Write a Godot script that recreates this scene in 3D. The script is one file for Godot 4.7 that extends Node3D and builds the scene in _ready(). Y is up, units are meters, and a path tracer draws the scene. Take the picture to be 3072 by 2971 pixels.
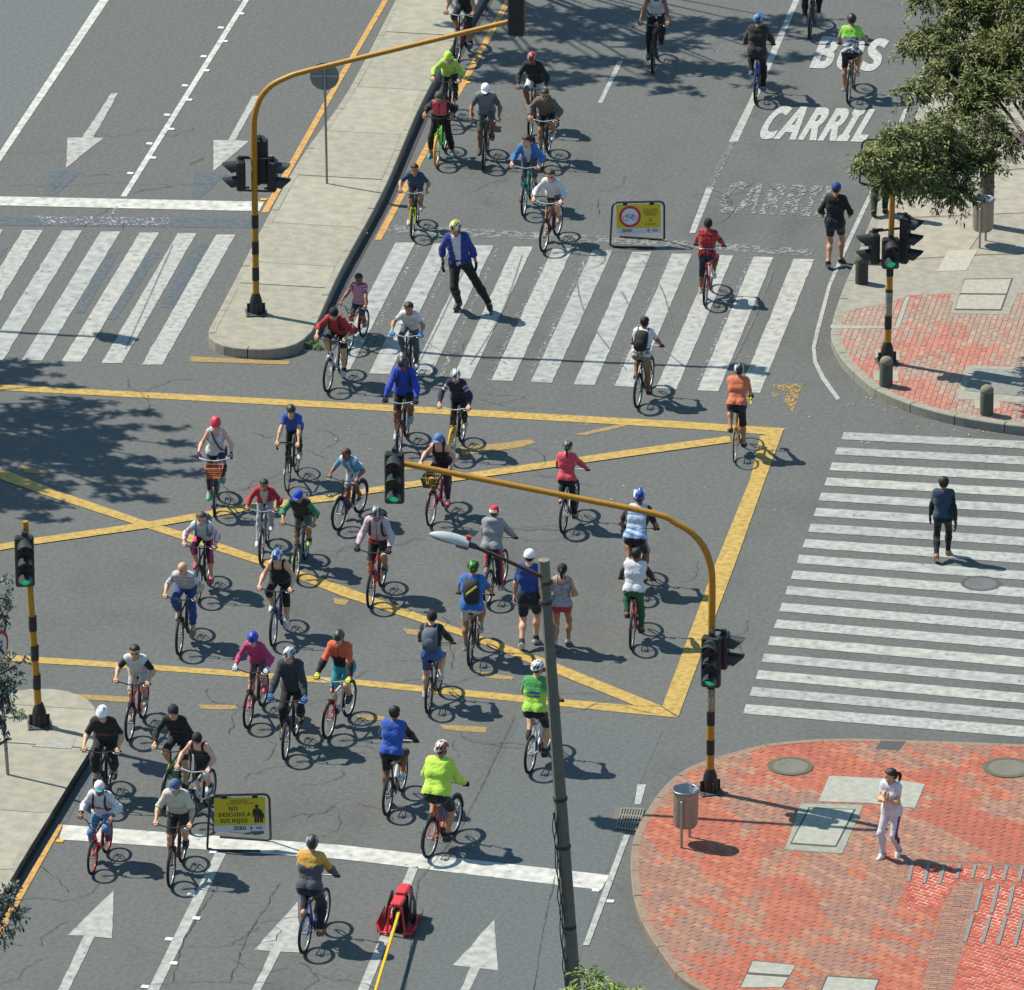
extends Node3D
# A crossroads seen from a high building: cyclists on a closed avenue. Metres, y up.
# The avenue runs along AVE (about ten degrees off the -z axis), the cross street along CROSS.

var SKY_TOP := Color("6893b4")
var SKY_LOW := Color("c3cdd4")
const AVE := Vector3(0.168, 0.0, -0.986)
const CROSS := Vector3(0.986, 0.0, 0.168)
var rng := RandomNumberGenerator.new()
var wobble := FastNoiseLite.new()
var used := {}
var mats := {}
var kept := {}
var tex := {}

func _ready():
	# ---------------------------------------------------------------- camera, sky, sun, exposure
	var cam := Camera3D.new()
	cam.name = "camera"
	cam.fov = 6.803
	cam.near = 1.0
	cam.far = 2000.0
	cam.position = Vector3(0, 55.832, 140.299)
	cam.rotation = Vector3(deg_to_rad(-21.7), 0, 0)
	add_child(cam)
	var env := Environment.new()
	env.background_mode = Environment.BG_SKY
	var sm := ProceduralSkyMaterial.new()
	sm.sky_top_color = SKY_TOP
	sm.sky_horizon_color = SKY_LOW
	sm.ground_bottom_color = Color("5c5c5a")
	sm.ground_horizon_color = Color("8d9296")
	sm.sky_energy_multiplier = 0.95
	var sky := Sky.new()
	sky.sky_material = sm
	env.sky = sky
	env.tonemap_mode = Environment.TONE_MAPPER_LINEAR
	env.tonemap_exposure = 1.4
	env.sdfgi_enabled = true
	env.ssao_enabled = true
	env.ssil_enabled = true
	var we := WorldEnvironment.new()
	we.name = "environment"
	we.environment = env
	add_child(we)
	var sun := DirectionalLight3D.new()
	sun.name = "sun"
	sun.light_energy = 1.6
	sun.light_color = Color("fcf4e2")
	sun.light_angular_distance = 0.5
	sun.shadow_enabled = true
	add_child(sun)
	# shadows run to the right and towards the viewer: the sun stands behind on the left, 52 degrees up
	var fall := Vector3(cos(deg_to_rad(27.5)), 0, sin(deg_to_rad(27.5))) * cos(deg_to_rad(52.5)) + Vector3.DOWN * sin(deg_to_rad(52.5))
	sun.look_at_from_position(Vector3.ZERO, fall, Vector3.UP)
	rng.seed = 7
	wobble.seed = 11
	wobble.noise_type = FastNoiseLite.TYPE_SIMPLEX
	wobble.frequency = 1.0
	make_textures()
	build_ground()
	build_markings()
	build_lettering()
	build_cracks()
	build_pavements()
	build_street_things()
	build_trees()
	build_people()

# ---------------------------------------------------------------- naming and grouping
func numbered(called: String) -> String:
	var n: int = used.get(called, 0)
	used[called] = n + 1
	return called if n == 0 else "%s_%03d" % [called, n]

func tag(o: Node, label: String, category: String, group := "") -> void:
	o.set_meta("label", label)
	o.set_meta("category", category)
	if group != "":
		o.set_meta("group", group)

func thing(called: String, label: String, category: String, at := Vector3.ZERO, turn := 0.0, group := "") -> Node3D:
	var o := Node3D.new()
	o.name = numbered(called)
	o.position = at
	o.rotation.y = turn
	add_child(o)
	tag(o, label, category, group)
	return o

func put(called: String, mesh: Mesh, material: Material, parent: Node = null, xf := Transform3D()) -> MeshInstance3D:
	var m := MeshInstance3D.new()
	m.mesh = mesh
	m.material_override = material
	m.transform = xf
	if parent == null:
		m.name = numbered(called)
		add_child(m)
	else:
		var n := 0
		var nm := called
		while parent.has_node(NodePath(nm)):
			n += 1
			nm = "%s_%03d" % [called, n]
		m.name = nm
		parent.add_child(m)
	return m

func structure(called: String, mesh: Mesh, material: Material) -> MeshInstance3D:
	var m := put(called, mesh, material)
	m.set_meta("kind", "structure")
	return m

# ---------------------------------------------------------------- shapes
class Geo:
	var v := PackedVector3Array()
	var n := PackedVector3Array()
	var c := PackedColorArray()
	var i := PackedInt32Array()
	var tint := Color.WHITE

	func vert(p: Vector3, nn: Vector3) -> int:
		v.push_back(p)
		n.push_back(nn)
		c.push_back(tint)
		return v.size() - 1

	func tri(a: int, b: int, d: int) -> void:
		var out := n[a] + n[b] + n[d]
		if (v[b] - v[a]).cross(v[d] - v[a]).dot(out) > 0.0:
			i.push_back(a); i.push_back(d); i.push_back(b)
		else:
			i.push_back(a); i.push_back(b); i.push_back(d)

	func quad(a: Vector3, b: Vector3, d: Vector3, e: Vector3, nn: Vector3) -> void:
		var q := vert(a, nn)
		vert(b, nn); vert(d, nn); vert(e, nn)
		tri(q, q + 1, q + 2)
		tri(q, q + 2, q + 3)

	func face(pts: Array, away: Vector3) -> void:
		# flat polygon (fan) whose normal points away from the inside point
		var nn: Vector3 = (pts[1] - pts[0]).cross(pts[2] - pts[0]).normalized()
		if nn.dot(pts[0] - away) < 0.0:
			nn = -nn
		var q := v.size()
		for p in pts:
			vert(p, nn)
		for k in range(1, pts.size() - 1):
			tri(q, q + k, q + k + 1)

	func box(xf: Transform3D, size: Vector3, bevel := 0.0) -> void:
		var h := size * 0.5
		var b := minf(bevel, minf(h.x, minf(h.y, h.z)) * 0.9)
		var mid := xf.origin
		for ax in 3:
			for s in [-1.0, 1.0]:
				var u := (ax + 1) % 3
				var w := (ax + 2) % 3
				var pts := []
				for k in [[-1, -1], [1, -1], [1, 1], [-1, 1]]:
					var p := Vector3()
					p[ax] = h[ax] * s
					p[u] = (h[u] - b) * k[0]
					p[w] = (h[w] - b) * k[1]
					pts.append(xf * p)
				face(pts, mid)
		if b <= 0.0:
			return
		for ax in 3:
			var u := (ax + 1) % 3
			var w := (ax + 2) % 3
			for su in [-1.0, 1.0]:
				for sw in [-1.0, 1.0]:
					var pts := []
					for k in [[-1, 0], [1, 0], [1, 1], [-1, 1]]:
						var p := Vector3()
						p[ax] = (h[ax] - b) * k[0]
						p[u] = (h[u] if k[1] == 0 else h[u] - b) * su
						p[w] = (h[w] - b if k[1] == 0 else h[w]) * sw
						pts.append(xf * p)
					face(pts, mid)
		for sx in [-1.0, 1.0]:
			for sy in [-1.0, 1.0]:
				for sz in [-1.0, 1.0]:
					face([xf * Vector3(h.x * sx, (h.y - b) * sy, (h.z - b) * sz), xf * Vector3((h.x - b) * sx, h.y * sy, (h.z - b) * sz), xf * Vector3((h.x - b) * sx, (h.y - b) * sy, h.z * sz)], mid)

	func tube(pts: Array, r: Variant, sides := 8, capped := true, closed := false) -> void:
		var cnt := pts.size()
		var up := Vector3.UP
		var first := v.size()
		var t0: Vector3 = (pts[1] - pts[0]).normalized()
		if absf(t0.dot(up)) > 0.9:
			up = Vector3.RIGHT
		for k in cnt:
			var t: Vector3
			if closed:
				t = (pts[(k + 1) % cnt] - pts[(k + cnt - 1) % cnt]).normalized()
			else:
				t = (pts[mini(k + 1, cnt - 1)] - pts[maxi(k - 1, 0)]).normalized()
			up = (up - t * up.dot(t)).normalized()
			var side := t.cross(up)
			var rad: float = r[k] if r is Array else r
			for s in sides:
				var a := TAU * s / sides
				var d := side * cos(a) + up * sin(a)
				vert(pts[k] + d * rad, d)
		var rings := cnt if closed else cnt - 1
		for k in rings:
			for s in sides:
				var a := first + k * sides + s
				var b := first + k * sides + (s + 1) % sides
				var e := first + ((k + 1) % cnt) * sides
				tri(a, b, e + (s + 1) % sides)
				tri(a, e + (s + 1) % sides, e + s)
		if capped and not closed:
			for end in 2:
				var k := 0 if end == 0 else cnt - 1
				var t: Vector3 = (pts[0] - pts[1]).normalized() if end == 0 else (pts[cnt - 1] - pts[cnt - 2]).normalized()
				var m := vert(pts[k], t)
				var q := v.size()
				for s in sides:
					vert(v[first + k * sides + s], t)
				for s in sides:
					tri(m, q + s, q + (s + 1) % sides)

	func lathe(prof: Array, sides: int, xf: Transform3D) -> void:
		# prof: Vector2(radius, height) from bottom to top, smooth except where a point repeats
		for k in prof.size() - 1:
			var a: Vector2 = prof[k]
			var b: Vector2 = prof[k + 1]
			if a.is_equal_approx(b):
				continue
			var na := Vector2(b.y - a.y, a.x - b.x).normalized()
			var n0 := na
			var n1 := na
			if k > 0 and not prof[k - 1].is_equal_approx(a):
				var pv: Vector2 = a - prof[k - 1]
				n0 = (na + Vector2(pv.y, -pv.x).normalized()).normalized()
			if k + 2 < prof.size() and not prof[k + 2].is_equal_approx(b):
				var nx: Vector2 = prof[k + 2] - b
				n1 = (na + Vector2(nx.y, -nx.x).normalized()).normalized()
			var q := v.size()
			for s in sides + 1:
				var t := TAU * s / sides
				var d := Vector3(cos(t), 0, sin(t))
				vert(xf * (d * a.x + Vector3.UP * a.y), (xf.basis * (d * n0.x + Vector3.UP * n0.y)).normalized())
				vert(xf * (d * b.x + Vector3.UP * b.y), (xf.basis * (d * n1.x + Vector3.UP * n1.y)).normalized())
			for s in sides:
				if a.x > 0.0001:
					tri(q + s * 2, q + s * 2 + 2, q + s * 2 + 1)
				if b.x > 0.0001:
					tri(q + s * 2 + 1, q + s * 2 + 2, q + s * 2 + 3)

	func ball(xf: Transform3D, r: Vector3, rings := 8, sides := 12) -> void:
		var q := v.size()
		for a in rings + 1:
			for s in sides + 1:
				var ph := PI * a / rings
				var th := TAU * s / sides
				var d := Vector3(sin(ph) * cos(th), cos(ph), sin(ph) * sin(th))
				vert(xf * (d * r), (xf.basis * (d / r)).normalized())
		for a in rings:
			for s in sides:
				var p := q + a * (sides + 1) + s
				if a > 0:
					tri(p, p + 1, p + sides + 2)
				if a < rings - 1:
					tri(p, p + sides + 2, p + sides + 1)

	func sheet(poly: PackedVector2Array, y: float, below := -1.0) -> void:
		# a flat polygon seen from above (x, z); with below >= 0 also its side walls of that depth
		var t := Geometry2D.triangulate_polygon(poly)
		var q := v.size()
		for p in poly:
			vert(Vector3(p.x, y, p.y), Vector3.UP)
		for k in range(0, t.size(), 3):
			tri(q + t[k], q + t[k + 1], q + t[k + 2])
		if below > 0.0:
			var cw := Geometry2D.is_polygon_clockwise(poly)
			for k in poly.size():
				var a := poly[k]
				var b := poly[(k + 1) % poly.size()]
				var d := b - a
				var nn := Vector3(d.y, 0, -d.x).normalized() * (-1.0 if cw else 1.0)
				quad(Vector3(a.x, y, a.y), Vector3(b.x, y, b.y), Vector3(b.x, y - below, b.y), Vector3(a.x, y - below, a.y), nn)

	func join(o: Geo, xf: Transform3D) -> void:
		var q := v.size()
		for k in o.v.size():
			v.push_back(xf * o.v[k])
			n.push_back((xf.basis * o.n[k]).normalized())
			c.push_back(o.c[k])
		for k in o.i:
			i.push_back(q + k)

	func done() -> ArrayMesh:
		var a := []
		a.resize(Mesh.ARRAY_MAX)
		a[Mesh.ARRAY_VERTEX] = v
		a[Mesh.ARRAY_NORMAL] = n
		a[Mesh.ARRAY_COLOR] = c
		a[Mesh.ARRAY_INDEX] = i
		var m := ArrayMesh.new()
		m.add_surface_from_arrays(Mesh.PRIMITIVE_TRIANGLES, a)
		return m

func at(o: Vector3) -> Transform3D:
	return Transform3D(Basis(), o)

func lin(hex: String) -> Color:
	return Color(hex).srgb_to_linear()

func flat2(pts: Array) -> PackedVector2Array:
	var r := PackedVector2Array()
	for p in pts:
		r.push_back(Vector2(p.x, p.z))
	return r

func smooth_path(pts: Array, steps := 6) -> Array:
	# Catmull-Rom through the points
	var r := []
	for k in pts.size() - 1:
		var a: Vector3 = pts[maxi(k - 1, 0)]
		var b: Vector3 = pts[k]
		var d: Vector3 = pts[k + 1]
		var e: Vector3 = pts[mini(k + 2, pts.size() - 1)]
		for s in steps:
			r.append(b.cubic_interpolate(d, a, e, float(s) / steps))
	r.append(pts[-1])
	return r

# ---------------------------------------------------------------- materials
func speck(size: int, base: float, fine: float, soft: float, freq: float, sd: int) -> Image:
	# grey picture: fine random grain over soft clouds, repeating
	var r := RandomNumberGenerator.new()
	r.seed = sd
	var nz := FastNoiseLite.new()
	nz.seed = sd
	nz.frequency = freq
	nz.fractal_octaves = 4
	var cloud := nz.get_seamless_image(size, size).get_data()
	var d := PackedByteArray()
	d.resize(size * size)
	for k in size * size:
		d[k] = clampi(int(255.0 * (base + fine * (r.randf() + r.randf() - 1.0) + soft * (cloud[k] / 255.0 - 0.5))), 0, 255)
	return Image.create_from_data(size, size, false, Image.FORMAT_L8, d)

func worn(size: int, hole: float, sd: int, freq: float) -> Image:
	# paint: white with dirt, and see-through where it has flaked off
	var r := RandomNumberGenerator.new()
	r.seed = sd
	var nz := FastNoiseLite.new()
	nz.seed = sd
	nz.frequency = freq
	nz.fractal_octaves = 5
	var a := nz.get_seamless_image(size, size).get_data()
	nz.seed = sd + 5
	nz.frequency = freq * 0.35
	var b := nz.get_seamless_image(size, size).get_data()
	var d := PackedByteArray()
	d.resize(size * size * 4)
	for k in size * size:
		var g := 0.84 + 0.10 * (r.randf() - 0.5) + 0.22 * (b[k] / 255.0 - 0.5)
		var x := a[k] / 255.0 + 0.35 * (b[k] / 255.0 - 0.5) + 0.12 * (r.randf() - 0.5)
		var s := clampi(int(g * 255.0), 0, 255)
		d[k * 4] = s
		d[k * 4 + 1] = s
		d[k * 4 + 2] = s
		d[k * 4 + 3] = 255 if x > hole else 0
	return Image.create_from_data(size, size, false, Image.FORMAT_RGBA8, d)

func make_textures() -> void:
	tex.asphalt = ImageTexture.create_from_image(speck(1024, 0.80, 0.20, 0.16, 0.02, 3))
	tex.concrete = ImageTexture.create_from_image(speck(512, 0.82, 0.13, 0.13, 0.012, 4))
	tex.cloth = ImageTexture.create_from_image(speck(256, 0.88, 0.09, 0.10, 0.02, 5))
	tex.paint = ImageTexture.create_from_image(worn(512, 0.105, 6, 0.045))
	tex.worn = ImageTexture.create_from_image(worn(512, 0.47, 8, 0.025))
	tex.ghost = ImageTexture.create_from_image(worn(512, 0.66, 9, 0.03))

func mat(hex: String, rough := 0.7, metal := 0.0, kind := "", size := 1.0) -> StandardMaterial3D:
	var key := "%s %.2f %.2f %s %.2f" % [hex, rough, metal, kind, size]
	if mats.has(key):
		return mats[key]
	var m := StandardMaterial3D.new()
	m.resource_name = "m_" + hex + kind
	m.albedo_color = Color(hex)
	m.roughness = rough
	m.metallic = metal
	if kind == "tint" or kind == "tintcloth" or kind == "tintstone":
		m.vertex_color_use_as_albedo = true
	if kind == "tintcloth":
		m.albedo_texture = tex.cloth
		m.rim_enabled = true
		m.rim = 0.25
	elif kind == "tintstone":
		m.albedo_texture = tex.concrete
	elif kind != "" and kind != "tint":
		m.albedo_texture = tex[kind]
		if kind in ["paint", "worn", "ghost"]:
			m.transparency = BaseMaterial3D.TRANSPARENCY_ALPHA_SCISSOR
			m.alpha_scissor_threshold = 0.5
	if m.albedo_texture:
		m.uv1_triplanar = true
		m.uv1_world_triplanar = kind != "tintcloth"
		m.uv1_scale = Vector3.ONE / size
	mats[key] = m
	return m

# ---------------------------------------------------------------- a skin over bones
# bones: [from, to, radius, radius, group, t at from, t at to]; the skin is meshed with one vertex in each cell it crosses
func skin(bones: Array, cell: float, k: float) -> Dictionary:
	var lo := Vector3.ONE * 1e6
	var hi := -lo
	for b in bones:
		var r: float = maxf(b[2], b[3]) + cell * 2.5
		lo = lo.min(b[0] - Vector3.ONE * r).min(b[1] - Vector3.ONE * r)
		hi = hi.max(b[0] + Vector3.ONE * r).max(b[1] + Vector3.ONE * r)
	var nx := int((hi.x - lo.x) / cell) + 2
	var ny := int((hi.y - lo.y) / cell) + 2
	var nz := int((hi.z - lo.z) / cell) + 2
	var nxy := nx * ny
	var F := PackedFloat32Array()
	F.resize(nxy * nz)
	F.fill(1.0)
	var B := PackedByteArray()
	B.resize(nxy * nz)
	var inv := 1.0 / cell
	for bi in bones.size():
		var bn: Array = bones[bi]
		var a: Vector3 = bn[0]
		var e: Vector3 = bn[1]
		var ra: float = bn[2]
		var dr: float = bn[3] - ra
		var ba := e - a
		var il := 1.0 / maxf(ba.length_squared(), 1e-8)
		var m: float = maxf(bn[2], bn[3]) + maxf(k, cell * 2.0)
		var l := ((a.min(e) - Vector3.ONE * m - lo) * inv).floor()
		var h := ((a.max(e) + Vector3.ONE * m - lo) * inv).ceil()
		var x0 := maxi(int(l.x), 0)
		var x1 := mini(int(h.x), nx - 1)
		for z in range(maxi(int(l.z), 0), mini(int(h.z), nz - 1) + 1):
			for y in range(maxi(int(l.y), 0), mini(int(h.y), ny - 1) + 1):
				var pa := lo + Vector3(x0, y, z) * cell - a
				var idx := x0 + y * nx + z * nxy
				for x in range(x0, x1 + 1):
					var t := clampf(pa.dot(ba) * il, 0.0, 1.0)
					var d := (pa - ba * t).length() - ra - dr * t
					var o := F[idx]
					if d < o:
						B[idx] = bi
						if o - d < k:
							var q := k - o + d
							d -= q * q * 0.25 / k
						F[idx] = d
					elif d - o < k:
						var q := k - d + o
						F[idx] = o - q * q * 0.25 / k
					idx += 1
					pa.x += cell
	var V := PackedVector3Array()
	var N := PackedVector3Array()
	var W := PackedByteArray()
	var Q := PackedInt32Array()
	var at_cell := PackedInt32Array()
	at_cell.resize(nxy * nz)
	var live := PackedInt32Array()
	var thr := cell * 2.2
	for z in nz - 1:
		for y in ny - 1:
			var idx := y * nx + z * nxy - 1
			for x in nx - 1:
				idx += 1
				var f0 := F[idx]
				if f0 > thr or f0 < -thr:
					continue
				var f1 := F[idx + 1]
				var f2 := F[idx + nx]
				var f3 := F[idx + nx + 1]
				var f4 := F[idx + nxy]
				var f5 := F[idx + nxy + 1]
				var f6 := F[idx + nxy + nx]
				var f7 := F[idx + nxy + nx + 1]
				if f0 > 0.0 and f1 > 0.0 and f2 > 0.0 and f3 > 0.0 and f4 > 0.0 and f5 > 0.0 and f6 > 0.0 and f7 > 0.0:
					continue
				if f0 <= 0.0 and f1 <= 0.0 and f2 <= 0.0 and f3 <= 0.0 and f4 <= 0.0 and f5 <= 0.0 and f6 <= 0.0 and f7 <= 0.0:
					continue
				var g := Vector3(f1 + f3 + f5 + f7 - f0 - f2 - f4 - f6, f2 + f3 + f6 + f7 - f0 - f1 - f4 - f5, f4 + f5 + f6 + f7 - f0 - f1 - f2 - f3) * (0.25 * inv)
				var off := g * ((f0 + f1 + f2 + f3 + f4 + f5 + f6 + f7) * -0.125 / maxf(g.length_squared(), 0.15))
				off = off.clamp(Vector3.ONE * cell * -0.5, Vector3.ONE * cell * 0.5)
				at_cell[idx] = V.size()
				live.push_back(idx)
				V.push_back(lo + Vector3(x + 0.5, y + 0.5, z + 0.5) * cell + off)
				N.push_back(g.normalized())
				var w := B[idx]
				if f7 < f0:
					w = B[idx + nxy + nx + 1]
				W.push_back(w)
	for idx in live:
		var s0 := F[idx] <= 0.0
		if s0 != (F[idx + 1] <= 0.0):
			four(Q, at_cell[idx], at_cell[idx - nx], at_cell[idx - nx - nxy], at_cell[idx - nxy], s0)
		if s0 != (F[idx + nx] <= 0.0):
			four(Q, at_cell[idx], at_cell[idx - nxy], at_cell[idx - nxy - 1], at_cell[idx - 1], s0)
		if s0 != (F[idx + nxy] <= 0.0):
			four(Q, at_cell[idx], at_cell[idx - 1], at_cell[idx - 1 - nx], at_cell[idx - nx], s0)
	return {"v": V, "n": N, "b": W, "q": Q}

func four(q: PackedInt32Array, a: int, b: int, c: int, d: int, outward: bool) -> void:
	# corners given counter-clockwise; Godot's fronts run clockwise
	if outward:
		q.push_back(a); q.push_back(d); q.push_back(c); q.push_back(b)
	else:
		q.push_back(a); q.push_back(b); q.push_back(c); q.push_back(d)

func skin_geo(s: Dictionary, tints: PackedColorArray) -> Geo:
	var g := Geo.new()
	g.v = s.v
	g.n = s.n
	g.c = tints
	var q: PackedInt32Array = s.q
	for k in range(0, q.size(), 4):
		g.i.push_back(q[k]); g.i.push_back(q[k + 1]); g.i.push_back(q[k + 2])
		g.i.push_back(q[k]); g.i.push_back(q[k + 2]); g.i.push_back(q[k + 3])
	return g

# ---------------------------------------------------------------- people
const SHIRT := 1
const PANTS := 2
const SHOES := 4
const SOCKS := 8

func knee(a: Vector3, b: Vector3, la: float, lb: float, pole: Vector3) -> Vector3:
	# the joint between a and b for two bones of these lengths, bent towards pole
	var d := b - a
	var l := minf(d.length(), (la + lb) * 0.999)
	var u := d.normalized()
	var x := (la * la - lb * lb + l * l) / (2.0 * l)
	var y := sqrt(maxf(la * la - x * x, 0.0))
	var p := (pole - u * pole.dot(u)).normalized()
	return a + u * x + p * y

func head_shape(fem: bool) -> Geo:
	var key := "head%s" % fem
	if kept.has(key):
		return kept[key]
	var j := 0.86 if fem else 1.0
	var b := [
		[Vector3(0, 0.125, 0.012), Vector3(0, 0.118, -0.022), 0.078, 0.074, 0, 0, 1],
		[Vector3(0, 0.100, 0.030), Vector3(0, 0.110, 0.0), 0.066, 0.070, 0, 0, 1],
		[Vector3(0, 0.050, -0.035), Vector3(0, 0.075, -0.025), 0.055 * j, 0.064, 0, 0, 1],
		[Vector3(-0.020 * j, 0.012, -0.062), Vector3(0.020 * j, 0.012, -0.062), 0.027, 0.027, 0, 0, 1],
		[Vector3(-0.048 * j, 0.030, -0.020), Vector3(-0.018, 0.010, -0.060), 0.022, 0.022, 0, 0, 1],
		[Vector3(0.048 * j, 0.030, -0.020), Vector3(0.018, 0.010, -0.060), 0.022, 0.022, 0, 0, 1],
		[Vector3(0, 0.083, -0.088), Vector3(0, 0.056, -0.106), 0.009, 0.013, 1, 0, 1],
		[Vector3(-0.032, 0.098, -0.080), Vector3(0.032, 0.098, -0.080), 0.013, 0.013, 0, 0, 1],
		[Vector3(-0.012, 0.034, -0.085), Vector3(0.012, 0.034, -0.085), 0.010, 0.010, 0, 0, 1],
		[Vector3(-0.077, 0.085, 0.005), Vector3(-0.080, 0.055, 0.0), 0.014, 0.010, 2, 0, 1],
		[Vector3(0.077, 0.085, 0.005), Vector3(0.080, 0.055, 0.0), 0.014, 0.010, 2, 0, 1],
		[Vector3(0, 0.06, 0.015), Vector3(0, -0.05, 0.02), 0.05, 0.05, 0, 0, 1]]
	var s := skin(b, 0.0075, 0.022)
	# tints multiply the skin colour: dark brows and eyes, redder lips
	var t := PackedColorArray()
	var nrm: PackedVector3Array = s.n
	for p in s.v:
		var c := Color(1, 1, 1)
		if p.z < -0.055:
			var ax := absf(p.x)
			if absf(p.y - 0.078) < 0.0075 and absf(ax - 0.030) < 0.014:
				c = Color(0.16, 0.15, 0.15)
			elif absf(p.y - 0.099) < 0.006 and absf(ax - 0.031) < 0.019:
				c = Color(0.3, 0.27, 0.25)
			elif absf(p.y - 0.033) < 0.008 and ax < 0.022:
				c = Color(0.82, 0.55, 0.52)
		t.push_back(c)
	kept[key] = skin_geo(s, t)
	return kept[key]

func hair_shape(style: String, fem: bool, under: bool) -> Geo:
	var key := "hair%s%s" % [style, under]
	if kept.has(key):
		return kept[key]
	var src := head_shape(fem)
	var g := Geo.new()
	var lift := 0.013 if style == "crop" else 0.022
	var puff := 0.012
	if under:
		lift = 0.003
		puff = 0.0
	var map := PackedInt32Array()
	map.resize(src.v.size())
	for k in src.v.size():
		var p := src.v[k]
		var line := 0.118 + 0.024 * clampf(-p.z / 0.08, -2.2, 1.0) if p.z > -0.06 else 0.146
		map[k] = -1
		if p.y > line or (p.z > 0.045 and p.y > 0.03 and absf(p.x) < 0.07):
			var w := wobble.get_noise_3dv(p * 38.0)
			map[k] = g.vert(p + src.n[k] * (lift + puff * w), (src.n[k] + Vector3(w, wobble.get_noise_3dv(p * 47.0), 0) * 0.5).normalized())
	for k in range(0, src.i.size(), 3):
		var a := map[src.i[k]]
		var b := map[src.i[k + 1]]
		var d := map[src.i[k + 2]]
		if a >= 0 and b >= 0 and d >= 0:
			g.i.push_back(a); g.i.push_back(b); g.i.push_back(d)
	if style == "tail":
		g.ball(at(Vector3(0, 0.135, 0.098)), Vector3.ONE * 0.026, 6, 8)
		g.tube(smooth_path([Vector3(0, 0.135, 0.10), Vector3(0, 0.12, 0.15), Vector3(0.01, 0.04, 0.165), Vector3(0.012, -0.05, 0.14)], 4), [0.018, 0.024, 0.028, 0.03, 0.031, 0.031, 0.031, 0.03, 0.028, 0.025, 0.02, 0.014, 0.006], 8)
	elif style == "bun":
		g.ball(at(Vector3(0, 0.15, 0.10)), Vector3(0.04, 0.038, 0.036), 7, 10)
	elif style == "long":
		for sx in [-1.0, -0.45, 0.1, 0.55, 1.0]:
			g.tube(smooth_path([Vector3(sx * 0.055, 0.13, 0.05), Vector3(sx * 0.078, 0.05, 0.045), Vector3(sx * 0.085, -0.05, 0.055), Vector3(sx * 0.075, -0.16, 0.06)], 3), [0.034, 0.036, 0.037, 0.037, 0.036, 0.035, 0.033, 0.029, 0.022, 0.01], 7)
	elif style == "braid":
		var pts := []
		var rad := []
		for k in 15:
			var u := k / 14.0
			pts.append(Vector3(0.015 + 0.05 * u + 0.006 * sin(k * 2.2), 0.09 - 0.43 * u, 0.085 + 0.03 * sin(u * 3.0)))
			rad.append((0.026 - 0.014 * u) * (0.85 + 0.25 * (k % 2)))
		g.tube(pts, rad, 7)
	kept[key] = g
	return g

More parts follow.
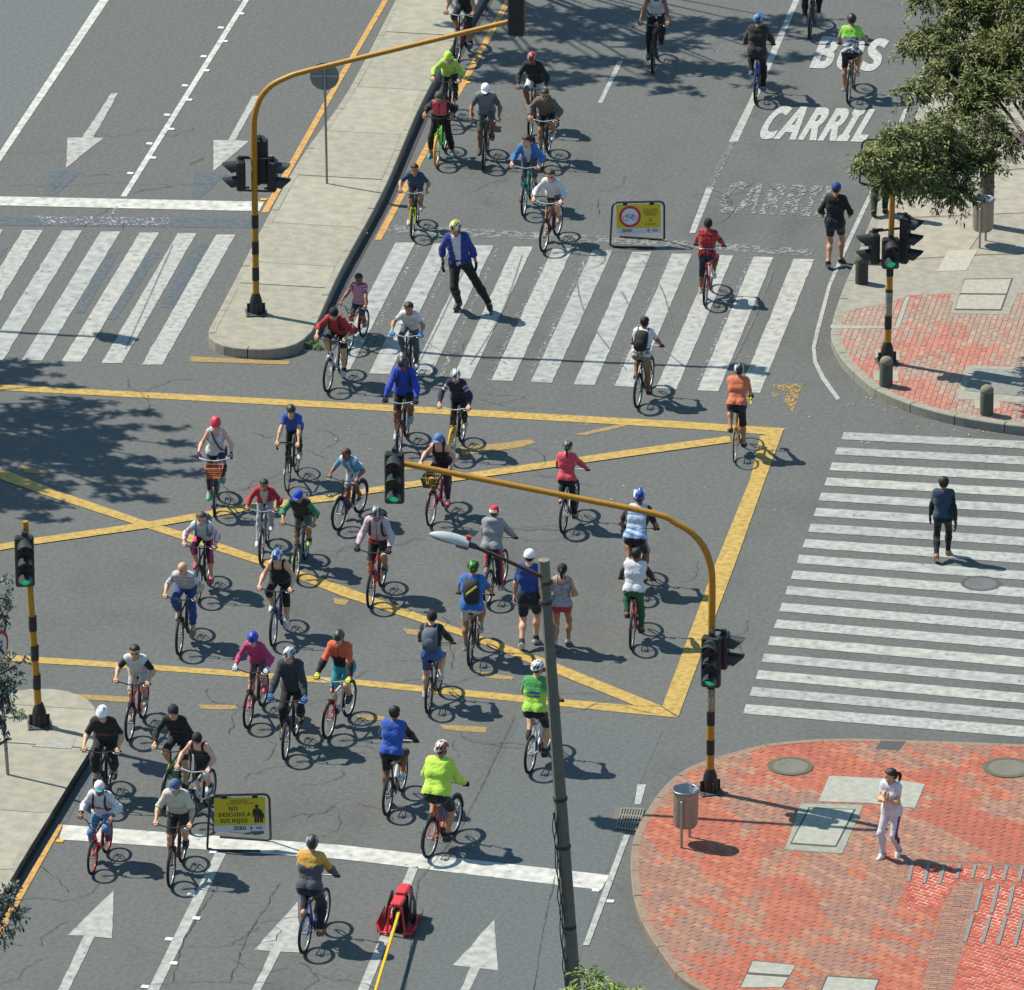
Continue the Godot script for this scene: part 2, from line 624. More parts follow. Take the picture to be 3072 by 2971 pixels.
func hat_shape(kind: String) -> Geo:
	# helmets carry vertex tints: white = shell colour, green channel 0 = vents (dark), red channel 0 = second colour
	if kept.has("hat" + kind):
		return kept["hat" + kind]
	var g := Geo.new()
	var o := Vector3(0, 0.112, -0.006)
	var r := Vector3(0.098, 0.118, 0.122)
	if kind == "skate":
		r = Vector3(0.104, 0.125, 0.126)
	elif kind == "cap" or kind == "capback":
		r = Vector3(0.094, 0.108, 0.114)
	elif kind == "beanie":
		r = Vector3(0.093, 0.112, 0.112)
	elif kind == "helmet":
		r = Vector3(0.103, 0.120, 0.138)
	var sides := 30
	var rings := 9
	for a in rings + 1:
		for s in sides + 1:
			var th := TAU * s / sides
			var low := 0.02 * cos(th * 2.0) - 0.012
			if kind == "beanie":
				low = -0.045
			elif kind == "skate":
				low = -0.028 - 0.02 * absf(sin(th)) 
			elif kind == "cap" or kind == "capback":
				low = -0.008
			var ph := (PI * 0.5) * a / rings
			var d := Vector3(cos(th) * sin(ph), cos(ph), sin(th) * sin(ph))
			var p := Vector3(d.x * r.x, d.y * r.y, d.z * r.z)
			if a == rings:
				p.y = low
			elif a == rings - 1:
				p.y = maxf(p.y + low * 0.5, low + 0.008)
			g.tint = Color(1, 1, 1)
			if kind == "helmet":
				var lane := p.x / 0.103 * 2.6
				var f := absf(lane - roundf(lane))
				var along := sin(p.z * 46.0 + roundf(lane) * 1.7)
				if f > 0.22 and d.y > 0.10 and along > -0.45:
					g.tint = Color(1, 0, 0)
					p *= 0.93
				elif absf(roundf(lane)) == 2.0 or (roundf(lane) == 0.0 and along > 0.3):
					g.tint = Color(0, 1, 1)
			elif kind == "skate":
				if (absf(absf(p.x) - 0.045) < 0.012 and absf(absf(p.z) - 0.06) < 0.018) and d.y > 0.3:
					g.tint = Color(1, 0, 0)
			elif kind == "cap" or kind == "capback":
				if d.z > 0.55 and d.y < 0.35:
					g.tint = Color(0, 1, 1)
			g.vert(o + p, (Vector3(d.x / r.x, d.y / r.y, d.z / r.z)).normalized())
	for a in rings:
		for s in sides:
			var q := a * (sides + 1) + s
			if a > 0:
				g.tri(q, q + 1, q + sides + 2)
			g.tri(q, q + sides + 2, q + sides + 1)
	g.tint = Color(0, 1, 1)
	if kind == "cap":
		var q := g.v.size()
		for rr in 4:
			for s in 13:
				var th := -PI * 0.5 + (s - 6) / 6.0 * 1.15
				var u := rr / 3.0
				var p := Vector3(cos(th) * (0.086 + 0.012 * u), 0.0, sin(th) * (0.105 + 0.075 * u * cos((s - 6) / 6.0 * 1.4)))
				p.y = 0.004 - 0.016 * u - 0.020 * absf((s - 6) / 6.0) ** 2
				g.vert(o + p, Vector3(cos(th) * 0.3, 1, -0.2).normalized())
		for rr in 3:
			for s in 12:
				var w := q + rr * 13 + s
				g.tri(w, w + 1, w + 14)
				g.tri(w, w + 14, w + 13)
		g.ball(at(o + Vector3(0, 0.107, 0)), Vector3(0.008, 0.005, 0.008), 4, 6)
	elif kind == "helmet" or kind == "skate":
		for sx in [-1.0, 1.0]:
			g.tint = Color(1, 0, 0)
			g.tube([Vector3(sx * 0.082, 0.10, -0.03), Vector3(sx * 0.07, 0.03, -0.035), Vector3(sx * 0.02, -0.02, -0.06)], 0.005, 5)
			g.tube([Vector3(sx * 0.08, 0.09, 0.04), Vector3(sx * 0.07, 0.03, -0.035)], 0.005, 5)
	kept["hat" + kind] = g
	return g

func hand_shape(grip: bool, side: float) -> Geo:
	var key := "hand%s%d" % [grip, side]
	if kept.has(key):
		return kept[key]
	var b := []
	if grip:
		# closed round a bar along x; the wrist lies behind and above
		b.append([Vector3(0.0, 0.034, 0.075), Vector3(0.0, 0.036, 0.050), 0.027, 0.026, 0, 0, 1])
		for f in 4:
			var x := side * (0.033 - 0.022 * f)
			var l: float = [0.92, 1.04, 1.06, 0.84][f]
			b.append([Vector3(x * 0.55, 0.036, 0.050), Vector3(x, 0.034, -0.004), 0.016, 0.0135, 0, 0, 1])
			b.append([Vector3(x, 0.034, -0.004), Vector3(x, 0.016, -0.036 * l), 0.0105, 0.0098, 1 + f, 0, 1])
			b.append([Vector3(x, 0.016, -0.036 * l), Vector3(x, -0.016, -0.030 * l), 0.0098, 0.009, 1 + f, 0, 1])
			b.append([Vector3(x, -0.016, -0.030 * l), Vector3(x, -0.024, -0.006), 0.009, 0.008, 1 + f, 0, 1])
		var xi := -side * 0.036
		b.append([Vector3(xi * 0.5, 0.034, 0.045), Vector3(xi * 1.25, 0.020, 0.018), 0.015, 0.012, 5, 0, 1])
		b.append([Vector3(xi * 1.25, 0.020, 0.018), Vector3(xi * 1.15, -0.014, 0.012), 0.012, 0.0105, 5, 0, 1])
		b.append([Vector3(xi * 1.15, -0.014, 0.012), Vector3(xi * 0.75, -0.026, -0.010), 0.0105, 0.009, 5, 0, 1])
	else:
		# relaxed, pointing down -y from the wrist at the origin; palm towards the body, thumb forward (-z)
		b.append([Vector3(0, 0.01, 0), Vector3(0, -0.02, 0), 0.025, 0.024, 0, 0, 1])
		for f in 4:
			var z := -0.030 + 0.020 * f
			var l: float = [0.92, 1.04, 1.0, 0.80][f]
			var c := -side
			b.append([Vector3(0, -0.02, z * 0.6), Vector3(0, -0.085, z), 0.016, 0.013, 0, 0, 1])
			b.append([Vector3(0, -0.085, z), Vector3(c * 0.010, -0.085 - 0.040 * l, z * 1.05), 0.0102, 0.0095, 1 + f, 0, 1])
			b.append([Vector3(c * 0.010, -0.085 - 0.040 * l, z * 1.05), Vector3(c * 0.026, -0.085 - 0.066 * l, z), 0.0095, 0.0088, 1 + f, 0, 1])
			b.append([Vector3(c * 0.026, -0.085 - 0.066 * l, z), Vector3(c * 0.042, -0.085 - 0.080 * l, z), 0.0088, 0.0075, 1 + f, 0, 1])
		b.append([Vector3(0, -0.02, -0.012), Vector3(-side * 0.012, -0.055, -0.044), 0.015, 0.012, 5, 0, 1])
		b.append([Vector3(-side * 0.012, -0.055, -0.044), Vector3(-side * 0.022, -0.085, -0.052), 0.012, 0.0105, 5, 0, 1])
		b.append([Vector3(-side * 0.022, -0.085, -0.052), Vector3(-side * 0.030, -0.108, -0.048), 0.0105, 0.0085, 5, 0, 1])
	var s := skin(b, 0.0058, 0.006)
	var t := PackedColorArray()
	t.resize(s.v.size())
	t.fill(Color.WHITE)
	kept[key] = skin_geo(s, t)
	return kept[key]

func torso_bones(T: Transform3D, s: float, fem: bool, fat: float) -> Array:
	var w := (0.82 if fem else 0.89) * s
	var f := fat * s
	var b := []
	for e in [[0.078, 0.0, 0.0, 0.112 if not fem else 0.118, 0], [0.062, 0.15, -0.005, 0.102 if not fem else 0.094, 1], [0.080, 0.30, 0.0, 0.112 if not fem else 0.100, 1], [0.098, 0.42, 0.004, 0.092, 1], [0.150, 0.475, 0.0, 0.060, 1]]:
		var thick: float = e[3] * (f if e[1] < 0.35 else lerpf(s, f, 0.4))
		b.append([T * Vector3(-e[0] * w, e[1] * s, e[2] * s), T * Vector3(e[0] * w, e[1] * s, e[2] * s), thick, thick, e[4], e[1], e[1]])
	if fat > 1.12:
		b.append([T * Vector3(-0.05, 0.13, -0.05) , T * Vector3(0.05, 0.13, -0.05), 0.115 * f, 0.115 * f, 1, 0.13, 0.13])
	if fem:
		for sx in [-1.0, 1.0]:
			b.append([T * Vector3(sx * 0.070 * s, 0.325 * s, -0.070 * s), T * Vector3(sx * 0.072 * s, 0.315 * s, -0.090 * s), 0.054 * s, 0.048 * s, 1, 0.32, 0.32])
	return b

func limb(b: Array, a: Vector3, m: Vector3, e: Vector3, leg: bool, s: float, fat: float, side: float, back: Vector3) -> void:
	if leg:
		var f := s * lerpf(1.0, fat, 0.7)
		b.append([a, m, 0.081 * f, 0.053 * f, 4, 0.0, 1.0])
		var calf := m.lerp(e, 0.34) + back * 0.014 * s
		b.append([m, calf, 0.053 * f, 0.056 * f, 5, 0.0, 0.34])
		b.append([calf, e, 0.054 * f, 0.037 * s, 5, 0.34, 1.0])
	else:
		var f := s * lerpf(1.0, fat, 0.5)
		b.append([a, m, 0.046 * f, 0.038 * f, 2, 0.0, 1.0])
		b.append([m, m.lerp(e, 0.3), 0.038 * f, 0.038 * f, 3, 0.0, 0.3])
		b.append([m.lerp(e, 0.3), e, 0.038 * f, 0.026 * s, 3, 0.3, 1.0])

func shade(pat: String, c1: Color, c2: Color, c3: Color, g: int, t: float, q: Vector3, hgt: float) -> Color:
	# q: in the torso's own axes (x right, y up the spine, z back), in body sizes; limbs give their group and t
	match pat:
		"hstripe":
			return c2 if fposmod(q.y + (t * 0.29 if g == 2 else 0.0), 0.055) < 0.02 else c1
		"vstripe":
			return c2 if g == 1 and fposmod(q.x + 0.055, 0.15) < 0.062 else c1
		"sleeves":
			return c2 if g == 2 or g == 3 else c1
		"cuffs":
			return c2 if g == 3 and t > 0.25 else c1
		"armband":
			return c2 if g == 2 and (absf(t - 0.32) < 0.07 or absf(t - 0.58) < 0.07) else c1
		"armline":
			return c2 if (g == 2 or g == 3) and q.z < -0.02 and fposmod(q.x * 14.0, 1.0) < 0.5 else c1
		"yoke":
			return c2 if (g == 1 and q.y > 0.33 - absf(q.x) * 0.2) or (g == 2) else c1
		"yokefront":
			return c2 if g == 1 and q.y > 0.24 and q.z < 0.02 and absf(q.x) < 0.14 else (c3 if g == 1 and absf(q.y - 0.235) < 0.014 and q.z < 0.0 else c1)
		"shoulders":
			return c2 if (g == 1 and q.y > 0.30 + absf(q.x) * 0.4) or g == 2 else c1
		"open":
			return c2 if g <= 1 and q.z < -0.03 and absf(q.x) < 0.03 + 0.11 * clampf(q.y, 0.0, 0.5) else c1
		"vneck":
			return c2 if g == 1 and q.z < -0.03 and absf(q.x) < (q.y - 0.26) * 0.38 else c1
		"print":
			return c2 if g == 1 and q.z < -0.05 and absf(q.x) < 0.10 and absf(q.y - 0.24) < 0.035 and wobble.get_noise_2d(q.x * 40.0, q.y * 30.0) > -0.2 else c1
		"dots":
			var u := Vector2(q.x * 11.0, q.y * 11.0)
			return c2 if (u - u.round()).length() < 0.27 else c1
		"dotband":
			if g == 1 and q.y > 0.035 and q.y < 0.135:
				return c3
			var u := Vector2(q.x * 12.0, q.y * 12.0)
			return c2 if (u - u.round()).length() < 0.27 else c1
		"zebra":
			if q.y > 0.30:
				return c3
			return c2 if sin(q.y * 60.0 + absf(q.x) * 26.0 + 3.0 * wobble.get_noise_2d(q.x * 9.0, q.y * 9.0)) > 0.0 else c1
		"jersey":
			if g == 2 or (g == 1 and absf(q.x) > 0.145):
				return c3
			return c2 if absf(q.y - 0.36) < 0.02 or (q.y < 0.16 and sin(q.y * 70.0 + q.x * 20.0) > 0.2) else c1
		"lime":
			if q.y > 0.31 or g == 2:
				return c2
			return c3 if absf(q.x) < 0.10 and (absf(q.y - 0.28) < 0.016 or absf(q.y - 0.225) < 0.012) else c1
		"sides":
			return c2 if absf(q.x) > hgt else c1
		"blotch":
			return c2 if wobble.get_noise_3dv(q * 9.0) > 0.1 else c1
		"hem":
			return c2 if g == 0 or q.y < 0.05 else c1
	return c1

func make_person(o: Dictionary, root: Node3D, bones: Array, T: Transform3D, head: Transform3D, hands: Array) -> void:
	# o: the clothing; T: torso axes (x right, y up the spine, z back); hands: [transform, grips?, side]
	var s: float = o.get("s", 1.0)
	var fem: bool = o.get("fem", false)
	var sk := lin(o.get("skin", "b98a6a"))
	var m := skin(bones, 0.02, 0.045)
	var V: PackedVector3Array = m.v
	var N: PackedVector3Array = m.n
	var W: PackedByteArray = m.b
	var Ti := T.affine_inverse()
	var tints := PackedColorArray()
	tints.resize(V.size())
	tints.fill(sk)
	var body := skin_geo({"v": V.duplicate(), "n": N.duplicate(), "q": m.q}, tints)
	var hd := head_shape(fem)
	var q0 := body.v.size()
	body.join(hd, head)
	for h in hands:
		body.join(hand_shape(h[1], h[2]), h[0])
	for k in range(q0, body.v.size()):
		body.c[k] = body.c[k] * sk
	put("body", body.done(), mat("ffffff", 0.55, 0.0, "tint"), root)
	# which garment covers which part of the skin
	var top: Dictionary = o.get("top", {})
	var bot: Dictionary = o.get("bot", {})
	var sleeve: float = top.get("sl", 0.6)      # 0 none, 0..1 on the upper arm, 1..2 on the forearm
	var leg: float = bot.get("len", 0.75)       # 0..1 on the thigh, 1..2 on the shin
	var hem: float = top.get("hem", 0.0)
	var cover := PackedByteArray()
	cover.resize(V.size())
	var grp := PackedByteArray()
	grp.resize(V.size())
	var along := PackedFloat32Array()
	along.resize(V.size())
	var own := PackedVector3Array()
	own.resize(V.size())
	var sockt: float = o.get("sockt", 0.82)
	for k in V.size():
		var b: Array = bones[W[k]]
		var g: int = b[4]
		var p := V[k]
		var ba: Vector3 = b[1] - b[0]
		var t := clampf((p - b[0]).dot(ba) / maxf(ba.length_squared(), 1e-6), 0.0, 1.0)
		t = lerpf(b[5], b[6], t)
		var q := Ti * p / s
		own[k] = q
		grp[k] = g
		along[k] = t
		var c := 0
		match g:
			0:
				c = PANTS
				if q.y > -0.03 + hem:
					c |= SHIRT
			1:
				c = SHIRT
				if q.y < 0.09:
					c |= PANTS
				if sleeve <= 0.0 and (q.y > 0.42 and (absf(q.x) > 0.135 or absf(q.x) < 0.065)):
					c &= ~SHIRT
			2:
				if t < sleeve:
					c = SHIRT
			3:
				if 1.0 + t < sleeve:
					c = SHIRT
			4:
				if t < leg:
					c = PANTS
				if hem < -0.05 and q.y > -0.03 + hem:
					c |= SHIRT
			5:
				if 1.0 + t < leg:
					c = PANTS
				if t > sockt:
					c |= SOCKS
			6:
				c = SHOES
			7:
				if q.y < 0.515 and top.get("neck", true):
					c = SHIRT
		cover[k] = c
	var sole := lin(["c9c8c4", "d8d8d6", "3a3836"][rng.randi() % 3])
	var jobs := []
	if not o.has("sock") and leg < 1.4 and rng.randf() < 0.75:
		o["sock"] = ["d4d4d4", "2a2b30", "8a8d92", "e0dedb"][rng.randi() % 4]
	if o.has("sock"):
		jobs.append(["sock", SOCKS, {"c": o.sock}, 0.005, 0.0])
	if not bot.is_empty():
		jobs.append([bot.get("n", "trousers" if leg > 1.3 else "shorts"), PANTS, bot, bot.get("off", 0.011), 0.010])
	if not top.is_empty():
		jobs.append([top.get("n", "shirt"), SHIRT, top, top.get("off", 0.017), 0.014])
	jobs.append(["shoes", SHOES, {"c": o.get("shoe", "2a2a2c")}, 0.012, 0.0])
	for jb in jobs:
		var bit: int = jb[1]
		var gd: Dictionary = jb[2]
		var g := Geo.new()
		var map := PackedInt32Array()
		map.resize(V.size())
		map.fill(-1)
		var c1 := faded(gd.c)
		var c2 := faded(gd.get("c2", gd.c))
		var c3 := faded(gd.get("c3", gd.c))
		var pat: String = gd.get("pat", "")
		var mq: PackedInt32Array = m.q
		var off: float = jb[3] * s * (0.72 if bit == SHIRT else 1.0)
		var fold: float = jb[4] * s * 0.5
		var seedv := Vector3(used.size() * 3.1, s * 7.0, 0)
		for k in range(0, mq.size(), 4):
			var a := mq[k]
			var b := mq[k + 1]
			var d := mq[k + 2]
			var e := mq[k + 3]
			if ((cover[a] & bit) + (cover[b] & bit) + (cover[d] & bit) + (cover[e] & bit)) < bit * 3:
				continue
			for w in [a, b, d, e]:
				if map[w] < 0:
					var lift := off
					if fold > 0.0:
						lift += fold * ((1.0 - absf(wobble.get_noise_3dv(V[w] * Vector3(11, 8, 11) + seedv)) * 2.6) * 0.75 + wobble.get_noise_3dv(V[w] * 27.0 + seedv) * 0.35)
						lift = maxf(lift, 0.004)
					if bit == SHOES and V[w].y < 0.05 * s:
						lift *= 0.6
					g.tint = shade(pat, c1, c2, c3, grp[w], along[w], own[w], gd.get("k", 0.1)) if pat != "" else c1
					if bit == SHIRT and jb[0] == "jacket" and pat != "open" and grp[w] == 1 and own[w].z < -0.05 and absf(own[w].x) < 0.013:
						g.tint = g.tint * 0.45
					if bit == SHOES and along[w] >= 0.0 and N[w].y < -0.55:
						g.tint = sole
					if bit != SHOES:
						g.tint = g.tint * (1.0 + 0.13 * wobble.get_noise_3dv(V[w] * 5.0 + seedv))
					map[w] = g.vert(V[w] + N[w] * lift, Vector3.ZERO)
			g.i.push_back(map[a]); g.i.push_back(map[b]); g.i.push_back(map[d])
			g.i.push_back(map[a]); g.i.push_back(map[d]); g.i.push_back(map[e])
		if g.v.is_empty():
			continue
		for k in range(0, g.i.size(), 3):
			var nn := (g.v[g.i[k + 2]] - g.v[g.i[k]]).cross(g.v[g.i[k + 1]] - g.v[g.i[k]])
			g.n[g.i[k]] += nn
			g.n[g.i[k + 1]] += nn
			g.n[g.i[k + 2]] += nn
		for k in g.n.size():
			g.n[k] = g.n[k].normalized()
		if jb[0] == "shirt" or jb[0] == "jacket" or jb[0] == "hoodie":
			if gd.get("hood", false):
				g.tint = c1
				g.ball(T * Transform3D(Basis.from_euler(Vector3(-0.5, 0, 0)), Vector3(0, 0.50 * s, 0.085 * s)), Vector3(0.13, 0.07, 0.075) * s, 8, 14)
			if gd.get("collar", false):
				g.tint = c2
				var ring := []
				for k in 12:
					var an := TAU * k / 12.0
					ring.append(T * Vector3(sin(an) * 0.066 * s, (0.53 + 0.018 * cos(an)) * s, cos(an) * 0.062 * s - 0.012))
				g.tube(ring, 0.014 * s, 6, false, true)
		put(jb[0], g.done(), mat("ffffff", 0.85 if bit != SHOES else 0.6, 0.0, "tintcloth", 0.12), root)
	if o.has("glove"):
		var g := Geo.new()
		for h in hands:
			var hs := hand_shape(h[1], h[2])
			g.tint = lin(o.glove)
			var q1 := g.v.size()
			g.join(hs, h[0])
			for k in range(q1, g.v.size()):
				g.v[k] += g.n[k] * 0.003
				g.c[k] = g.tint
		put("gloves", g.done(), mat("ffffff", 0.8, 0.0, "tint"), root)
	var hs: String = o.get("hs", "short")
	if hs != "bald":
		var g := Geo.new()
		g.join(hair_shape(hs, fem, o.has("hat")), head)
		put("hair", g.done(), mat(o.get("hair", "1b1512"), 0.6), root)
	if o.has("hat"):
		var kind: String = o.hat[0]
		var g := Geo.new()
		g.join(hat_shape("cap" if kind == "capback" else kind), head * Transform3D(Basis(Vector3.UP, PI if kind == "capback" else 0.0), Vector3.ZERO))
		var c1 := lin(o.hat[1])
		var c2 := lin(o.hat[2])
		for k in g.c.size():
			var t := g.c[k]
			g.c[k] = Color(0.012, 0.012, 0.014) if t.g < 0.5 else (c2 if t.r < 0.5 else c1)
		var nm := "helmet" if kind in ["helmet", "skate"] else ("beanie" if kind == "beanie" else "cap")
		put(nm, g.done(), mat("ffffff", 0.48 if nm == "helmet" else 0.8, 0.0, "tint"), root)
	if o.get("glasses", false):
		var g := Geo.new()
		for sx in [-1.0, 1.0]:
			g.ball(head * at(Vector3(sx * 0.032, 0.080, -0.083)), Vector3(0.028, 0.019, 0.016), 6, 10)
			g.tube([head * Vector3(sx * 0.058, 0.084, -0.075), head * Vector3(sx * 0.082, 0.085, 0.0)], 0.004, 5)
		put("sunglasses", g.done(), mat("15161a", 0.2), root)
	if o.has("pack"):
		var c1: String = o.pack[0]
		var c2: String = o.pack[1]
		var g := Geo.new()
		var tilt: float = o.pack[2] if o.pack.size() > 2 else 0.0
		var P := T * Transform3D(Basis(Vector3(0, 0, 1), tilt), Vector3(0, 0.27 * s, 0.185 * s))
		# a soft box: rounded more at the top than at the bottom
		var q := 0
		for a in 13:
			for b in 21:
				var ph := PI * a / 12.0
				var th := TAU * b / 20.0
				var d := Vector3(sin(ph) * cos(th), cos(ph), sin(ph) * sin(th))
				var e := Vector3(signf(d.x) * absf(d.x) ** 0.55 * 0.145, signf(d.y) * absf(d.y) ** 0.6 * 0.225, signf(d.z) * absf(d.z) ** 0.6 * 0.085) * s
				e += d * 0.008 * wobble.get_noise_3dv(e * 22.0)
				g.vert(P * e, (P.basis * d).normalized())
		for a in 12:
			for b in 20:
				q = a * 21 + b
				g.tri(q, q + 1, q + 22)
				g.tri(q, q + 22, q + 21)
		var bag := put("backpack", g.done(), mat(c1, 0.8, 0.0, "cloth", 0.2), root)
		g = Geo.new()
		var pk := P * at(Vector3(0, -0.07, 0.075) * s)
		g.ball(pk, Vector3(0.105, 0.10, 0.032) * s, 8, 12)
		put("pocket", g.done(), mat(c1, 0.85, 0.0, "cloth", 0.2), bag)
		g = Geo.new()
		if tilt != 0.0:
			g.box(P * Transform3D(Basis(Vector3(0, 0, 1), 0.6), Vector3(0.02, 0.03, 0.098) * s), Vector3(0.24, 0.035, 0.02) * s, 0.006)
			put("stripe", g.done(), mat(c2, 0.8), bag)
	if o.has("pack") or o.has("straps"):
		var g := Geo.new()
		for sx in [-1.0, 1.0]:
			var pts := []
			for e in [[0.105, 0.40, 0.115], [0.11, 0.505, 0.06], [0.112, 0.525, -0.01], [0.112, 0.47, -0.098], [0.115, 0.36, -0.128], [0.135, 0.22, -0.105], [0.165, 0.14, -0.01], [0.13, 0.10, 0.11]]:
				pts.append(T * (Vector3(sx * e[0], e[1] + (0.012 if e[1] > 0.49 else 0.0), e[2] * (1.22 if e[2] < 0.0 else 1.05)) * s))
			g.tube(smooth_path(pts, 3), 0.021 * s, 6)
		put("strap", g.done(), mat(o.get("straps", o.pack[0] if o.has("pack") else "202024"), 0.8), root)
	if o.has("sling"):
		var g := Geo.new()
		var pts := []
		for e in [[-0.10, 0.52, 0.02], [-0.075, 0.48, -0.085], [0.0, 0.32, -0.135], [0.09, 0.16, -0.125], [0.17, 0.04, -0.03]]:
			pts.append(T * (Vector3(-e[0], e[1], e[2] * 1.12) * s))
		g.tube(smooth_path(pts, 4), 0.014, 6)
		g.box(T * at(Vector3(-0.19, -0.01, 0.02) * s), Vector3(0.07, 0.16, 0.2) * s, 0.02)
		put("shoulder_bag", g.done(), mat(o.sling, 0.75), root)
	if o.has("word"):
		# lettering on the back: one band of letters set just off the cloth
		var tm := TextMesh.new()
		tm.text = o.word[0]
		var f := SystemFont.new()
		f.font_names = PackedStringArray(["Droid Sans"])
		f.font_weight = 700
		tm.font = f
		tm.font_size = 64
		tm.pixel_size = o.word[1] / 64.0
		tm.depth = 0.004
		put("lettering", tm, mat(o.word[2], 0.8), root, T * Transform3D(Basis.from_euler(Vector3(0.0, 0, 0)), Vector3(0, o.word[3], o.word[4])))

func foot(b: Array, ankle: Vector3, dir: Vector3, s: float) -> void:
	var d := dir.normalized()
	b.append([ankle + Vector3(0, -0.045 * s, 0) - d * 0.045 * s, ankle + Vector3(0, -0.055 * s, 0) + d * 0.075 * s, 0.034 * s, 0.033 * s, 6, 0, 0.6])
	b.append([ankle + Vector3(0, -0.055 * s, 0) + d * 0.075 * s, ankle + Vector3(0, -0.062 * s, 0) + d * 0.150 * s, 0.033 * s, 0.024 * s, 6, 0.6, 1])
	b.append([ankle, ankle + Vector3(0, -0.03 * s, 0) + d * 0.03 * s, 0.036 * s, 0.034 * s, 6, 0, 0.5])

func rider(o: Dictionary, place: Vector3, turn: float) -> void:
	# sits on the bicycle whose axes these are: forward is -z, the ground under its middle is the origin
	var root := thing("person", o.lab, "person", place, turn, "people crossing the junction")
	var s: float = o.get("s", 1.0)
	var bs: float = o.get("bs", 1.0)
	var fem: bool = o.get("fem", false)
	var fat: float = o.get("fat", 1.0)
	var G := grips(o.get("bike", "mtb"), bs)
	var lean := deg_to_rad(o.get("lean", 30.0) * 0.86)
	var sway: float = o.get("sway", rng.randf_range(-0.05, 0.05))
	var stand: bool = o.get("stand", false)
	var seat := saddle_top(o.get("bike", "mtb"), bs)
	var hip := seat + Vector3(0, 0.095, -0.02) * s
	if stand:
		hip = Vector3(0, 0.90 * s, -0.02)
	var spine := Vector3(sin(sway), cos(lean), -sin(lean)).normalized()
	var T := Transform3D(Basis(spine.cross(Vector3(0, 0, 1)).normalized(), spine, Vector3()), hip)
	T.basis.x = (Vector3.RIGHT - spine * spine.x).normalized()
	T.basis.z = T.basis.x.cross(spine).normalized()
	var b := torso_bones(T, s, fem, fat)
	for sx in [-1.0, 1.0]:
		b.append([T * (Vector3(sx * 0.075, -0.03, 0.035) * s), T * (Vector3(sx * 0.075, 0.02, 0.035) * s), 0.098 * s * fat, 0.10 * s * fat, 0, 0, 0])
	var hands := []
	var phi := deg_to_rad(o.get("phi", 0.0))
	for side in [1.0, -1.0]:
		var sh := T * (Vector3(side * (0.138 if fem else 0.153), 0.465, -0.01) * s)
		var gp: Vector3 = G if side > 0 else Vector3(-G.x, G.y, G.z)
		if o.get("free", 0.0) == side:
			gp = T * Vector3(side * 0.25, -0.02, -0.15)
		var hx := Transform3D(Basis(Vector3.UP, 0.0), gp)
		hx.basis = Basis.from_euler(Vector3(deg_to_rad(-18.0), side * 0.12, 0)) * s
		var wrist := hx * Vector3(0, 0.034, 0.078)
		var elbow := knee(sh, wrist, 0.285 * s, 0.26 * s, Vector3(side * o.get("elb", rng.randf_range(0.2, 0.6)), -0.35, 0.55))
		limb(b, sh, elbow, wrist, false, s, fat, side, Vector3.ZERO)
		hands.append([hx, true, side])
		var bb := crank_centre(o.get("bike", "mtb"), bs)
		var cl := 0.165 * bs
		var sg := 1.0 if side > 0 else -1.0
		var pedal := bb + Vector3(side * 0.125 * bs, -cos(phi) * cl * sg, -sin(phi) * cl * sg)
		var ankle := pedal + Vector3(0, 0.095, 0.055) * s
		if stand:
			ankle = Vector3(side * 0.22, 0.085 * s, 0.06 - side * 0.05)
		var hj := T * (Vector3(side * 0.088, -0.02, 0.0) * s)
		var kn := knee(hj, ankle, 0.43 * s, 0.425 * s, Vector3(side * 0.16, 0.25, -1.0))
		limb(b, hj, kn, ankle, true, s, fat, side, Vector3(0, 0, 1))
		foot(b, ankle, Vector3(side * 0.12, -0.12, -1.0), s)
	var look := Vector3(o.get("pitch", rng.randf_range(-8.0, 2.0)), o.get("yaw", rng.randf_range(-16.0, 16.0)), 0)
	var npv := T * (Vector3(0, 0.545, -0.005) * s) + Vector3(0, 0.028, -0.022) * s
	var H := Transform3D(Basis.from_euler(Vector3(deg_to_rad(look.x * 0.7 - 1.0), deg_to_rad(look.y), 0)) * (s * o.get("hd", 1.03)), npv)
	b.append([T * (Vector3(0, 0.46, 0.01) * s), npv + Vector3(0, 0.02, 0.012) * s, 0.056 * s, 0.050 * s, 7, 0, 1])
	make_person(o, root, b, T, H, hands)
	#DBG

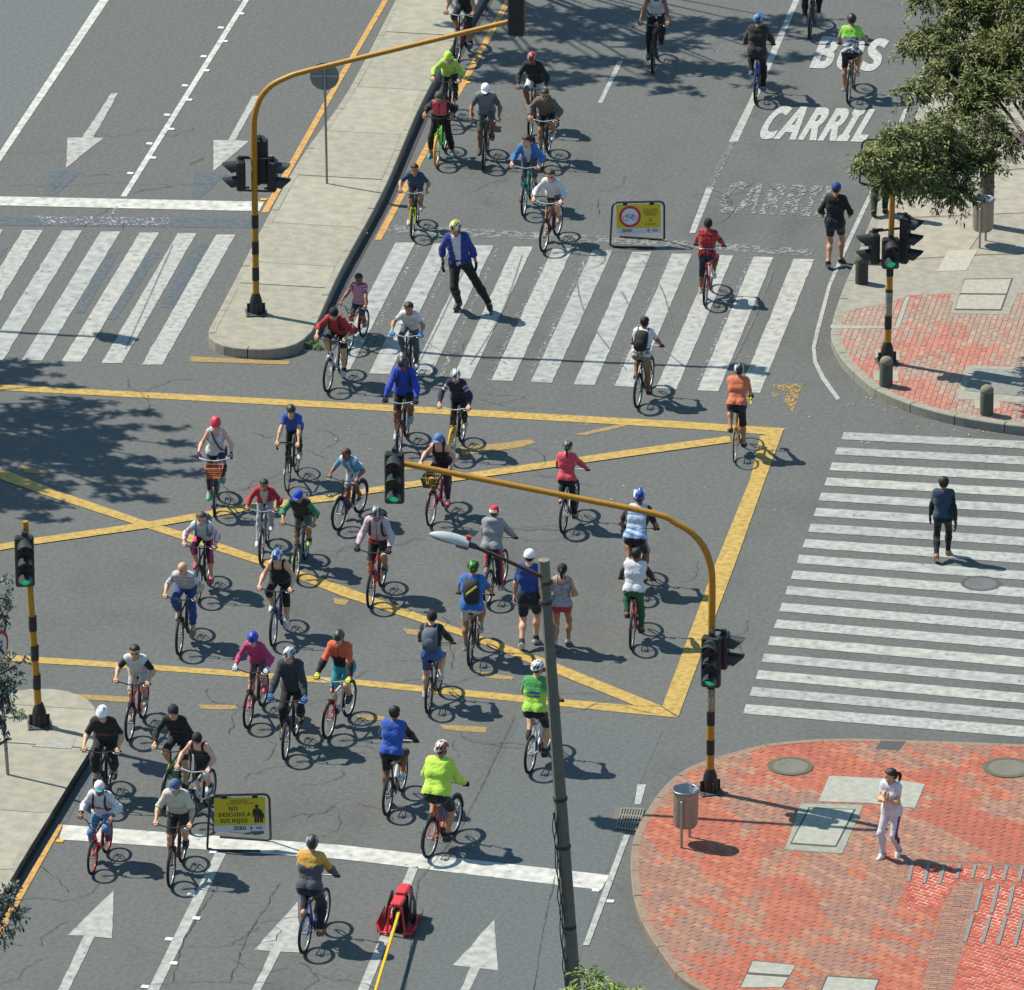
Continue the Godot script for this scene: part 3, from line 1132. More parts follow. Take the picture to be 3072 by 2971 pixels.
func walker(o: Dictionary, place: Vector3, turn: float) -> void:
	# on foot; forward is -z; step > 0 puts the right foot ahead
	var root := thing("person", o.lab, "person", place, turn, "people crossing the junction")
	var s: float = o.get("s", 1.0)
	var fem: bool = o.get("fem", false)
	var fat: float = o.get("fat", 1.0)
	var lean := deg_to_rad(o.get("lean", 4.0))
	var step: float = o.get("step", 0.28)
	var lift: float = o.get("raise", 0.0)
	var hip := Vector3(0, (0.925 - absf(step) * 0.09) * s + lift, 0)
	var spine := Vector3(o.get("sway", 0.0), cos(lean), -sin(lean)).normalized()
	var T := Transform3D(Basis(), hip)
	T.basis.y = spine
	T.basis.x = (Vector3.RIGHT - spine * spine.x).normalized()
	T.basis.z = T.basis.x.cross(spine).normalized()
	var b := torso_bones(T, s, fem, fat)
	for sx in [-1.0, 1.0]:
		b.append([T * (Vector3(sx * 0.075, -0.05, 0.03) * s), T * (Vector3(sx * 0.075, 0.02, 0.03) * s), 0.095 * s * fat, 0.095 * s * fat, 0, 0, 0])
	var hands := []
	for side in [1.0, -1.0]:
		var sg: float = side
		var fz: float = -step * sg
		var ankle := Vector3(side * o.get("gap", 0.09), 0.085 * s + lift, fz)
		if o.has("feet"):
			var ft: Array = o.feet[0 if side > 0 else 1]
			ankle = Vector3(ft[0], ft[1], ft[2])
		elif fz > 0.05:
			ankle.y += fz * 0.35 * o.get("kick", 1.0)
		var hj := T * (Vector3(side * 0.09, -0.03, 0) * s)
		var kn := knee(hj, ankle, 0.435 * s, 0.425 * s, Vector3(side * 0.1, 0, -1))
		limb(b, hj, kn, ankle, true, s, fat, side, Vector3(0, 0, 1))
		var fd := Vector3(side * 0.18, -0.12 if fz <= 0.05 else -0.75 * o.get("kick", 1.0), -1)
		if o.has("feet"):
			fd = Vector3(side * 0.35, -0.12, -1)
		foot(b, ankle, fd, s)
		var sh := T * (Vector3(side * (0.138 if fem else 0.153), 0.465, -0.01) * s)
		var wrist := T * (Vector3(side * 0.255, -0.06, 0.0) * s) + Vector3(0, 0, step * sg * 0.75)
		var hb := Basis.from_euler(Vector3(deg_to_rad(-20.0 + 40.0 * step * sg), 0, side * 0.1))
		if o.has("arms"):
			var w: Array = o.arms[0 if side > 0 else 1]
			wrist = T * (Vector3(w[0], w[1], w[2]) * s)
			hb = Basis.from_euler(Vector3(deg_to_rad(w[3]), deg_to_rad(w[4]), deg_to_rad(w[5])))
		var elbow := knee(sh, wrist, 0.285 * s, 0.26 * s, Vector3(side * o.get("elb", 0.5), -0.3, 0.8))
		limb(b, sh, elbow, wrist, false, s, fat, side, Vector3.ZERO)
		hands.append([Transform3D(hb * s, wrist), false, side])
	var npv := T * (Vector3(0, 0.545, -0.005) * s) + Vector3(0, 0.025, -0.012) * s
	var H := Transform3D(Basis.from_euler(Vector3(deg_to_rad(o.get("pitch", 0.0)), deg_to_rad(o.get("yaw", 0.0)), 0)) * (s * 1.02), npv)
	b.append([T * (Vector3(0, 0.46, 0.01) * s), npv + Vector3(0, 0.02, 0.012) * s, 0.056 * s, 0.050 * s, 7, 0, 1])
	make_person(o, root, b, T, H, hands)
	#DBG
	if o.get("skates", false):
		var n := 0
		for bn in b:
			if bn[4] == 6 and bn[6] == 0.6:
				n += 1
				var a: Vector3 = bn[0]
				var e: Vector3 = bn[1] + (bn[1] - bn[0]) * 0.7
				var g := Geo.new()
				var dirn := Vector3(e.x - a.x, 0, e.z - a.z).normalized()
				var mid := (a + e) * 0.5
				var ground := minf(a.y, e.y) - 0.034
				g.box(Transform3D(Basis(Vector3.UP.cross(-dirn).normalized(), Vector3.UP, -dirn), Vector3(mid.x, ground - 0.025, mid.z)), Vector3(0.022, 0.05, 0.24), 0.004)
				for k in 4:
					var c := mid + dirn * (-0.12 + 0.08 * k)
					g.tube([Vector3(c.x, ground - 0.05, c.z) + Vector3.UP.cross(dirn) * 0.011, Vector3(c.x, ground - 0.05, c.z) - Vector3.UP.cross(dirn) * 0.011], 0.037, 12)
				put("skate_wheels", g.done(), mat("1c1d20", 0.5), root)

func pair(o: Dictionary, place: Vector3, turn: float) -> void:
	if not o.has("bottle") and o.get("bike", "mtb") == "mtb" and rng.randf() < 0.3:
		o["bottle"] = ["c8ccd0", "3a3d42", "a83a34"][rng.randi() % 3]
	if not o.has("light") and rng.randf() < 0.6:
		o["light"] = "b0282c"
	if not o.has("barc") and rng.randf() < 0.4:
		o["barc"] = "a2a5aa"
	if not o.has("guard") and rng.randf() < 0.15:
		o["guard"] = true
	make_bike(o, place, turn)
	rider(o, place, turn)

func faded(hex: String) -> Color:
	# worn cloth: a little greyer than new
	var c := lin(hex)
	var l := c.get_luminance()
	return c.lerp(Color(l, l, l), 0.10)

# ---------------------------------------------------------------- bicycles (forward is -z, ground under the middle is the origin)
func grips(kind: String, s: float) -> Vector3:
	match kind:
		"road": return Vector3(0.20, 0.94, -0.55) * s
		"city": return Vector3(0.30, 1.07, -0.24) * s
		"bmx": return Vector3(0.30, 1.02, -0.30) * s
	return Vector3(0.285, 1.01, -0.37) * s

func saddle_top(kind: String, s: float) -> Vector3:
	match kind:
		"road": return Vector3(0, 0.97, 0.22) * s
		"bmx": return Vector3(0, 0.86, 0.22) * s
		"city": return Vector3(0, 0.92, 0.24) * s
	return Vector3(0, 0.94, 0.22) * s

func crank_centre(_kind: String, s: float) -> Vector3:
	return Vector3(0, 0.285, 0.03) * s

func shape(key: String, maker: Callable) -> ArrayMesh:
	if not kept.has(key):
		var g := Geo.new()
		maker.call(g)
		kept[key] = g.done()
	return kept[key]

func make_bike(o: Dictionary, place: Vector3, turn: float) -> void:
	var kind: String = o.get("bike", "mtb")
	var s: float = o.get("bs", 1.0)
	var B := thing("bicycle", o.blab, "bicycle", place, turn, "bicycles crossing the junction")
	var R := 0.335
	var tw := 0.013 if kind == "road" else (0.021 if kind == "city" else 0.026)
	var bars := kind
	var S := Transform3D(Basis().scaled(Vector3.ONE * s), Vector3.ZERO)
	var paint := mat(o.get("bc", "1b1c20"), 0.35)
	var steel := mat("9fa3a8", 0.35, 0.7)
	var black := mat("141416", 0.6)
	var rubber := mat(o.get("tyre", "17171a"), 0.85)
	var rimm := mat(o.get("rim", "b9bcc0"), 0.35, 0.5)
	var rear := Vector3(0, R, 0.46)
	var front := Vector3(0, R, -0.56)
	var bb := Vector3(0, 0.285, 0.03)
	var drop: bool = o.get("fem", false) and kind == "city"
	put("frame", shape("frame%s%s" % [kind, drop], func(g: Geo):
		var top := Vector3(0, 0.755, -0.36)
		var low := Vector3(0, 0.63, -0.40)
		var st := Vector3(0, 0.74, 0.17)
		g.tube([low, top], 0.022, 8)
		g.tube([low + Vector3(0, 0.01, 0), bb], 0.021, 8)
		if drop:
			g.tube([top - Vector3(0, 0.03, 0), Vector3(0, 0.46, 0.09)], 0.016, 8)
		else:
			g.tube([top - Vector3(0, 0.03, 0), st], 0.018, 8)
		g.tube([bb, Vector3(0, 0.80, 0.187)], 0.017, 8)
		for sx in [-1.0, 1.0]:
			g.tube([bb + Vector3(sx * 0.03, 0, 0.02), rear + Vector3(sx * 0.06, 0, 0)], 0.010, 6)
			g.tube([st + Vector3(sx * 0.018, 0, 0.01), rear + Vector3(sx * 0.06, 0, 0)], 0.009, 6)
		g.tube([bb - Vector3(0.035, 0, 0), bb + Vector3(0.035, 0, 0)], 0.023, 10)), paint, B, S)
	put("fork", shape("fork" + kind, func(g: Geo):
		for sx in [-1.0, 1.0]:
			g.tube([Vector3(sx * 0.05, 0.64, -0.412), Vector3(sx * 0.056, 0.50, -0.46), front + Vector3(sx * 0.055, 0, 0)], [0.017, 0.016, 0.011], 8)
		g.box(at(Vector3(0, 0.645, -0.405)), Vector3(0.12, 0.03, 0.045), 0.008)), mat(o.get("fc", o.get("bc", "1b1c20")), 0.35), B, S)
	for w in 2:
		var c := rear if w == 0 else front
		var xf := S * at(c)
		var ty := put("wheel", shape("tyre%.3f" % tw, func(g: Geo):
			var ring := []
			for k in 36:
				ring.append(Vector3(0, sin(TAU * k / 36.0), cos(TAU * k / 36.0)) * (R - tw))
			g.tube(ring, tw, 8, false, true)), mat(o.get("tyref", o.get("tyre", "17171a")), 0.85) if w == 1 else rubber, B, xf)
		put("rim", shape("rim%.3f" % tw, func(g: Geo):
			var ring := []
			for k in 36:
				ring.append(Vector3(0, sin(TAU * k / 36.0), cos(TAU * k / 36.0)) * (R - tw * 2.0 - 0.008))
			g.tube(ring, 0.0115, 6, false, true)), rimm, ty)
		put("spoke_set", shape("spokes", func(g: Geo):
			for k in 28:
				var a := TAU * k / 28.0
				var sx := 1.0 if k % 2 else -1.0
				var d := Vector3(0, sin(a), cos(a))
				var e := Vector3(0, sin(a + 0.5 * (1 if k % 4 < 2 else -1)), cos(a + 0.5 * (1 if k % 4 < 2 else -1)))
				g.tube([e * 0.02 + Vector3(sx * 0.028, 0, 0), d * 0.275], 0.0016, 3, false)), steel, ty)
		put("hub", shape("hub%d" % w, func(g: Geo):
			g.tube([Vector3(-0.055, 0, 0), Vector3(0.055, 0, 0)], 0.016, 8)
			if w == 0:
				g.tube([Vector3(0.030, 0, 0), Vector3(0.044, 0, 0)], 0.042, 14)), steel, ty)
	put("seat_post", shape("post" + kind, func(g: Geo):
		g.tube([Vector3(0, 0.79, 0.185), saddle_top(kind, 1.0) + Vector3(0, -0.05, 0.0)], 0.0135, 8)), steel, B, S)
	put("saddle", shape("saddle" + kind, func(g: Geo):
		var c := saddle_top(kind, 1.0) - Vector3(0, 0.03, 0)
		var q := g.v.size()
		for a in 9:
			var u := a / 8.0
			var wd: float = lerpf(0.022, 0.075 if kind != "city" else 0.095, smoothstep(0.25, 0.85, u)) * (1.0 - 0.5 * smoothstep(0.85, 1.0, u))
			for b in 12:
				var th := TAU * b / 12.0
				var tap := 0.55 if a == 0 or a == 8 else 1.0
				g.vert(c + Vector3(cos(th) * wd * tap, sin(th) * 0.028 * tap + 0.008 * u, -0.15 + 0.27 * u), Vector3(cos(th), sin(th) * 1.5, -0.8 if a == 0 else (0.8 if a == 8 else 0.0)).normalized())
		for a in 8:
			for b in 12:
				var p := q + a * 12 + b
				var p2 := q + a * 12 + (b + 1) % 12
				g.tri(p, p2, p2 + 12)
				g.tri(p, p2 + 12, p + 12)), mat(o.get("sadc", "141416"), 0.6), B, S)
	put("stem", shape("stem" + kind, func(g: Geo):
		var h := grips(kind, 1.0)
		g.tube([Vector3(0, 0.75, -0.36), Vector3(0, h.y - 0.03 if kind != "bmx" else 0.86, -0.345), Vector3(0, h.y - 0.015 if kind != "bmx" else 0.87, -0.42)], 0.015, 8)), steel if kind == "city" else black, B, S)
	var bar := put("handlebar", shape("bar" + kind, func(g: Geo):
		var h := grips(kind, 1.0)
		if kind == "road":
			g.tube([Vector3(-0.2, h.y, -0.42), Vector3(0.2, h.y, -0.42)], 0.013, 8)
			for sx in [-1.0, 1.0]:
				g.tube(smooth_path([Vector3(sx * 0.2, h.y, -0.42), Vector3(sx * 0.2, h.y + 0.005, -0.50), Vector3(sx * 0.2, h.y - 0.03, -0.57), Vector3(sx * 0.2, h.y - 0.10, -0.55), Vector3(sx * 0.2, h.y - 0.12, -0.44)], 4), 0.015, 8)
		elif kind == "city":
			for sx in [-1.0, 1.0]:
				g.tube(smooth_path([Vector3(0, 1.05, -0.42), Vector3(sx * 0.12, 1.07, -0.42), Vector3(sx * 0.25, 1.075, -0.36), Vector3(sx * 0.30, 1.07, -0.24), Vector3(sx * 0.31, 1.065, -0.16)], 4), 0.012, 8)
		elif kind == "bmx":
			for sx in [-1.0, 1.0]:
				g.tube(smooth_path([Vector3(0, 0.87, -0.42), Vector3(sx * 0.06, 0.87, -0.42), Vector3(sx * 0.16, 1.00, -0.36), Vector3(sx * 0.24, 1.02, -0.32), Vector3(sx * 0.35, 1.02, -0.29)], 4), 0.012, 8)
			g.tube([Vector3(-0.12, 0.96, -0.385), Vector3(0.12, 0.96, -0.385)], 0.010, 6)
		else:
			g.tube(smooth_path([Vector3(-0.33, 1.01, -0.36), Vector3(-0.2, 1.01, -0.38), Vector3(-0.06, 0.99, -0.41), Vector3(0.06, 0.99, -0.41), Vector3(0.2, 1.01, -0.38), Vector3(0.33, 1.01, -0.36)], 3), 0.0125, 8)), mat(o.get("barc", "2a2b2e"), 0.4), B, S)
	if kind != "road":
		for sx in [-1.0, 1.0]:
			put("grip", shape("grip%s%d" % [kind, sx], func(g: Geo):
				var h := grips(kind, 1.0)
				var d := Vector3(0.055, 0, 0.008) if kind != "city" else Vector3(0.01, -0.003, 0.055)
				d.x *= sx
				h.x *= sx
				g.tube([h - d, h + d * 1.1], 0.0165, 8)), black, bar)
			put("brake_lever", shape("lever%s%d" % [kind, sx], func(g: Geo):
				var h := grips(kind, 1.0)
				g.tube([Vector3(sx * (h.x - 0.09), h.y - 0.015, h.z - 0.02), Vector3(sx * (h.x - 0.05), h.y - 0.02, h.z - 0.06), Vector3(sx * (h.x + 0.03), h.y - 0.025, h.z - 0.055)], 0.006, 5)), steel, bar)
	var phi := deg_to_rad(o.get("phi", 0.0))
	var crank_xf := S * Transform3D(Basis(Vector3.RIGHT, phi), bb)
	var crank := put("crank", shape("crank", func(g: Geo):
		g.tube([Vector3(-0.065, 0, 0), Vector3(0.065, 0, 0)], 0.012, 8)
		for sx in [-1.0, 1.0]:
			g.tube([Vector3(sx * 0.065, 0, 0), Vector3(sx * 0.075, -0.165 * sx, 0)], 0.011, 6)), steel, B, crank_xf)
	put("chainring", shape("ring", func(g: Geo):
		g.tube([Vector3(0.042, 0, 0), Vector3(0.048, 0, 0)], 0.085, 20)), mat("3a3b3e", 0.4, 0.6), crank)
	for sx in [-1.0, 1.0]:
		put("pedal", shape("pedal", func(g: Geo):
			g.box(Transform3D(), Vector3(0.09, 0.022, 0.075), 0.006)), black, crank, Transform3D(Basis(Vector3.RIGHT, -phi), Vector3(sx * 0.125, -0.165 * sx, 0)))
	put("chain", shape("chain", func(g: Geo):
		g.tube([bb + Vector3(0.045, 0.085, 0), rear + Vector3(0.04, 0.04, 0)], 0.004, 4)
		g.tube([bb + Vector3(0.045, -0.085, 0), rear + Vector3(0.04, -0.05, -0.02)], 0.004, 4)), mat("55534e", 0.5, 0.6), B, S)
	if o.get("guard", false) or kind == "city":
		for w in 2:
			put("mudguard", shape("guard%d" % w, func(g: Geo):
				var pts := []
				for k in 9:
					var a := deg_to_rad(-5.0 + 20.0 * k) if w == 0 else deg_to_rad(35.0 + 18.0 * k)
					pts.append((rear if w == 0 else front) + Vector3(0, sin(a), cos(a)) * 0.36)
				g.tube(pts, 0.022, 6)), mat(o.get("gc", "26272b"), 0.4), B, S)
	if o.has("basket"):
		var bk := put("basket", shape("basket", func(g: Geo):
			for r in 6:
				var u := r / 5.0
				var w := lerpf(0.12, 0.165, u)
				var d := lerpf(0.09, 0.12, u)
				var y := 0.80 + 0.20 * u
				g.tube([Vector3(-w, y, -0.58 - d), Vector3(w, y, -0.58 - d), Vector3(w, y, -0.58 + d), Vector3(-w, y, -0.58 + d)], 0.010 if r < 5 else 0.016, 5, false, true)
			for k in 9:
				var u := k / 8.0 * 2.0 - 1.0
				for z in [-1.0, 1.0]:
					g.tube([Vector3(u * 0.12, 0.80, -0.58 + z * 0.09), Vector3(u * 0.165, 1.0, -0.58 + z * 0.12)], 0.008, 4)
				for x in [-1.0, 1.0]:
					g.tube([Vector3(x * 0.12, 0.80, -0.58 + u * 0.09), Vector3(x * 0.165, 1.0, -0.58 + u * 0.12)], 0.008, 4)
			g.box(at(Vector3(0, 0.797, -0.58)), Vector3(0.24, 0.012, 0.18), 0.003)
			g.tube([Vector3(0, 0.86, -0.47), Vector3(0, 0.80, -0.37)], 0.012, 6)), mat(o.basket, 0.7), B, S)
		if o.has("cargo"):
			put("orange_ball", shape("cargo", func(g: Geo): g.ball(at(Vector3(-0.02, 0.93, -0.60)), Vector3.ONE * 0.07, 8, 12)), mat(o.cargo, 0.6), bk)
	if o.has("bottle"):
		put("bottle", shape("bottle", func(g: Geo):
			var a := Vector3(0, 0.40, -0.14)
			var e := Vector3(0, 0.54, -0.27)
			var d := Vector3(0, 0.045, 0.04)
			g.tube([a + d, e + d, e.lerp(a, -0.12) + d, e.lerp(a, -0.2) + d], [0.035, 0.035, 0.02, 0.014], 10)), mat(o.bottle, 0.4), B, S)
	if o.has("light"):
		put("tail_reflector", shape("reflector", func(g: Geo):
			g.box(at(Vector3(0, 0.80, 0.25)), Vector3(0.05, 0.035, 0.025), 0.008)), mat(o.light, 0.25), B, S)

# ---------------------------------------------------------------- road and paint
func strip(called: String, pts: Array, y: float, material: Material, parent: Node = null) -> MeshInstance3D:
	var g := Geo.new()
	g.sheet(flat2(pts), y)
	if parent:
		return put(called, g.done(), material, parent)
	return structure(called, g.done(), material)

func line(a: Vector3, b: Vector3, w: float) -> Array:
	var d := (b - a).normalized()
	var n := Vector3(-d.z, 0, d.x) * w * 0.5
	return [a + n, b + n, b - n, a - n]

func build_ground() -> void:
	# one sheet to the horizon, finer near the junction where its tone wanders
	var g := Geo.new()
	var xs := [-700.0, -200.0, -60.0]
	var zs := [-700.0, -200.0, -70.0]
	for k in 193:
		xs.append(-24.0 + k * 0.25)
		zs.append(-36.0 + k * 0.375)
	xs.append_array([60.0, 200.0, 700.0])
	zs.append_array([90.0, 200.0, 700.0])
	var nzx := xs.size()
	for z in zs:
		for x in xs:
			var p := Vector2(x, z)
			var along := p.x * AVE.x + p.y * AVE.z
			var across := p.x * CROSS.x + p.y * CROSS.z
			var t := 1.0 + 0.15 * wobble.get_noise_2d(p.x * 0.12, p.y * 0.12) + 0.10 * wobble.get_noise_2d(p.x * 0.5 + 40.0, p.y * 0.5)
			# faint tyre-polished tracks along the avenue
			t += 0.10 * wobble.get_noise_2d(across * 0.8, along * 0.035 + 9.0)
			# oil down the lane middles, stains, and an older, paler surface on the left carriageway
			t -= 0.035 * cos(TAU * across / 1.66) * smoothstep(-9.0, -7.0, across)
			t -= 0.16 * smoothstep(0.42, 0.62, wobble.get_noise_2d(p.x * 0.9 + 17.0, p.y * 0.6)) * (0.6 + 0.4 * wobble.get_noise_2d(p.x * 3.0, p.y * 3.0))
			t += 0.10 * smoothstep(0.40, 0.65, wobble.get_noise_2d(p.x * 0.5 + 3.0, p.y * 0.25 + 50.0))
			t += 0.16 * smoothstep(-3.0, -7.5, across) * smoothstep(2.0, -6.0, along * -1.0)
			var cool := 0.03 * wobble.get_noise_2d(p.x * 0.08 + 5.0, p.y * 0.06)
			g.tint = Color(t * (1.0 - cool), t * 1.0, t * (0.985 + cool))
			g.vert(Vector3(x, 0, z), Vector3.UP)
	for b in zs.size() - 1:
		for a in nzx - 1:
			var q := b * nzx + a
			g.tri(q, q + 1, q + nzx + 1)
			g.tri(q, q + nzx + 1, q + nzx)
	var m := mat("6d7071", 0.92, 0.0, "asphalt", 2.6).duplicate() as StandardMaterial3D
	m.vertex_color_use_as_albedo = true
	structure("road", g.done(), m)
	# newer, bluer strip of asphalt in the right-hand lane
	strip("asphalt_strip", [Vector3(0.18, 0, 10.13), Vector3(2.56, 0, 10.76), Vector3(1.90, 0, 14.29), Vector3(1.26, 0, 18.43), Vector3(0.90, 0, 21.39), Vector3(-1.56, 0, 21.39), Vector3(-0.94, 0, 15.98)], 0.004, mat("6a7073", 0.92, 0.0, "asphalt", 2.1))
	strip("asphalt_strip", [Vector3(-11.70, 0, -30.68), Vector3(-8.44, 0, -30.68), Vector3(-10.67, 0, -17.06), Vector3(-10.88, 0, -17.06)], 0.004, mat("72787b", 0.92, 0.0, "asphalt", 2.4))
	# black paint laid over old markings
	var over := mat("5c656f", 0.9, 0.0, "paint", 1.3)
	for poly in [[Vector3(-10.33, 0, -14.87), Vector3(-5.11, 0, -14.84), Vector3(-5.10, 0, -14.23), Vector3(-10.30, 0, -14.38)], [Vector3(-9.32, 0, -17.69), Vector3(-8.65, 0, -17.53), Vector3(-9.11, 0, -16.16), Vector3(-9.28, 0, -16.16)], [Vector3(-6.38, 0, -17.53), Vector3(-5.72, 0, -17.44), Vector3(-6.19, 0, -16.03), Vector3(-6.37, 0, -16.03)],
			[Vector3(-7.15, 0, -12.82), Vector3(-6.88, 0, -12.82), Vector3(-7.58, 0, -9.08), Vector3(-7.84, 0, -9.08)], [Vector3(-6.21, 0, -13.33), Vector3(-5.96, 0, -13.33), Vector3(-6.52, 0, -9.71), Vector3(-6.77, 0, -9.77)], [Vector3(-7.89, 0, -12.88), Vector3(-7.68, 0, -12.88), Vector3(-8.21, 0, -9.43), Vector3(-8.39, 0, -9.43)], [Vector3(-10.22, 0, -12.94), Vector3(-9.87, 0, -13.12), Vector3(-10.15, 0, -11.75)],
			[Vector3(-7.42, 0, 14.67), Vector3(-7.35, 0, 14.67), Vector3(-7.02, 0, 12.57), Vector3(-7.09, 0, 12.52)], [Vector3(-5.97, 0, 21.14), Vector3(-2.30, 0, 21.29), Vector3(-2.30, 0, 21.68), Vector3(-5.95, 0, 21.68)]]:
		strip("dark_patch", poly, 0.004, over)

func ragged(poly: Array, amount: float) -> Array:
	# an outline whose edges wander a little, with a chip here and there
	var r := []
	for k in poly.size():
		var a: Vector3 = poly[k]
		var b: Vector3 = poly[(k + 1) % poly.size()]
		var n := maxi(1, int(a.distance_to(b) / 0.22))
		var side := Vector3((b - a).z, 0, -(b - a).x).normalized()
		for s in n:
			var chip := 3.5 if rng.randf() < 0.06 else 1.0
			r.append(a.lerp(b, float(s) / n) + side * (rng.randf() - 0.5) * amount * chip * (0.0 if s == 0 else 1.0))
	return r

func crossing_bar(poly: Array, _material: Material) -> void:
	var tones := ["b2b4b2", "a9acab", "b6b7b3", "aeb1b0"]
	var k := rng.randi() % 4
	strip("crosswalk_stripe", ragged(poly, 0.012), 0.008, mat(tones[k], 0.75, 0.0, "paint", 1.5 + 0.35 * k))

func build_markings() -> void:
	var white := mat("b2b4b2", 0.75, 0.0, "paint", 1.9)
	var fresh := mat("d0d0cc", 0.7, 0.0, "paint", 2.3)
	var grey := mat("9a9e9d", 0.8, 0.0, "worn", 1.5)
	var yellow := mat("c2a256", 0.75, 0.0, "paint", 1.4)
	var tired := mat("a88c58", 0.8, 0.0, "paint", 0.8)
	var deep := mat("d0a05a", 0.7, 0.0, "paint", 1.7)
	# zebra of the left carriageway
	for p in [[Vector3(-10.42, 0, -14.14), Vector3(-10.03, 0, -14.14), Vector3(-11.11, 0, -6.94), Vector3(-11.48, 0, -6.94)], [Vector3(-9.64, 0, -14.11), Vector3(-9.24, 0, -14.11), Vector3(-10.36, 0, -6.91), Vector3(-10.74, 0, -6.91)], [Vector3(-8.86, 0, -14.08), Vector3(-8.47, 0, -14.08), Vector3(-9.62, 0, -6.89), Vector3(-10.02, 0, -6.89)], [Vector3(-8.10, 0, -14.02), Vector3(-7.71, 0, -14.02), Vector3(-8.88, 0, -6.86), Vector3(-9.27, 0, -6.86)],
			[Vector3(-7.33, 0, -13.96), Vector3(-6.95, 0, -13.96), Vector3(-8.14, 0, -6.80), Vector3(-8.51, 0, -6.80)], [Vector3(-6.58, 0, -13.93), Vector3(-6.21, 0, -13.93), Vector3(-7.36, 0, -6.72), Vector3(-7.75, 0, -6.72)], [Vector3(-5.82, 0, -13.84), Vector3(-5.44, 0, -13.84), Vector3(-6.60, 0, -6.64), Vector3(-6.99, 0, -6.64)]]:
		crossing_bar(p, white)
	# zebra of the right carriageway
	for p in [[Vector3(-2.29, 0, -13.39), Vector3(-1.90, 0, -13.39), Vector3(-3.05, 0, -6.39), Vector3(-3.43, 0, -6.39)], [Vector3(-1.54, 0, -13.33), Vector3(-1.17, 0, -13.33), Vector3(-2.30, 0, -6.14), Vector3(-2.69, 0, -6.17)], [Vector3(-0.74, 0, -13.24), Vector3(-0.36, 0, -13.21), Vector3(-1.54, 0, -6.03), Vector3(-1.91, 0, -6.06)], [Vector3(0.03, 0, -13.15), Vector3(0.41, 0, -13.15), Vector3(-0.78, 0, -5.89), Vector3(-1.12, 0, -5.92)],
			[Vector3(0.80, 0, -13.06), Vector3(1.18, 0, -13.03), Vector3(0.01, 0, -5.78), Vector3(-0.39, 0, -5.81)], [Vector3(1.58, 0, -12.94), Vector3(1.97, 0, -12.94), Vector3(0.75, 0, -5.67), Vector3(0.35, 0, -5.73)], [Vector3(2.35, 0, -12.85), Vector3(2.73, 0, -12.85), Vector3(1.55, 0, -5.56), Vector3(1.16, 0, -5.59)], [Vector3(3.13, 0, -12.76), Vector3(3.52, 0, -12.73), Vector3(2.32, 0, -5.45), Vector3(1.92, 0, -5.51)],
			[Vector3(3.95, 0, -12.67), Vector3(4.32, 0, -12.64), Vector3(3.08, 0, -5.34), Vector3(2.70, 0, -5.40)], [Vector3(4.72, 0, -12.58), Vector3(5.11, 0, -12.55), Vector3(3.86, 0, -5.23), Vector3(3.47, 0, -5.29)], [Vector3(5.50, 0, -12.46), Vector3(5.90, 0, -12.43), Vector3(4.64, 0, -5.15), Vector3(4.25, 0, -5.21)]]:
		crossing_bar(p, white)
	# slivers of an older zebra showing beside the newer bars
	for p in [[Vector3(-1.11, 0, -13.24), Vector3(-1.04, 0, -13.24), Vector3(-2.12, 0, -6.17), Vector3(-2.20, 0, -6.17)], [Vector3(-0.29, 0, -13.15), Vector3(-0.24, 0, -13.15), Vector3(-1.30, 0, -6.00), Vector3(-1.39, 0, -6.00)], [Vector3(0.72, 0, -13.00), Vector3(0.79, 0, -13.00), Vector3(-0.41, 0, -5.84), Vector3(-0.49, 0, -5.86)], [Vector3(1.49, 0, -12.94), Vector3(1.56, 0, -12.94), Vector3(0.37, 0, -5.95), Vector3(0.27, 0, -5.95)], [Vector3(3.06, 0, -12.76), Vector3(3.12, 0, -12.76), Vector3(1.92, 0, -5.56), Vector3(1.84, 0, -5.56)], [Vector3(4.63, 0, -12.55), Vector3(4.70, 0, -12.52), Vector3(3.48, 0, -5.45), Vector3(3.41, 0, -5.45)], [Vector3(-1.84, 0, -13.30), Vector3(-1.78, 0, -13.30), Vector3(-2.77, 0, -7.16), Vector3(-2.87, 0, -7.16)]]:
		strip("older_stripe", p, 0.006, mat("a4a8a8", 0.8, 0.0, "ghost", 1.3))
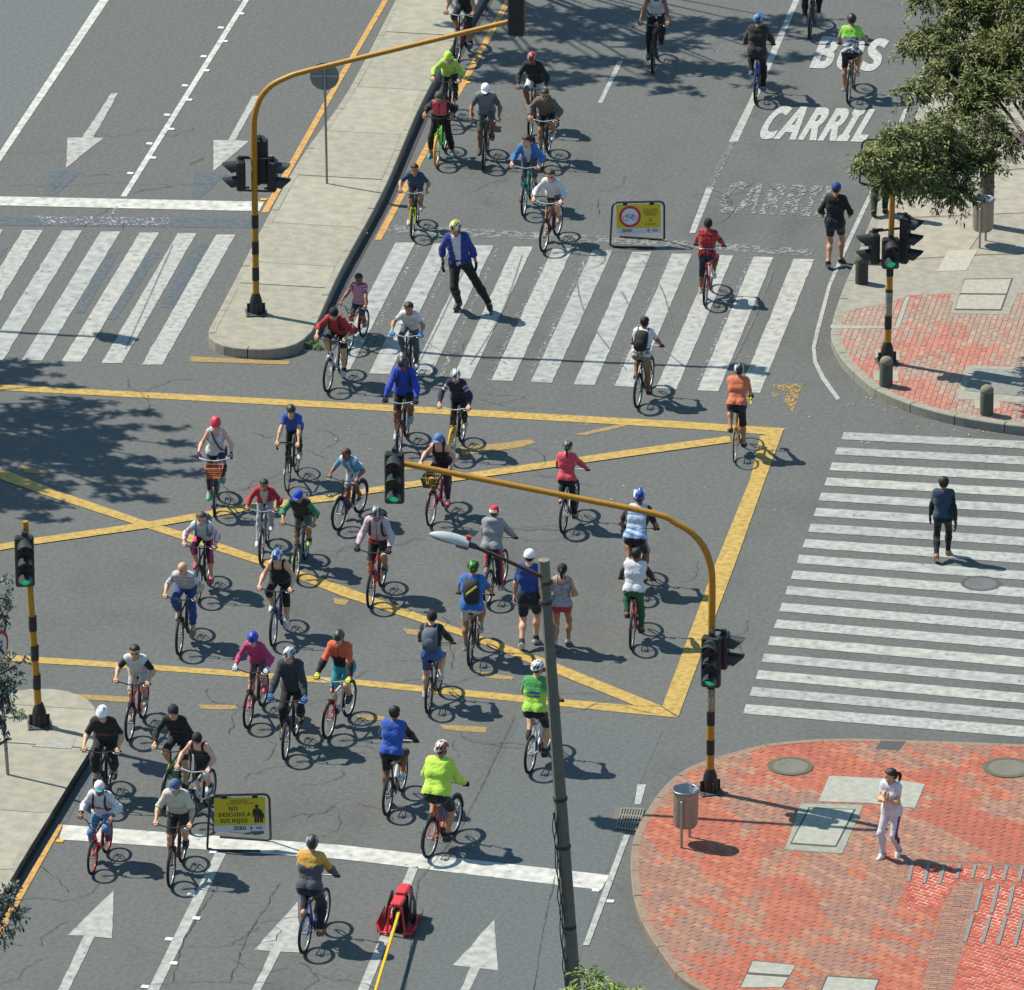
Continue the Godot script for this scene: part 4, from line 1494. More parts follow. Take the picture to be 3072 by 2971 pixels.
	# zebra across the side street
	for p in [[Vector3(6.13, 0, -3.13), Vector3(10.96, 0, -2.47), Vector3(10.93, 0, -2.07), Vector3(6.07, 0, -2.76)], [Vector3(5.98, 0, -2.36), Vector3(10.90, 0, -1.68), Vector3(10.88, 0, -1.26), Vector3(5.92, 0, -2.00)], [Vector3(5.86, 0, -1.60), Vector3(10.85, 0, -0.88), Vector3(10.82, 0, -0.46), Vector3(5.80, 0, -1.21)], [Vector3(5.74, 0, -0.85), Vector3(10.80, 0, -0.08), Vector3(10.77, 0, 0.33), Vector3(5.68, 0, -0.46)],
			[Vector3(5.61, 0, -0.10), Vector3(10.75, 0, 0.71), Vector3(10.72, 0, 1.12), Vector3(5.55, 0, 0.28)], [Vector3(5.50, 0, 0.64), Vector3(10.69, 0, 1.50), Vector3(10.66, 0, 1.92), Vector3(5.43, 0, 1.04)], [Vector3(5.37, 0, 1.40), Vector3(10.64, 0, 2.30), Vector3(10.61, 0, 2.72), Vector3(5.31, 0, 1.80)], [Vector3(5.25, 0, 2.15), Vector3(10.59, 0, 3.11), Vector3(10.56, 0, 3.56), Vector3(5.18, 0, 2.55)],
			[Vector3(5.11, 0, 2.89), Vector3(10.53, 0, 3.95), Vector3(10.50, 0, 4.38), Vector3(5.06, 0, 3.29)], [Vector3(4.99, 0, 3.63), Vector3(10.48, 0, 4.75), Vector3(10.45, 0, 5.20), Vector3(4.93, 0, 4.02)], [Vector3(4.86, 0, 4.36), Vector3(10.42, 0, 5.54), Vector3(10.40, 0, 5.97), Vector3(4.81, 0, 4.75)], [Vector3(4.74, 0, 5.13), Vector3(10.37, 0, 6.32), Vector3(10.34, 0, 6.75), Vector3(4.68, 0, 5.52)],
			[Vector3(4.63, 0, 5.90), Vector3(10.32, 0, 7.12), Vector3(10.29, 0, 7.57), Vector3(4.56, 0, 6.28)], [Vector3(4.49, 0, 6.65), Vector3(10.27, 0, 7.92), Vector3(10.24, 0, 8.36), Vector3(4.44, 0, 7.05)], [Vector3(4.36, 0, 7.43), Vector3(10.21, 0, 8.70), Vector3(10.18, 0, 9.16), Vector3(4.31, 0, 7.80)], [Vector3(4.24, 0, 8.17), Vector3(10.16, 0, 9.50), Vector3(10.13, 0, 9.95), Vector3(4.19, 0, 8.56)],
			[Vector3(4.12, 0, 8.91), Vector3(10.11, 0, 10.22), Vector3(10.08, 0, 10.67), Vector3(4.06, 0, 9.29)], [Vector3(3.99, 0, 9.66), Vector3(10.07, 0, 10.89), Vector3(10.04, 0, 11.38), Vector3(3.93, 0, 10.06)]]:
		crossing_bar(p, white)
	# stop lines
	strip("stop_line", [Vector3(-10.61, 0, -16.10), Vector3(-4.93, 0, -15.76), Vector3(-5.01, 0, -15.20), Vector3(-10.58, 0, -15.57)], 0.008, fresh)
	strip("stop_line", [Vector3(-7.40, 0, 14.72), Vector3(-2.80, 0, 15.54), Vector3(1.59, 0, 16.74), Vector3(1.44, 0, 17.32), Vector3(-2.79, 0, 16.10), Vector3(-7.44, 0, 15.31)], 0.008, fresh)
	strip("stop_line", [Vector3(-2.42, 0, -14.44), Vector3(0.72, 0, -13.96), Vector3(3.49, 0, -13.48), Vector3(5.93, 0, -13.00), Vector3(5.81, 0, -12.58), Vector3(3.38, 0, -13.12), Vector3(0.62, 0, -13.54), Vector3(-2.52, 0, -13.96)], 0.006, mat("85888a", 0.8, 0.0, "worn", 1.7))
	strip("stop_line", [Vector3(-9.51, 0, -14.93), Vector3(-6.71, 0, -14.81), Vector3(-6.80, 0, -14.38), Vector3(-9.17, 0, -14.44)], 0.010, mat("b9bcbd", 0.8, 0.0, "ghost", 1.2))
	# lane and edge lines
	strip("lane_line", [Vector3(-8.79, 0, -28.53), Vector3(-7.89, 0, -34.37), Vector3(-7.66, 0, -34.37), Vector3(-8.59, 0, -28.53), Vector3(-10.78, 0, -15.36), Vector3(-11.04, 0, -14.59)], 0.008, fresh)
	strip("lane_line", [Vector3(-4.75, 0, -34.37), Vector3(-4.63, 0, -34.37), Vector3(-7.68, 0, -16.07), Vector3(-7.80, 0, -16.07)], 0.008, fresh)
	strip("lane_line", [Vector3(-7.80, 0, -15.54), Vector3(-7.86, 0, -15.54), Vector3(-7.99, 0, -14.87), Vector3(-7.92, 0, -14.87)], 0.008, grey)
	strip("lane_line", [Vector3(-4.85, 0, 15.81), Vector3(-4.67, 0, 15.83), Vector3(-5.66, 0, 21.68), Vector3(-5.84, 0, 21.68)], 0.008, white)
	strip("lane_line", [Vector3(-1.68, 0, 16.43), Vector3(-1.52, 0, 16.39), Vector3(-2.35, 0, 21.68), Vector3(-2.52, 0, 21.68)], 0.008, white)
	strip("lane_line", [Vector3(2.09, 0, 13.07), Vector3(2.24, 0, 13.07), Vector3(2.13, 0, 13.89), Vector3(2.03, 0, 13.89)], 0.008, white)
	strip("edge_line", [Vector3(1.84, 0, 15.14), Vector3(1.94, 0, 15.14), Vector3(1.23, 0, 19.47), Vector3(1.13, 0, 19.45)], 0.012, white)
	strip("lane_line", [Vector3(1.77, 0, -21.81), Vector3(1.86, 0, -21.81), Vector3(2.32, 0, -24.48), Vector3(2.21, 0, -24.48)], 0.008, white)
	strip("lane_line", [Vector3(3.49, 0, -13.93), Vector3(3.61, 0, -13.93), Vector3(4.03, 0, -16.62), Vector3(3.89, 0, -16.62)], 0.008, white)
	strip("lane_line", [Vector3(3.89, 0, -16.62), Vector3(4.03, 0, -16.62), Vector3(4.53, 0, -19.37), Vector3(4.40, 0, -19.37)], 0.006, mat("84888b", 0.85, 0.0, "worn", 0.8))
	strip("lane_line", [Vector3(4.40, 0, -19.37), Vector3(4.58, 0, -19.37), Vector3(5.05, 0, -22.04), Vector3(6.13, 0, -28.53), Vector3(6.97, 0, -33.62), Vector3(6.83, 0, -33.62), Vector3(6.00, 0, -28.53), Vector3(4.90, 0, -22.04)], 0.008, white)
	strip("edge_line", [Vector3(8.85, 0, -25.64), Vector3(8.94, 0, -25.64), Vector3(8.25, 0, -22.04), Vector3(7.32, 0, -16.81), Vector3(6.67, 0, -13.54), Vector3(6.18, 0, -10.96), Vector3(5.88, 0, -8.57), Vector3(5.76, 0, -7.58), Vector3(5.76, 0, -6.83), Vector3(5.88, 0, -6.00), Vector3(6.13, 0, -4.85), Vector3(6.06, 0, -4.77), Vector3(5.81, 0, -5.86), Vector3(5.69, 0, -6.75), Vector3(5.69, 0, -7.58), Vector3(5.80, 0, -8.57), Vector3(6.11, 0, -10.96), Vector3(6.58, 0, -13.54), Vector3(7.23, 0, -16.81), Vector3(8.16, 0, -22.04)], 0.008, white)
	strip("edge_line", [Vector3(9.79, 0, -30.68), Vector3(9.90, 0, -30.68), Vector3(8.94, 0, -25.64), Vector3(8.85, 0, -25.64)], 0.008, fresh)
	# yellow edge lines beside the two islands
	strip("yellow_line", [Vector3(-1.83, 0, -33.99), Vector3(-1.71, 0, -33.99), Vector3(-3.54, 0, -23.14), Vector3(-4.83, 0, -15.14), Vector3(-4.97, 0, -15.14), Vector3(-3.66, 0, -23.14)], 0.008, deep)
	strip("yellow_line", [Vector3(-2.70, 0, -13.54), Vector3(-2.57, 0, -13.54), Vector3(-1.57, 0, -19.53), Vector3(-0.94, 0, -23.04), Vector3(-0.06, 0, -28.18), Vector3(0.80, 0, -33.25), Vector3(0.68, 0, -33.25), Vector3(-0.20, 0, -28.18), Vector3(-1.08, 0, -23.04), Vector3(-1.70, 0, -19.53)], 0.008, deep)
	strip("yellow_line", [Vector3(-7.48, 0, 14.72), Vector3(-7.40, 0, 14.72), Vector3(-8.56, 0, 21.29), Vector3(-8.72, 0, 21.29)], 0.012, deep)
	strip("yellow_line", [Vector3(-6.11, 0, -7.08), Vector3(-4.19, 0, -6.83), Vector3(-4.22, 0, -6.64), Vector3(-6.06, 0, -6.80)], 0.008, tired)
	strip("yellow_line", [Vector3(-8.58, 0, 9.13), Vector3(-7.77, 0, 9.18), Vector3(-6.55, 0, 9.34), Vector3(-6.56, 0, 9.59), Vector3(-7.76, 0, 9.38)], 0.008, tired)
	# yellow box junction: four sides and its diagonals
	strip("box_line", [Vector3(-9.89, 0, -5.62), Vector3(-3.18, 0, -4.66), Vector3(3.17, 0, -3.67), Vector3(5.07, 0, -3.32), Vector3(4.90, 0, -2.97), Vector3(3.16, 0, -3.32), Vector3(-3.18, 0, -4.34), Vector3(-9.88, 0, -5.34)], 0.008, yellow)
	strip("box_line", [Vector3(4.58, 0, -2.92), Vector3(5.02, 0, -3.24), Vector3(4.63, 0, -0.85), Vector3(3.96, 0, 3.34), Vector3(3.28, 0, 7.43), Vector3(2.83, 0, 10.20), Vector3(2.56, 0, 9.77), Vector3(2.99, 0, 7.15), Vector3(3.54, 0, 3.75), Vector3(4.35, 0, -0.85)], 0.012, yellow)
	strip("box_line", [Vector3(-9.13, 0, 7.36), Vector3(-8.44, 0, 7.54), Vector3(-6.24, 0, 7.92), Vector3(-2.65, 0, 8.59), Vector3(0.59, 0, 9.38), Vector3(2.11, 0, 9.73), Vector3(2.54, 0, 9.77), Vector3(2.81, 0, 10.24), Vector3(1.95, 0, 10.04), Vector3(-2.66, 0, 8.84), Vector3(-6.27, 0, 8.15), Vector3(-8.43, 0, 7.82), Vector3(-9.11, 0, 7.66)], 0.008, yellow)
	strip("box_line", [Vector3(-9.66, 0, -1.63), Vector3(-8.25, 0, -0.18), Vector3(-6.70, 0, 1.19), Vector3(-5.32, 0, 2.27), Vector3(-3.01, 0, 4.34), Vector3(-1.53, 0, 5.75), Vector3(0.57, 0, 7.68), Vector3(2.55, 0, 9.75), Vector3(2.11, 0, 9.75), Vector3(0.56, 0, 8.12), Vector3(-0.79, 0, 6.73), Vector3(-3.00, 0, 4.82), Vector3(-4.33, 0, 3.48), Vector3(-6.75, 0, 1.47), Vector3(-8.32, 0, 0.15), Vector3(-9.62, 0, -1.03)], 0.0125, yellow)
	strip("box_line", [Vector3(-9.41, 0, 2.52), Vector3(-8.50, 0, 2.10), Vector3(-6.57, 0, 1.35), Vector3(-4.88, 0, 0.51), Vector3(-3.10, 0, -0.05), Vector3(-2.68, 0, -0.28), Vector3(-1.09, 0, -0.95), Vector3(0.79, 0, -1.68), Vector3(3.14, 0, -2.60), Vector3(4.02, 0, -2.92), Vector3(4.04, 0, -2.60), Vector3(3.13, 0, -2.26), Vector3(0.82, 0, -1.37), Vector3(-1.08, 0, -0.64), Vector3(-2.68, 0, 0.00), Vector3(-3.09, 0, 0.26), Vector3(-4.87, 0, 0.84), Vector3(-6.56, 0, 1.65), Vector3(-8.49, 0, 2.40), Vector3(-9.40, 0, 2.82)], 0.0165, yellow)
	# remains of an older box
	for p in [[Vector3(-0.96, 0, -2.36), Vector3(0.34, 0, -2.76), Vector3(0.44, 0, -2.60), Vector3(0.19, 0, -2.39), Vector3(-0.91, 0, -1.94)], [Vector3(1.14, 0, -3.03), Vector3(2.08, 0, -3.56), Vector3(2.13, 0, -3.45), Vector3(1.35, 0, -2.97)], [Vector3(-9.02, 0, -1.55), Vector3(-8.59, 0, -1.24), Vector3(-8.54, 0, -1.03), Vector3(-8.90, 0, -1.11)],
			[Vector3(-5.34, 0, 9.68), Vector3(-4.72, 0, 9.70), Vector3(-4.67, 0, 9.88), Vector3(-5.29, 0, 9.86)], [Vector3(-1.22, 0, 10.54), Vector3(-0.42, 0, 10.65), Vector3(-0.45, 0, 10.89), Vector3(-1.15, 0, 10.74)], [Vector3(-1.91, 0, 6.28), Vector3(-1.43, 0, 6.42), Vector3(-1.45, 0, 6.70), Vector3(-1.82, 0, 6.54)], [Vector3(-3.14, 0, 4.89), Vector3(-2.86, 0, 5.01), Vector3(-2.93, 0, 5.25), Vector3(-3.12, 0, 5.16)], [Vector3(-0.69, 0, 8.19), Vector3(0.04, 0, 8.45), Vector3(0.00, 0, 8.59), Vector3(-0.45, 0, 8.49)],
			[Vector3(-2.66, 0, 10.11), Vector3(-2.17, 0, 10.18), Vector3(-2.15, 0, 10.36), Vector3(-2.57, 0, 10.36)], [Vector3(-2.01, 0, -1.50), Vector3(-1.24, 0, -1.76), Vector3(-1.24, 0, -1.42), Vector3(-1.96, 0, -1.24)]]:
		strip("yellow_remnant", ragged(p, 0.04), 0.006, tired)
	for p in [[Vector3(4.83, 0, -5.59), Vector3(5.46, 0, -5.64), Vector3(5.37, 0, -5.18), Vector3(5.13, 0, -5.23), Vector3(4.99, 0, -5.37)], [Vector3(5.16, 0, -5.18), Vector3(5.37, 0, -5.18), Vector3(5.22, 0, -4.15), Vector3(5.17, 0, -4.15), Vector3(5.09, 0, -4.74)], [Vector3(4.85, 0, -5.18), Vector3(5.02, 0, -5.07), Vector3(4.90, 0, -4.91)]]:
		strip("yellow_remnant", ragged(p, 0.05), 0.006, mat("b5924e", 0.8, 0.0, "worn", 0.9))
	# arrows
	for p in [[Vector3(-8.27, 0, -22.40), Vector3(-8.12, 0, -22.40), Vector3(-8.51, 0, -19.63), Vector3(-8.30, 0, -19.60), Vector3(-8.97, 0, -17.78), Vector3(-9.03, 0, -19.63), Vector3(-8.73, 0, -19.63)], [Vector3(-5.35, 0, -22.24), Vector3(-5.19, 0, -22.24), Vector3(-5.62, 0, -19.47), Vector3(-5.34, 0, -19.40), Vector3(-6.00, 0, -17.59), Vector3(-6.06, 0, -19.47), Vector3(-5.76, 0, -19.47)],
			[Vector3(-6.45, 0, 17.32), Vector3(-6.40, 0, 19.19), Vector3(-6.68, 0, 19.13), Vector3(-7.07, 0, 21.62), Vector3(-7.23, 0, 21.62), Vector3(-6.85, 0, 19.09), Vector3(-7.11, 0, 19.07)], [Vector3(-3.46, 0, 17.77), Vector3(-3.39, 0, 19.73), Vector3(-3.69, 0, 19.69), Vector3(-4.05, 0, 21.62), Vector3(-4.19, 0, 21.62), Vector3(-3.85, 0, 19.67), Vector3(-4.11, 0, 19.63)], [Vector3(-0.29, 0, 18.49), Vector3(-0.22, 0, 20.40), Vector3(-0.51, 0, 20.32), Vector3(-0.76, 0, 21.62), Vector3(-0.90, 0, 21.62), Vector3(-0.66, 0, 20.28), Vector3(-0.94, 0, 20.20)]]:
		strip("lane_arrow", ragged(p, 0.015), 0.008, white)
	# road studs
	var g := Geo.new()
	g.box(at(Vector3(0, 0.012, 0)), Vector3(0.13, 0.022, 0.10), 0.010)
	var stud := g.done()
	var nth := ["first", "second", "third", "fourth", "fifth", "sixth", "seventh"]
	var k := 0
	for p in [Vector3(-7.66, 0, -17.44), Vector3(-7.24, 0, -18.38), Vector3(-7.35, 0, -19.24), Vector3(-6.94, 0, -20.14), Vector3(-7.06, 0, -21.02), Vector3(-6.64, 0, -21.97), Vector3(-6.76, 0, -22.87), Vector3(-6.35, 0, -23.84), Vector3(-6.44, 0, -24.75), Vector3(-6.03, 0, -25.75), Vector3(-6.14, 0, -26.64), Vector3(-5.74, 0, -27.58), Vector3(-5.83, 0, -28.53)]:
		stud_at(stud, p, "e4e6e4", "white road stud %s of the upper lane line, %s above the left stop line" % ["left" if k % 2 == 0 else "right", nth[k / 2]], "studs along the left carriageway")
		k += 1
	k = 0
	for p in [Vector3(-4.89, 0, 15.83), Vector3(-5.19, 0, 17.52), Vector3(-5.07, 0, 18.43), Vector3(-5.48, 0, 19.23), Vector3(-5.37, 0, 20.14), Vector3(-5.79, 0, 21.02)]:
		stud_at(stud, p, "e4e6e4", "white road stud beside the bottom lane line, %s below the sign board" % nth[k], "studs along the bottom lane line")
		k += 1
	stud_at(stud, Vector3(1.36, 0, 17.34), "d0d2d0", "white road stud touching the bottom stop line right of the lamp post", "")
	stud_at(stud, Vector3(1.59, 0, 17.77), "d0d2d0", "white road stud by the right edge line just below the stop line's end", "")
	stud_at(stud, Vector3(-4.94, 0, -15.88), "e0a030", "orange road stud at the end of the upper left stop line beside the island", "")
	stud_at(stud, Vector3(-7.42, 0, 15.39), "e0a030", "orange road stud beside the yellow line at the left end of the bottom stop line", "")
	stud_at(stud, Vector3(-0.92, 0, -23.07), "e0a030", "orange road stud on the yellow line beside the cyclist in the neon hoodie", "")

func stud_at(m: Mesh, p: Vector3, colour: String, label: String, group: String) -> void:
	var o := put("road_stud", m, mat(colour, 0.4), null, Transform3D(Basis(Vector3.UP, -0.17), p))
	tag(o, label, "road stud", group)

func road_word(text: String, base_l: Vector3, base_r: Vector3, top_l: Vector3, material: Material, y: float) -> void:
	# painted letters, stretched along the avenue
	var tm := TextMesh.new()
	var f := SystemFont.new()
	f.font_names = PackedStringArray(["Droid Sans"])
	f.font_weight = 700
	var heavy := FontVariation.new()
	heavy.base_font = f
	heavy.variation_embolden = 0.75
	tm.text = text
	tm.font = heavy
	tm.font_size = 96
	tm.pixel_size = 0.01
	tm.depth = 0.0
	tm.horizontal_alignment = HORIZONTAL_ALIGNMENT_LEFT
	tm.curve_step = 2.0
	var a := tm.get_mesh_arrays()
	var v: PackedVector3Array = a[Mesh.ARRAY_VERTEX]
	var idx: PackedInt32Array = a[Mesh.ARRAY_INDEX]
	var lo := Vector3.ONE * 1e6
	var hi := -lo
	for p in v:
		lo = lo.min(p)
		hi = hi.max(p)
	var g := Geo.new()
	for p in v:
		var u := (p.x - lo.x) / (hi.x - lo.x)
		var w := (p.y - lo.y) / (hi.y - lo.y)
		var q := base_l + (base_r - base_l) * u + (top_l - base_l) * w
		g.vert(Vector3(q.x, y, q.z), Vector3.UP)
	for k in range(0, idx.size(), 3):
		g.tri(idx[k], idx[k + 1], idx[k + 2])
	structure("painted_word", g.done(), material)

func build_lettering() -> void:
	var white := mat("bcbebc", 0.75, 0.0, "paint", 1.1)
	road_word("CARRIL", Vector3(4.93, 0, -19.53), Vector3(7.15, 0, -19.31), Vector3(5.41, 0, -21.61), white, 0.012)
	road_word("BUS", Vector3(6.18, 0, -23.98), Vector3(7.60, 0, -23.77), Vector3(6.53, 0, -26.12), white, 0.012)
	# the older word further down, mostly worn away
	road_word("CARRIL", Vector3(4.01, 0, -15.11), Vector3(6.25, 0, -14.81), Vector3(4.35, 0, -16.97), mat("8d9193", 0.8, 0.0, "worn", 1.4), 0.009)
	road_word("CARRIL", Vector3(5.12, 0, -19.69), Vector3(7.23, 0, -19.56), Vector3(5.46, 0, -21.38), mat("8e9193", 0.8, 0.0, "ghost", 0.5), 0.008)

func crack(pts: Array, w: float, jag: float) -> void:
	# a jagged open joint: a thin dark band that wanders
	var path := []
	for k in pts.size() - 1:
		var a: Vector3 = pts[k]
		var b: Vector3 = pts[k + 1]
		var cnt := maxi(2, int(a.distance_to(b) / 0.12))
		var n := Vector3(-(b - a).z, 0, (b - a).x).normalized()
		for s in cnt:
			path.append(a.lerp(b, float(s) / cnt) + n * (rng.randf() - 0.5) * jag)
	path.append(pts[-1])
	var g := Geo.new()
	for k in path.size() - 1:
		var d: Vector3 = (path[k + 1] - path[k]).normalized()
		var n := Vector3(-d.z, 0, d.x) * w * (0.35 + 0.5 * rng.randf())
		g.quad(path[k] - n + Vector3.UP * 0.0185, path[k] + n + Vector3.UP * 0.0185, path[k + 1] + n * 0.8 + Vector3.UP * 0.0185, path[k + 1] - n * 0.8 + Vector3.UP * 0.0185, Vector3.UP)
	put("crack", g.done(), mat("39393a", 0.95), get_node("road"))

func build_cracks() -> void:
	# long joints between paved lanes
	crack([Vector3(0.04, 0, 10.24), Vector3(-0.44, 0, 12.79), Vector3(-0.86, 0, 14.93), Vector3(-1.53, 0, 17.01), Vector3(-1.69, 0, 21.29)], 0.008, 0.02)
	crack([Vector3(-4.75, 0, 17.01), Vector3(-5.26, 0, 19.23), Vector3(-5.37, 0, 20.81)], 0.010, 0.05)
	crack([Vector3(-3.77, 0, 17.01), Vector3(-4.26, 0, 19.23), Vector3(-4.46, 0, 20.81)], 0.010, 0.05)
	crack([Vector3(0.70, 0, 16.80), Vector3(0.50, 0, 18.83), Vector3(0.33, 0, 21.29)], 0.007, 0.02)
	crack([Vector3(-6.02, 0, 21.00), Vector3(-5.36, 0, 20.85), Vector3(-4.46, 0, 20.81), Vector3(-3.80, 0, 20.89)], 0.007, 0.06)
	crack([Vector3(-10.34, 0, -18.67), Vector3(-9.19, 0, -18.80), Vector3(-8.44, 0, -18.61)], 0.006, 0.08)
	crack([Vector3(-8.55, 0, -19.82), Vector3(-8.01, 0, -19.69), Vector3(-7.34, 0, -20.18), Vector3(-6.90, 0, -19.69), Vector3(-6.49, 0, -20.24)], 0.008, 0.15)
	crack([Vector3(-10.02, 0, -16.69), Vector3(-8.98, 0, -16.69), Vector3(-7.94, 0, -16.90), Vector3(-7.10, 0, -16.72), Vector3(-6.06, 0, -16.84)], 0.007, 0.14)
	crack([Vector3(-7.55, 0, -16.28), Vector3(-7.20, 0, -16.53), Vector3(-6.78, 0, -16.65)], 0.016, 0.08)
	crack([Vector3(-8.59, 0, -17.28), Vector3(-8.18, 0, -17.40), Vector3(-8.05, 0, -17.34)], 0.014, 0.05)
	crack([Vector3(-6.47, 0, -18.00), Vector3(-6.22, 0, -18.38)], 0.016, 0.04)
	crack([Vector3(-8.50, 0, -14.29), Vector3(-8.26, 0, -14.81), Vector3(-7.93, 0, -15.42)], 0.008, 0.10)
	crack([Vector3(-7.70, 0, -14.14), Vector3(-7.67, 0, -14.44)], 0.012, 0.05)
	# tyre scuffs curving over the zebra
	for e in [[Vector3(2.12, 0, -10.58), Vector3(2.59, 0, -8.29), Vector3(3.44, 0, -6.06)], [Vector3(2.55, 0, -12.34), Vector3(2.92, 0, -10.58), Vector3(3.08, 0, -8.29)], [Vector3(0.20, 0, -12.64), Vector3(-0.20, 0, -9.43), Vector3(-0.79, 0, -6.61)], [Vector3(-0.77, 0, -12.94), Vector3(-1.30, 0, -9.43), Vector3(-1.77, 0, -6.61)], [Vector3(5.08, 0, -11.75), Vector3(4.59, 0, -8.86), Vector3(4.14, 0, -6.61)], [Vector3(1.22, 0, -12.34), Vector3(1.40, 0, -9.43), Vector3(2.16, 0, -6.33)], [Vector3(-6.65, 0, -13.24), Vector3(-6.96, 0, -10.58), Vector3(-7.33, 0, -7.44)]]:
		var path := smooth_path(e, 10)
		var g := Geo.new()
		for k in path.size() - 1:
			var dd: Vector3 = (path[k + 1] - path[k]).normalized()
			var n := Vector3(-dd.z, 0, dd.x) * 0.018
			g.quad(path[k] - n + Vector3.UP * 0.0125, path[k] + n + Vector3.UP * 0.0125, path[k + 1] + n + Vector3.UP * 0.0125, path[k + 1] - n + Vector3.UP * 0.0125, Vector3.UP)
		put("tyre_mark", g.done(), mat("7f8383", 0.9, 0.0, "worn", 0.35), get_node("road"))
	# crazing spread over the junction
	for c in [[1040,905,30], [1270,1120,40], [610,860,46], [1480,100,30], [1330,90,40], [1160,500,30], [1460,360,34], [1380,400,26], [470,1370,46], [560,1480,60], [600,1560,60], [760,1580,50], [880,1300,50], [700,1440,40], [150,1720,50], [90,1830,50], [560,1850,44], [520,1760,40], [900,1420,40], [1010,770,34], [1120,380,30], [1000,330,36], [300,760,40], [80,820,46], [460,940,40], [1120,1010,36], [1150,1340,26], [960,1020,30], [1400,1240,28], [880,690,30], [700,1050,36], [660,1330,34], [820,1240,30]]:
		for k in 3:
			var pts := []
			var p := spot(c[0] + rng.randf_range(-c[2], c[2]), c[1] + rng.randf_range(-c[2], c[2]) * 0.5)
			var dirn := rng.randf() * TAU
			for s in 5:
				pts.append(p)
				dirn += rng.randf_range(-0.9, 0.9)
				p += Vector3(cos(dirn), 0, sin(dirn)) * rng.randf_range(0.18, 0.42)
			crack(pts, 0.0085, 0.07)

func spot(u: float, v: float) -> Vector3:
	# plan position of a survey point given on the 1960 x 1896 drawing of the junction (one unit is about a centimetre across)
	var k := (v - 948.0) / 15950.0
	var s := sin(deg_to_rad(21.7))
	var c := cos(deg_to_rad(21.7))
	var t := 55.832 / (k * c + s)
	return Vector3((u - 980.0) / 15950.0 * t, 0, 140.299 + (k * s - c) * t)

# ---------------------------------------------------------------- pavements
func kerb(parent: Node3D, outer: Array, width: float, top: float, length: float, material: Material, stone: String) -> Array:
	# separate kerb stones along a line; returns the inner edge
	var inner := []
	for k in outer.size():
		var d: Vector3 = (outer[mini(k + 1, outer.size() - 1)] - outer[maxi(k - 1, 0)]).normalized()
		inner.append(outer[k] + Vector3(d.z, 0, -d.x) * width)
	var seg := []
	var run := 0.0
	for k in outer.size():
		seg.append(k)
		if k > 0:
			run += outer[k].distance_to(outer[k - 1])
		if (run >= length or k == outer.size() - 1) and seg.size() > 1:
			var g := Geo.new()
			var drop := top + rng.randf_range(-0.006, 0.004)
			var b := 0.016
			var a0: Vector3 = outer[seg[0]]
			var mid := Vector3()
			for w in seg:
				mid += (outer[w] + inner[w]) * 0.5
			mid /= seg.size()
			mid.y = drop * 0.5
			var o := []
			var n := []
			for w in seg.size():
				var u: Vector3 = outer[seg[w]]
				var x: Vector3 = inner[seg[w]]
				var e: Vector3 = outer[seg[mini(w + 1, seg.size() - 1)]] - outer[seg[maxi(w - 1, 0)]]
				var cut := e.normalized() * 0.010 * (1.0 if w == 0 else (-1.0 if w == seg.size() - 1 else 0.0))
				o.append(u + cut)
				n.append(x + cut)
			for w in o.size() - 1:
				var away := mid
				var t := Vector3.UP * drop
				var i0: Vector3 = (n[w] - o[w]).normalized() * b
				var i1: Vector3 = (n[w + 1] - o[w + 1]).normalized() * b
				var near: Vector3 = (n[w] + n[w + 1] + o[w] + o[w + 1]) * 0.25 + Vector3.UP * drop * 0.4
				g.face([o[w] + i0 + t, o[w + 1] + i1 + t, n[w + 1] + t, n[w] + t], near)
				g.face([o[w] + t - Vector3.UP * b, o[w + 1] + t - Vector3.UP * b, o[w + 1] + i1 + t, o[w] + i0 + t], near)
				g.face([o[w], o[w + 1], o[w + 1] + t - Vector3.UP * b, o[w] + t - Vector3.UP * b], near)
			for w in [0, o.size() - 1]:
				var i0: Vector3 = (n[w] - o[w]).normalized() * b
				var t := Vector3.UP * drop
				g.face([o[w], o[w] + t - Vector3.UP * b, o[w] + i0 + t, n[w] + t, n[w]], mid)
			put(stone, g.done(), material, parent)
			seg = [k]
			run = 0.0
	return inner

func resample(pts: Array, step: float) -> Array:
	var r := [pts[0]]
	var left := step
	for k in pts.size() - 1:
		var a: Vector3 = pts[k]
		var b: Vector3 = pts[k + 1]
		var l := a.distance_to(b)
		var u := left
		while u < l:
			r.append(a.lerp(b, u / l))
			u += step
		left = u - l
	r.append(pts[-1])
	return r

func slab(parent: Node, poly: Array, y: float, material: Material, called := "slab", depth := 0.05) -> MeshInstance3D:
	var g := Geo.new()
	g.sheet(flat2(poly), y, depth)
	return put(called, g.done(), material, parent)

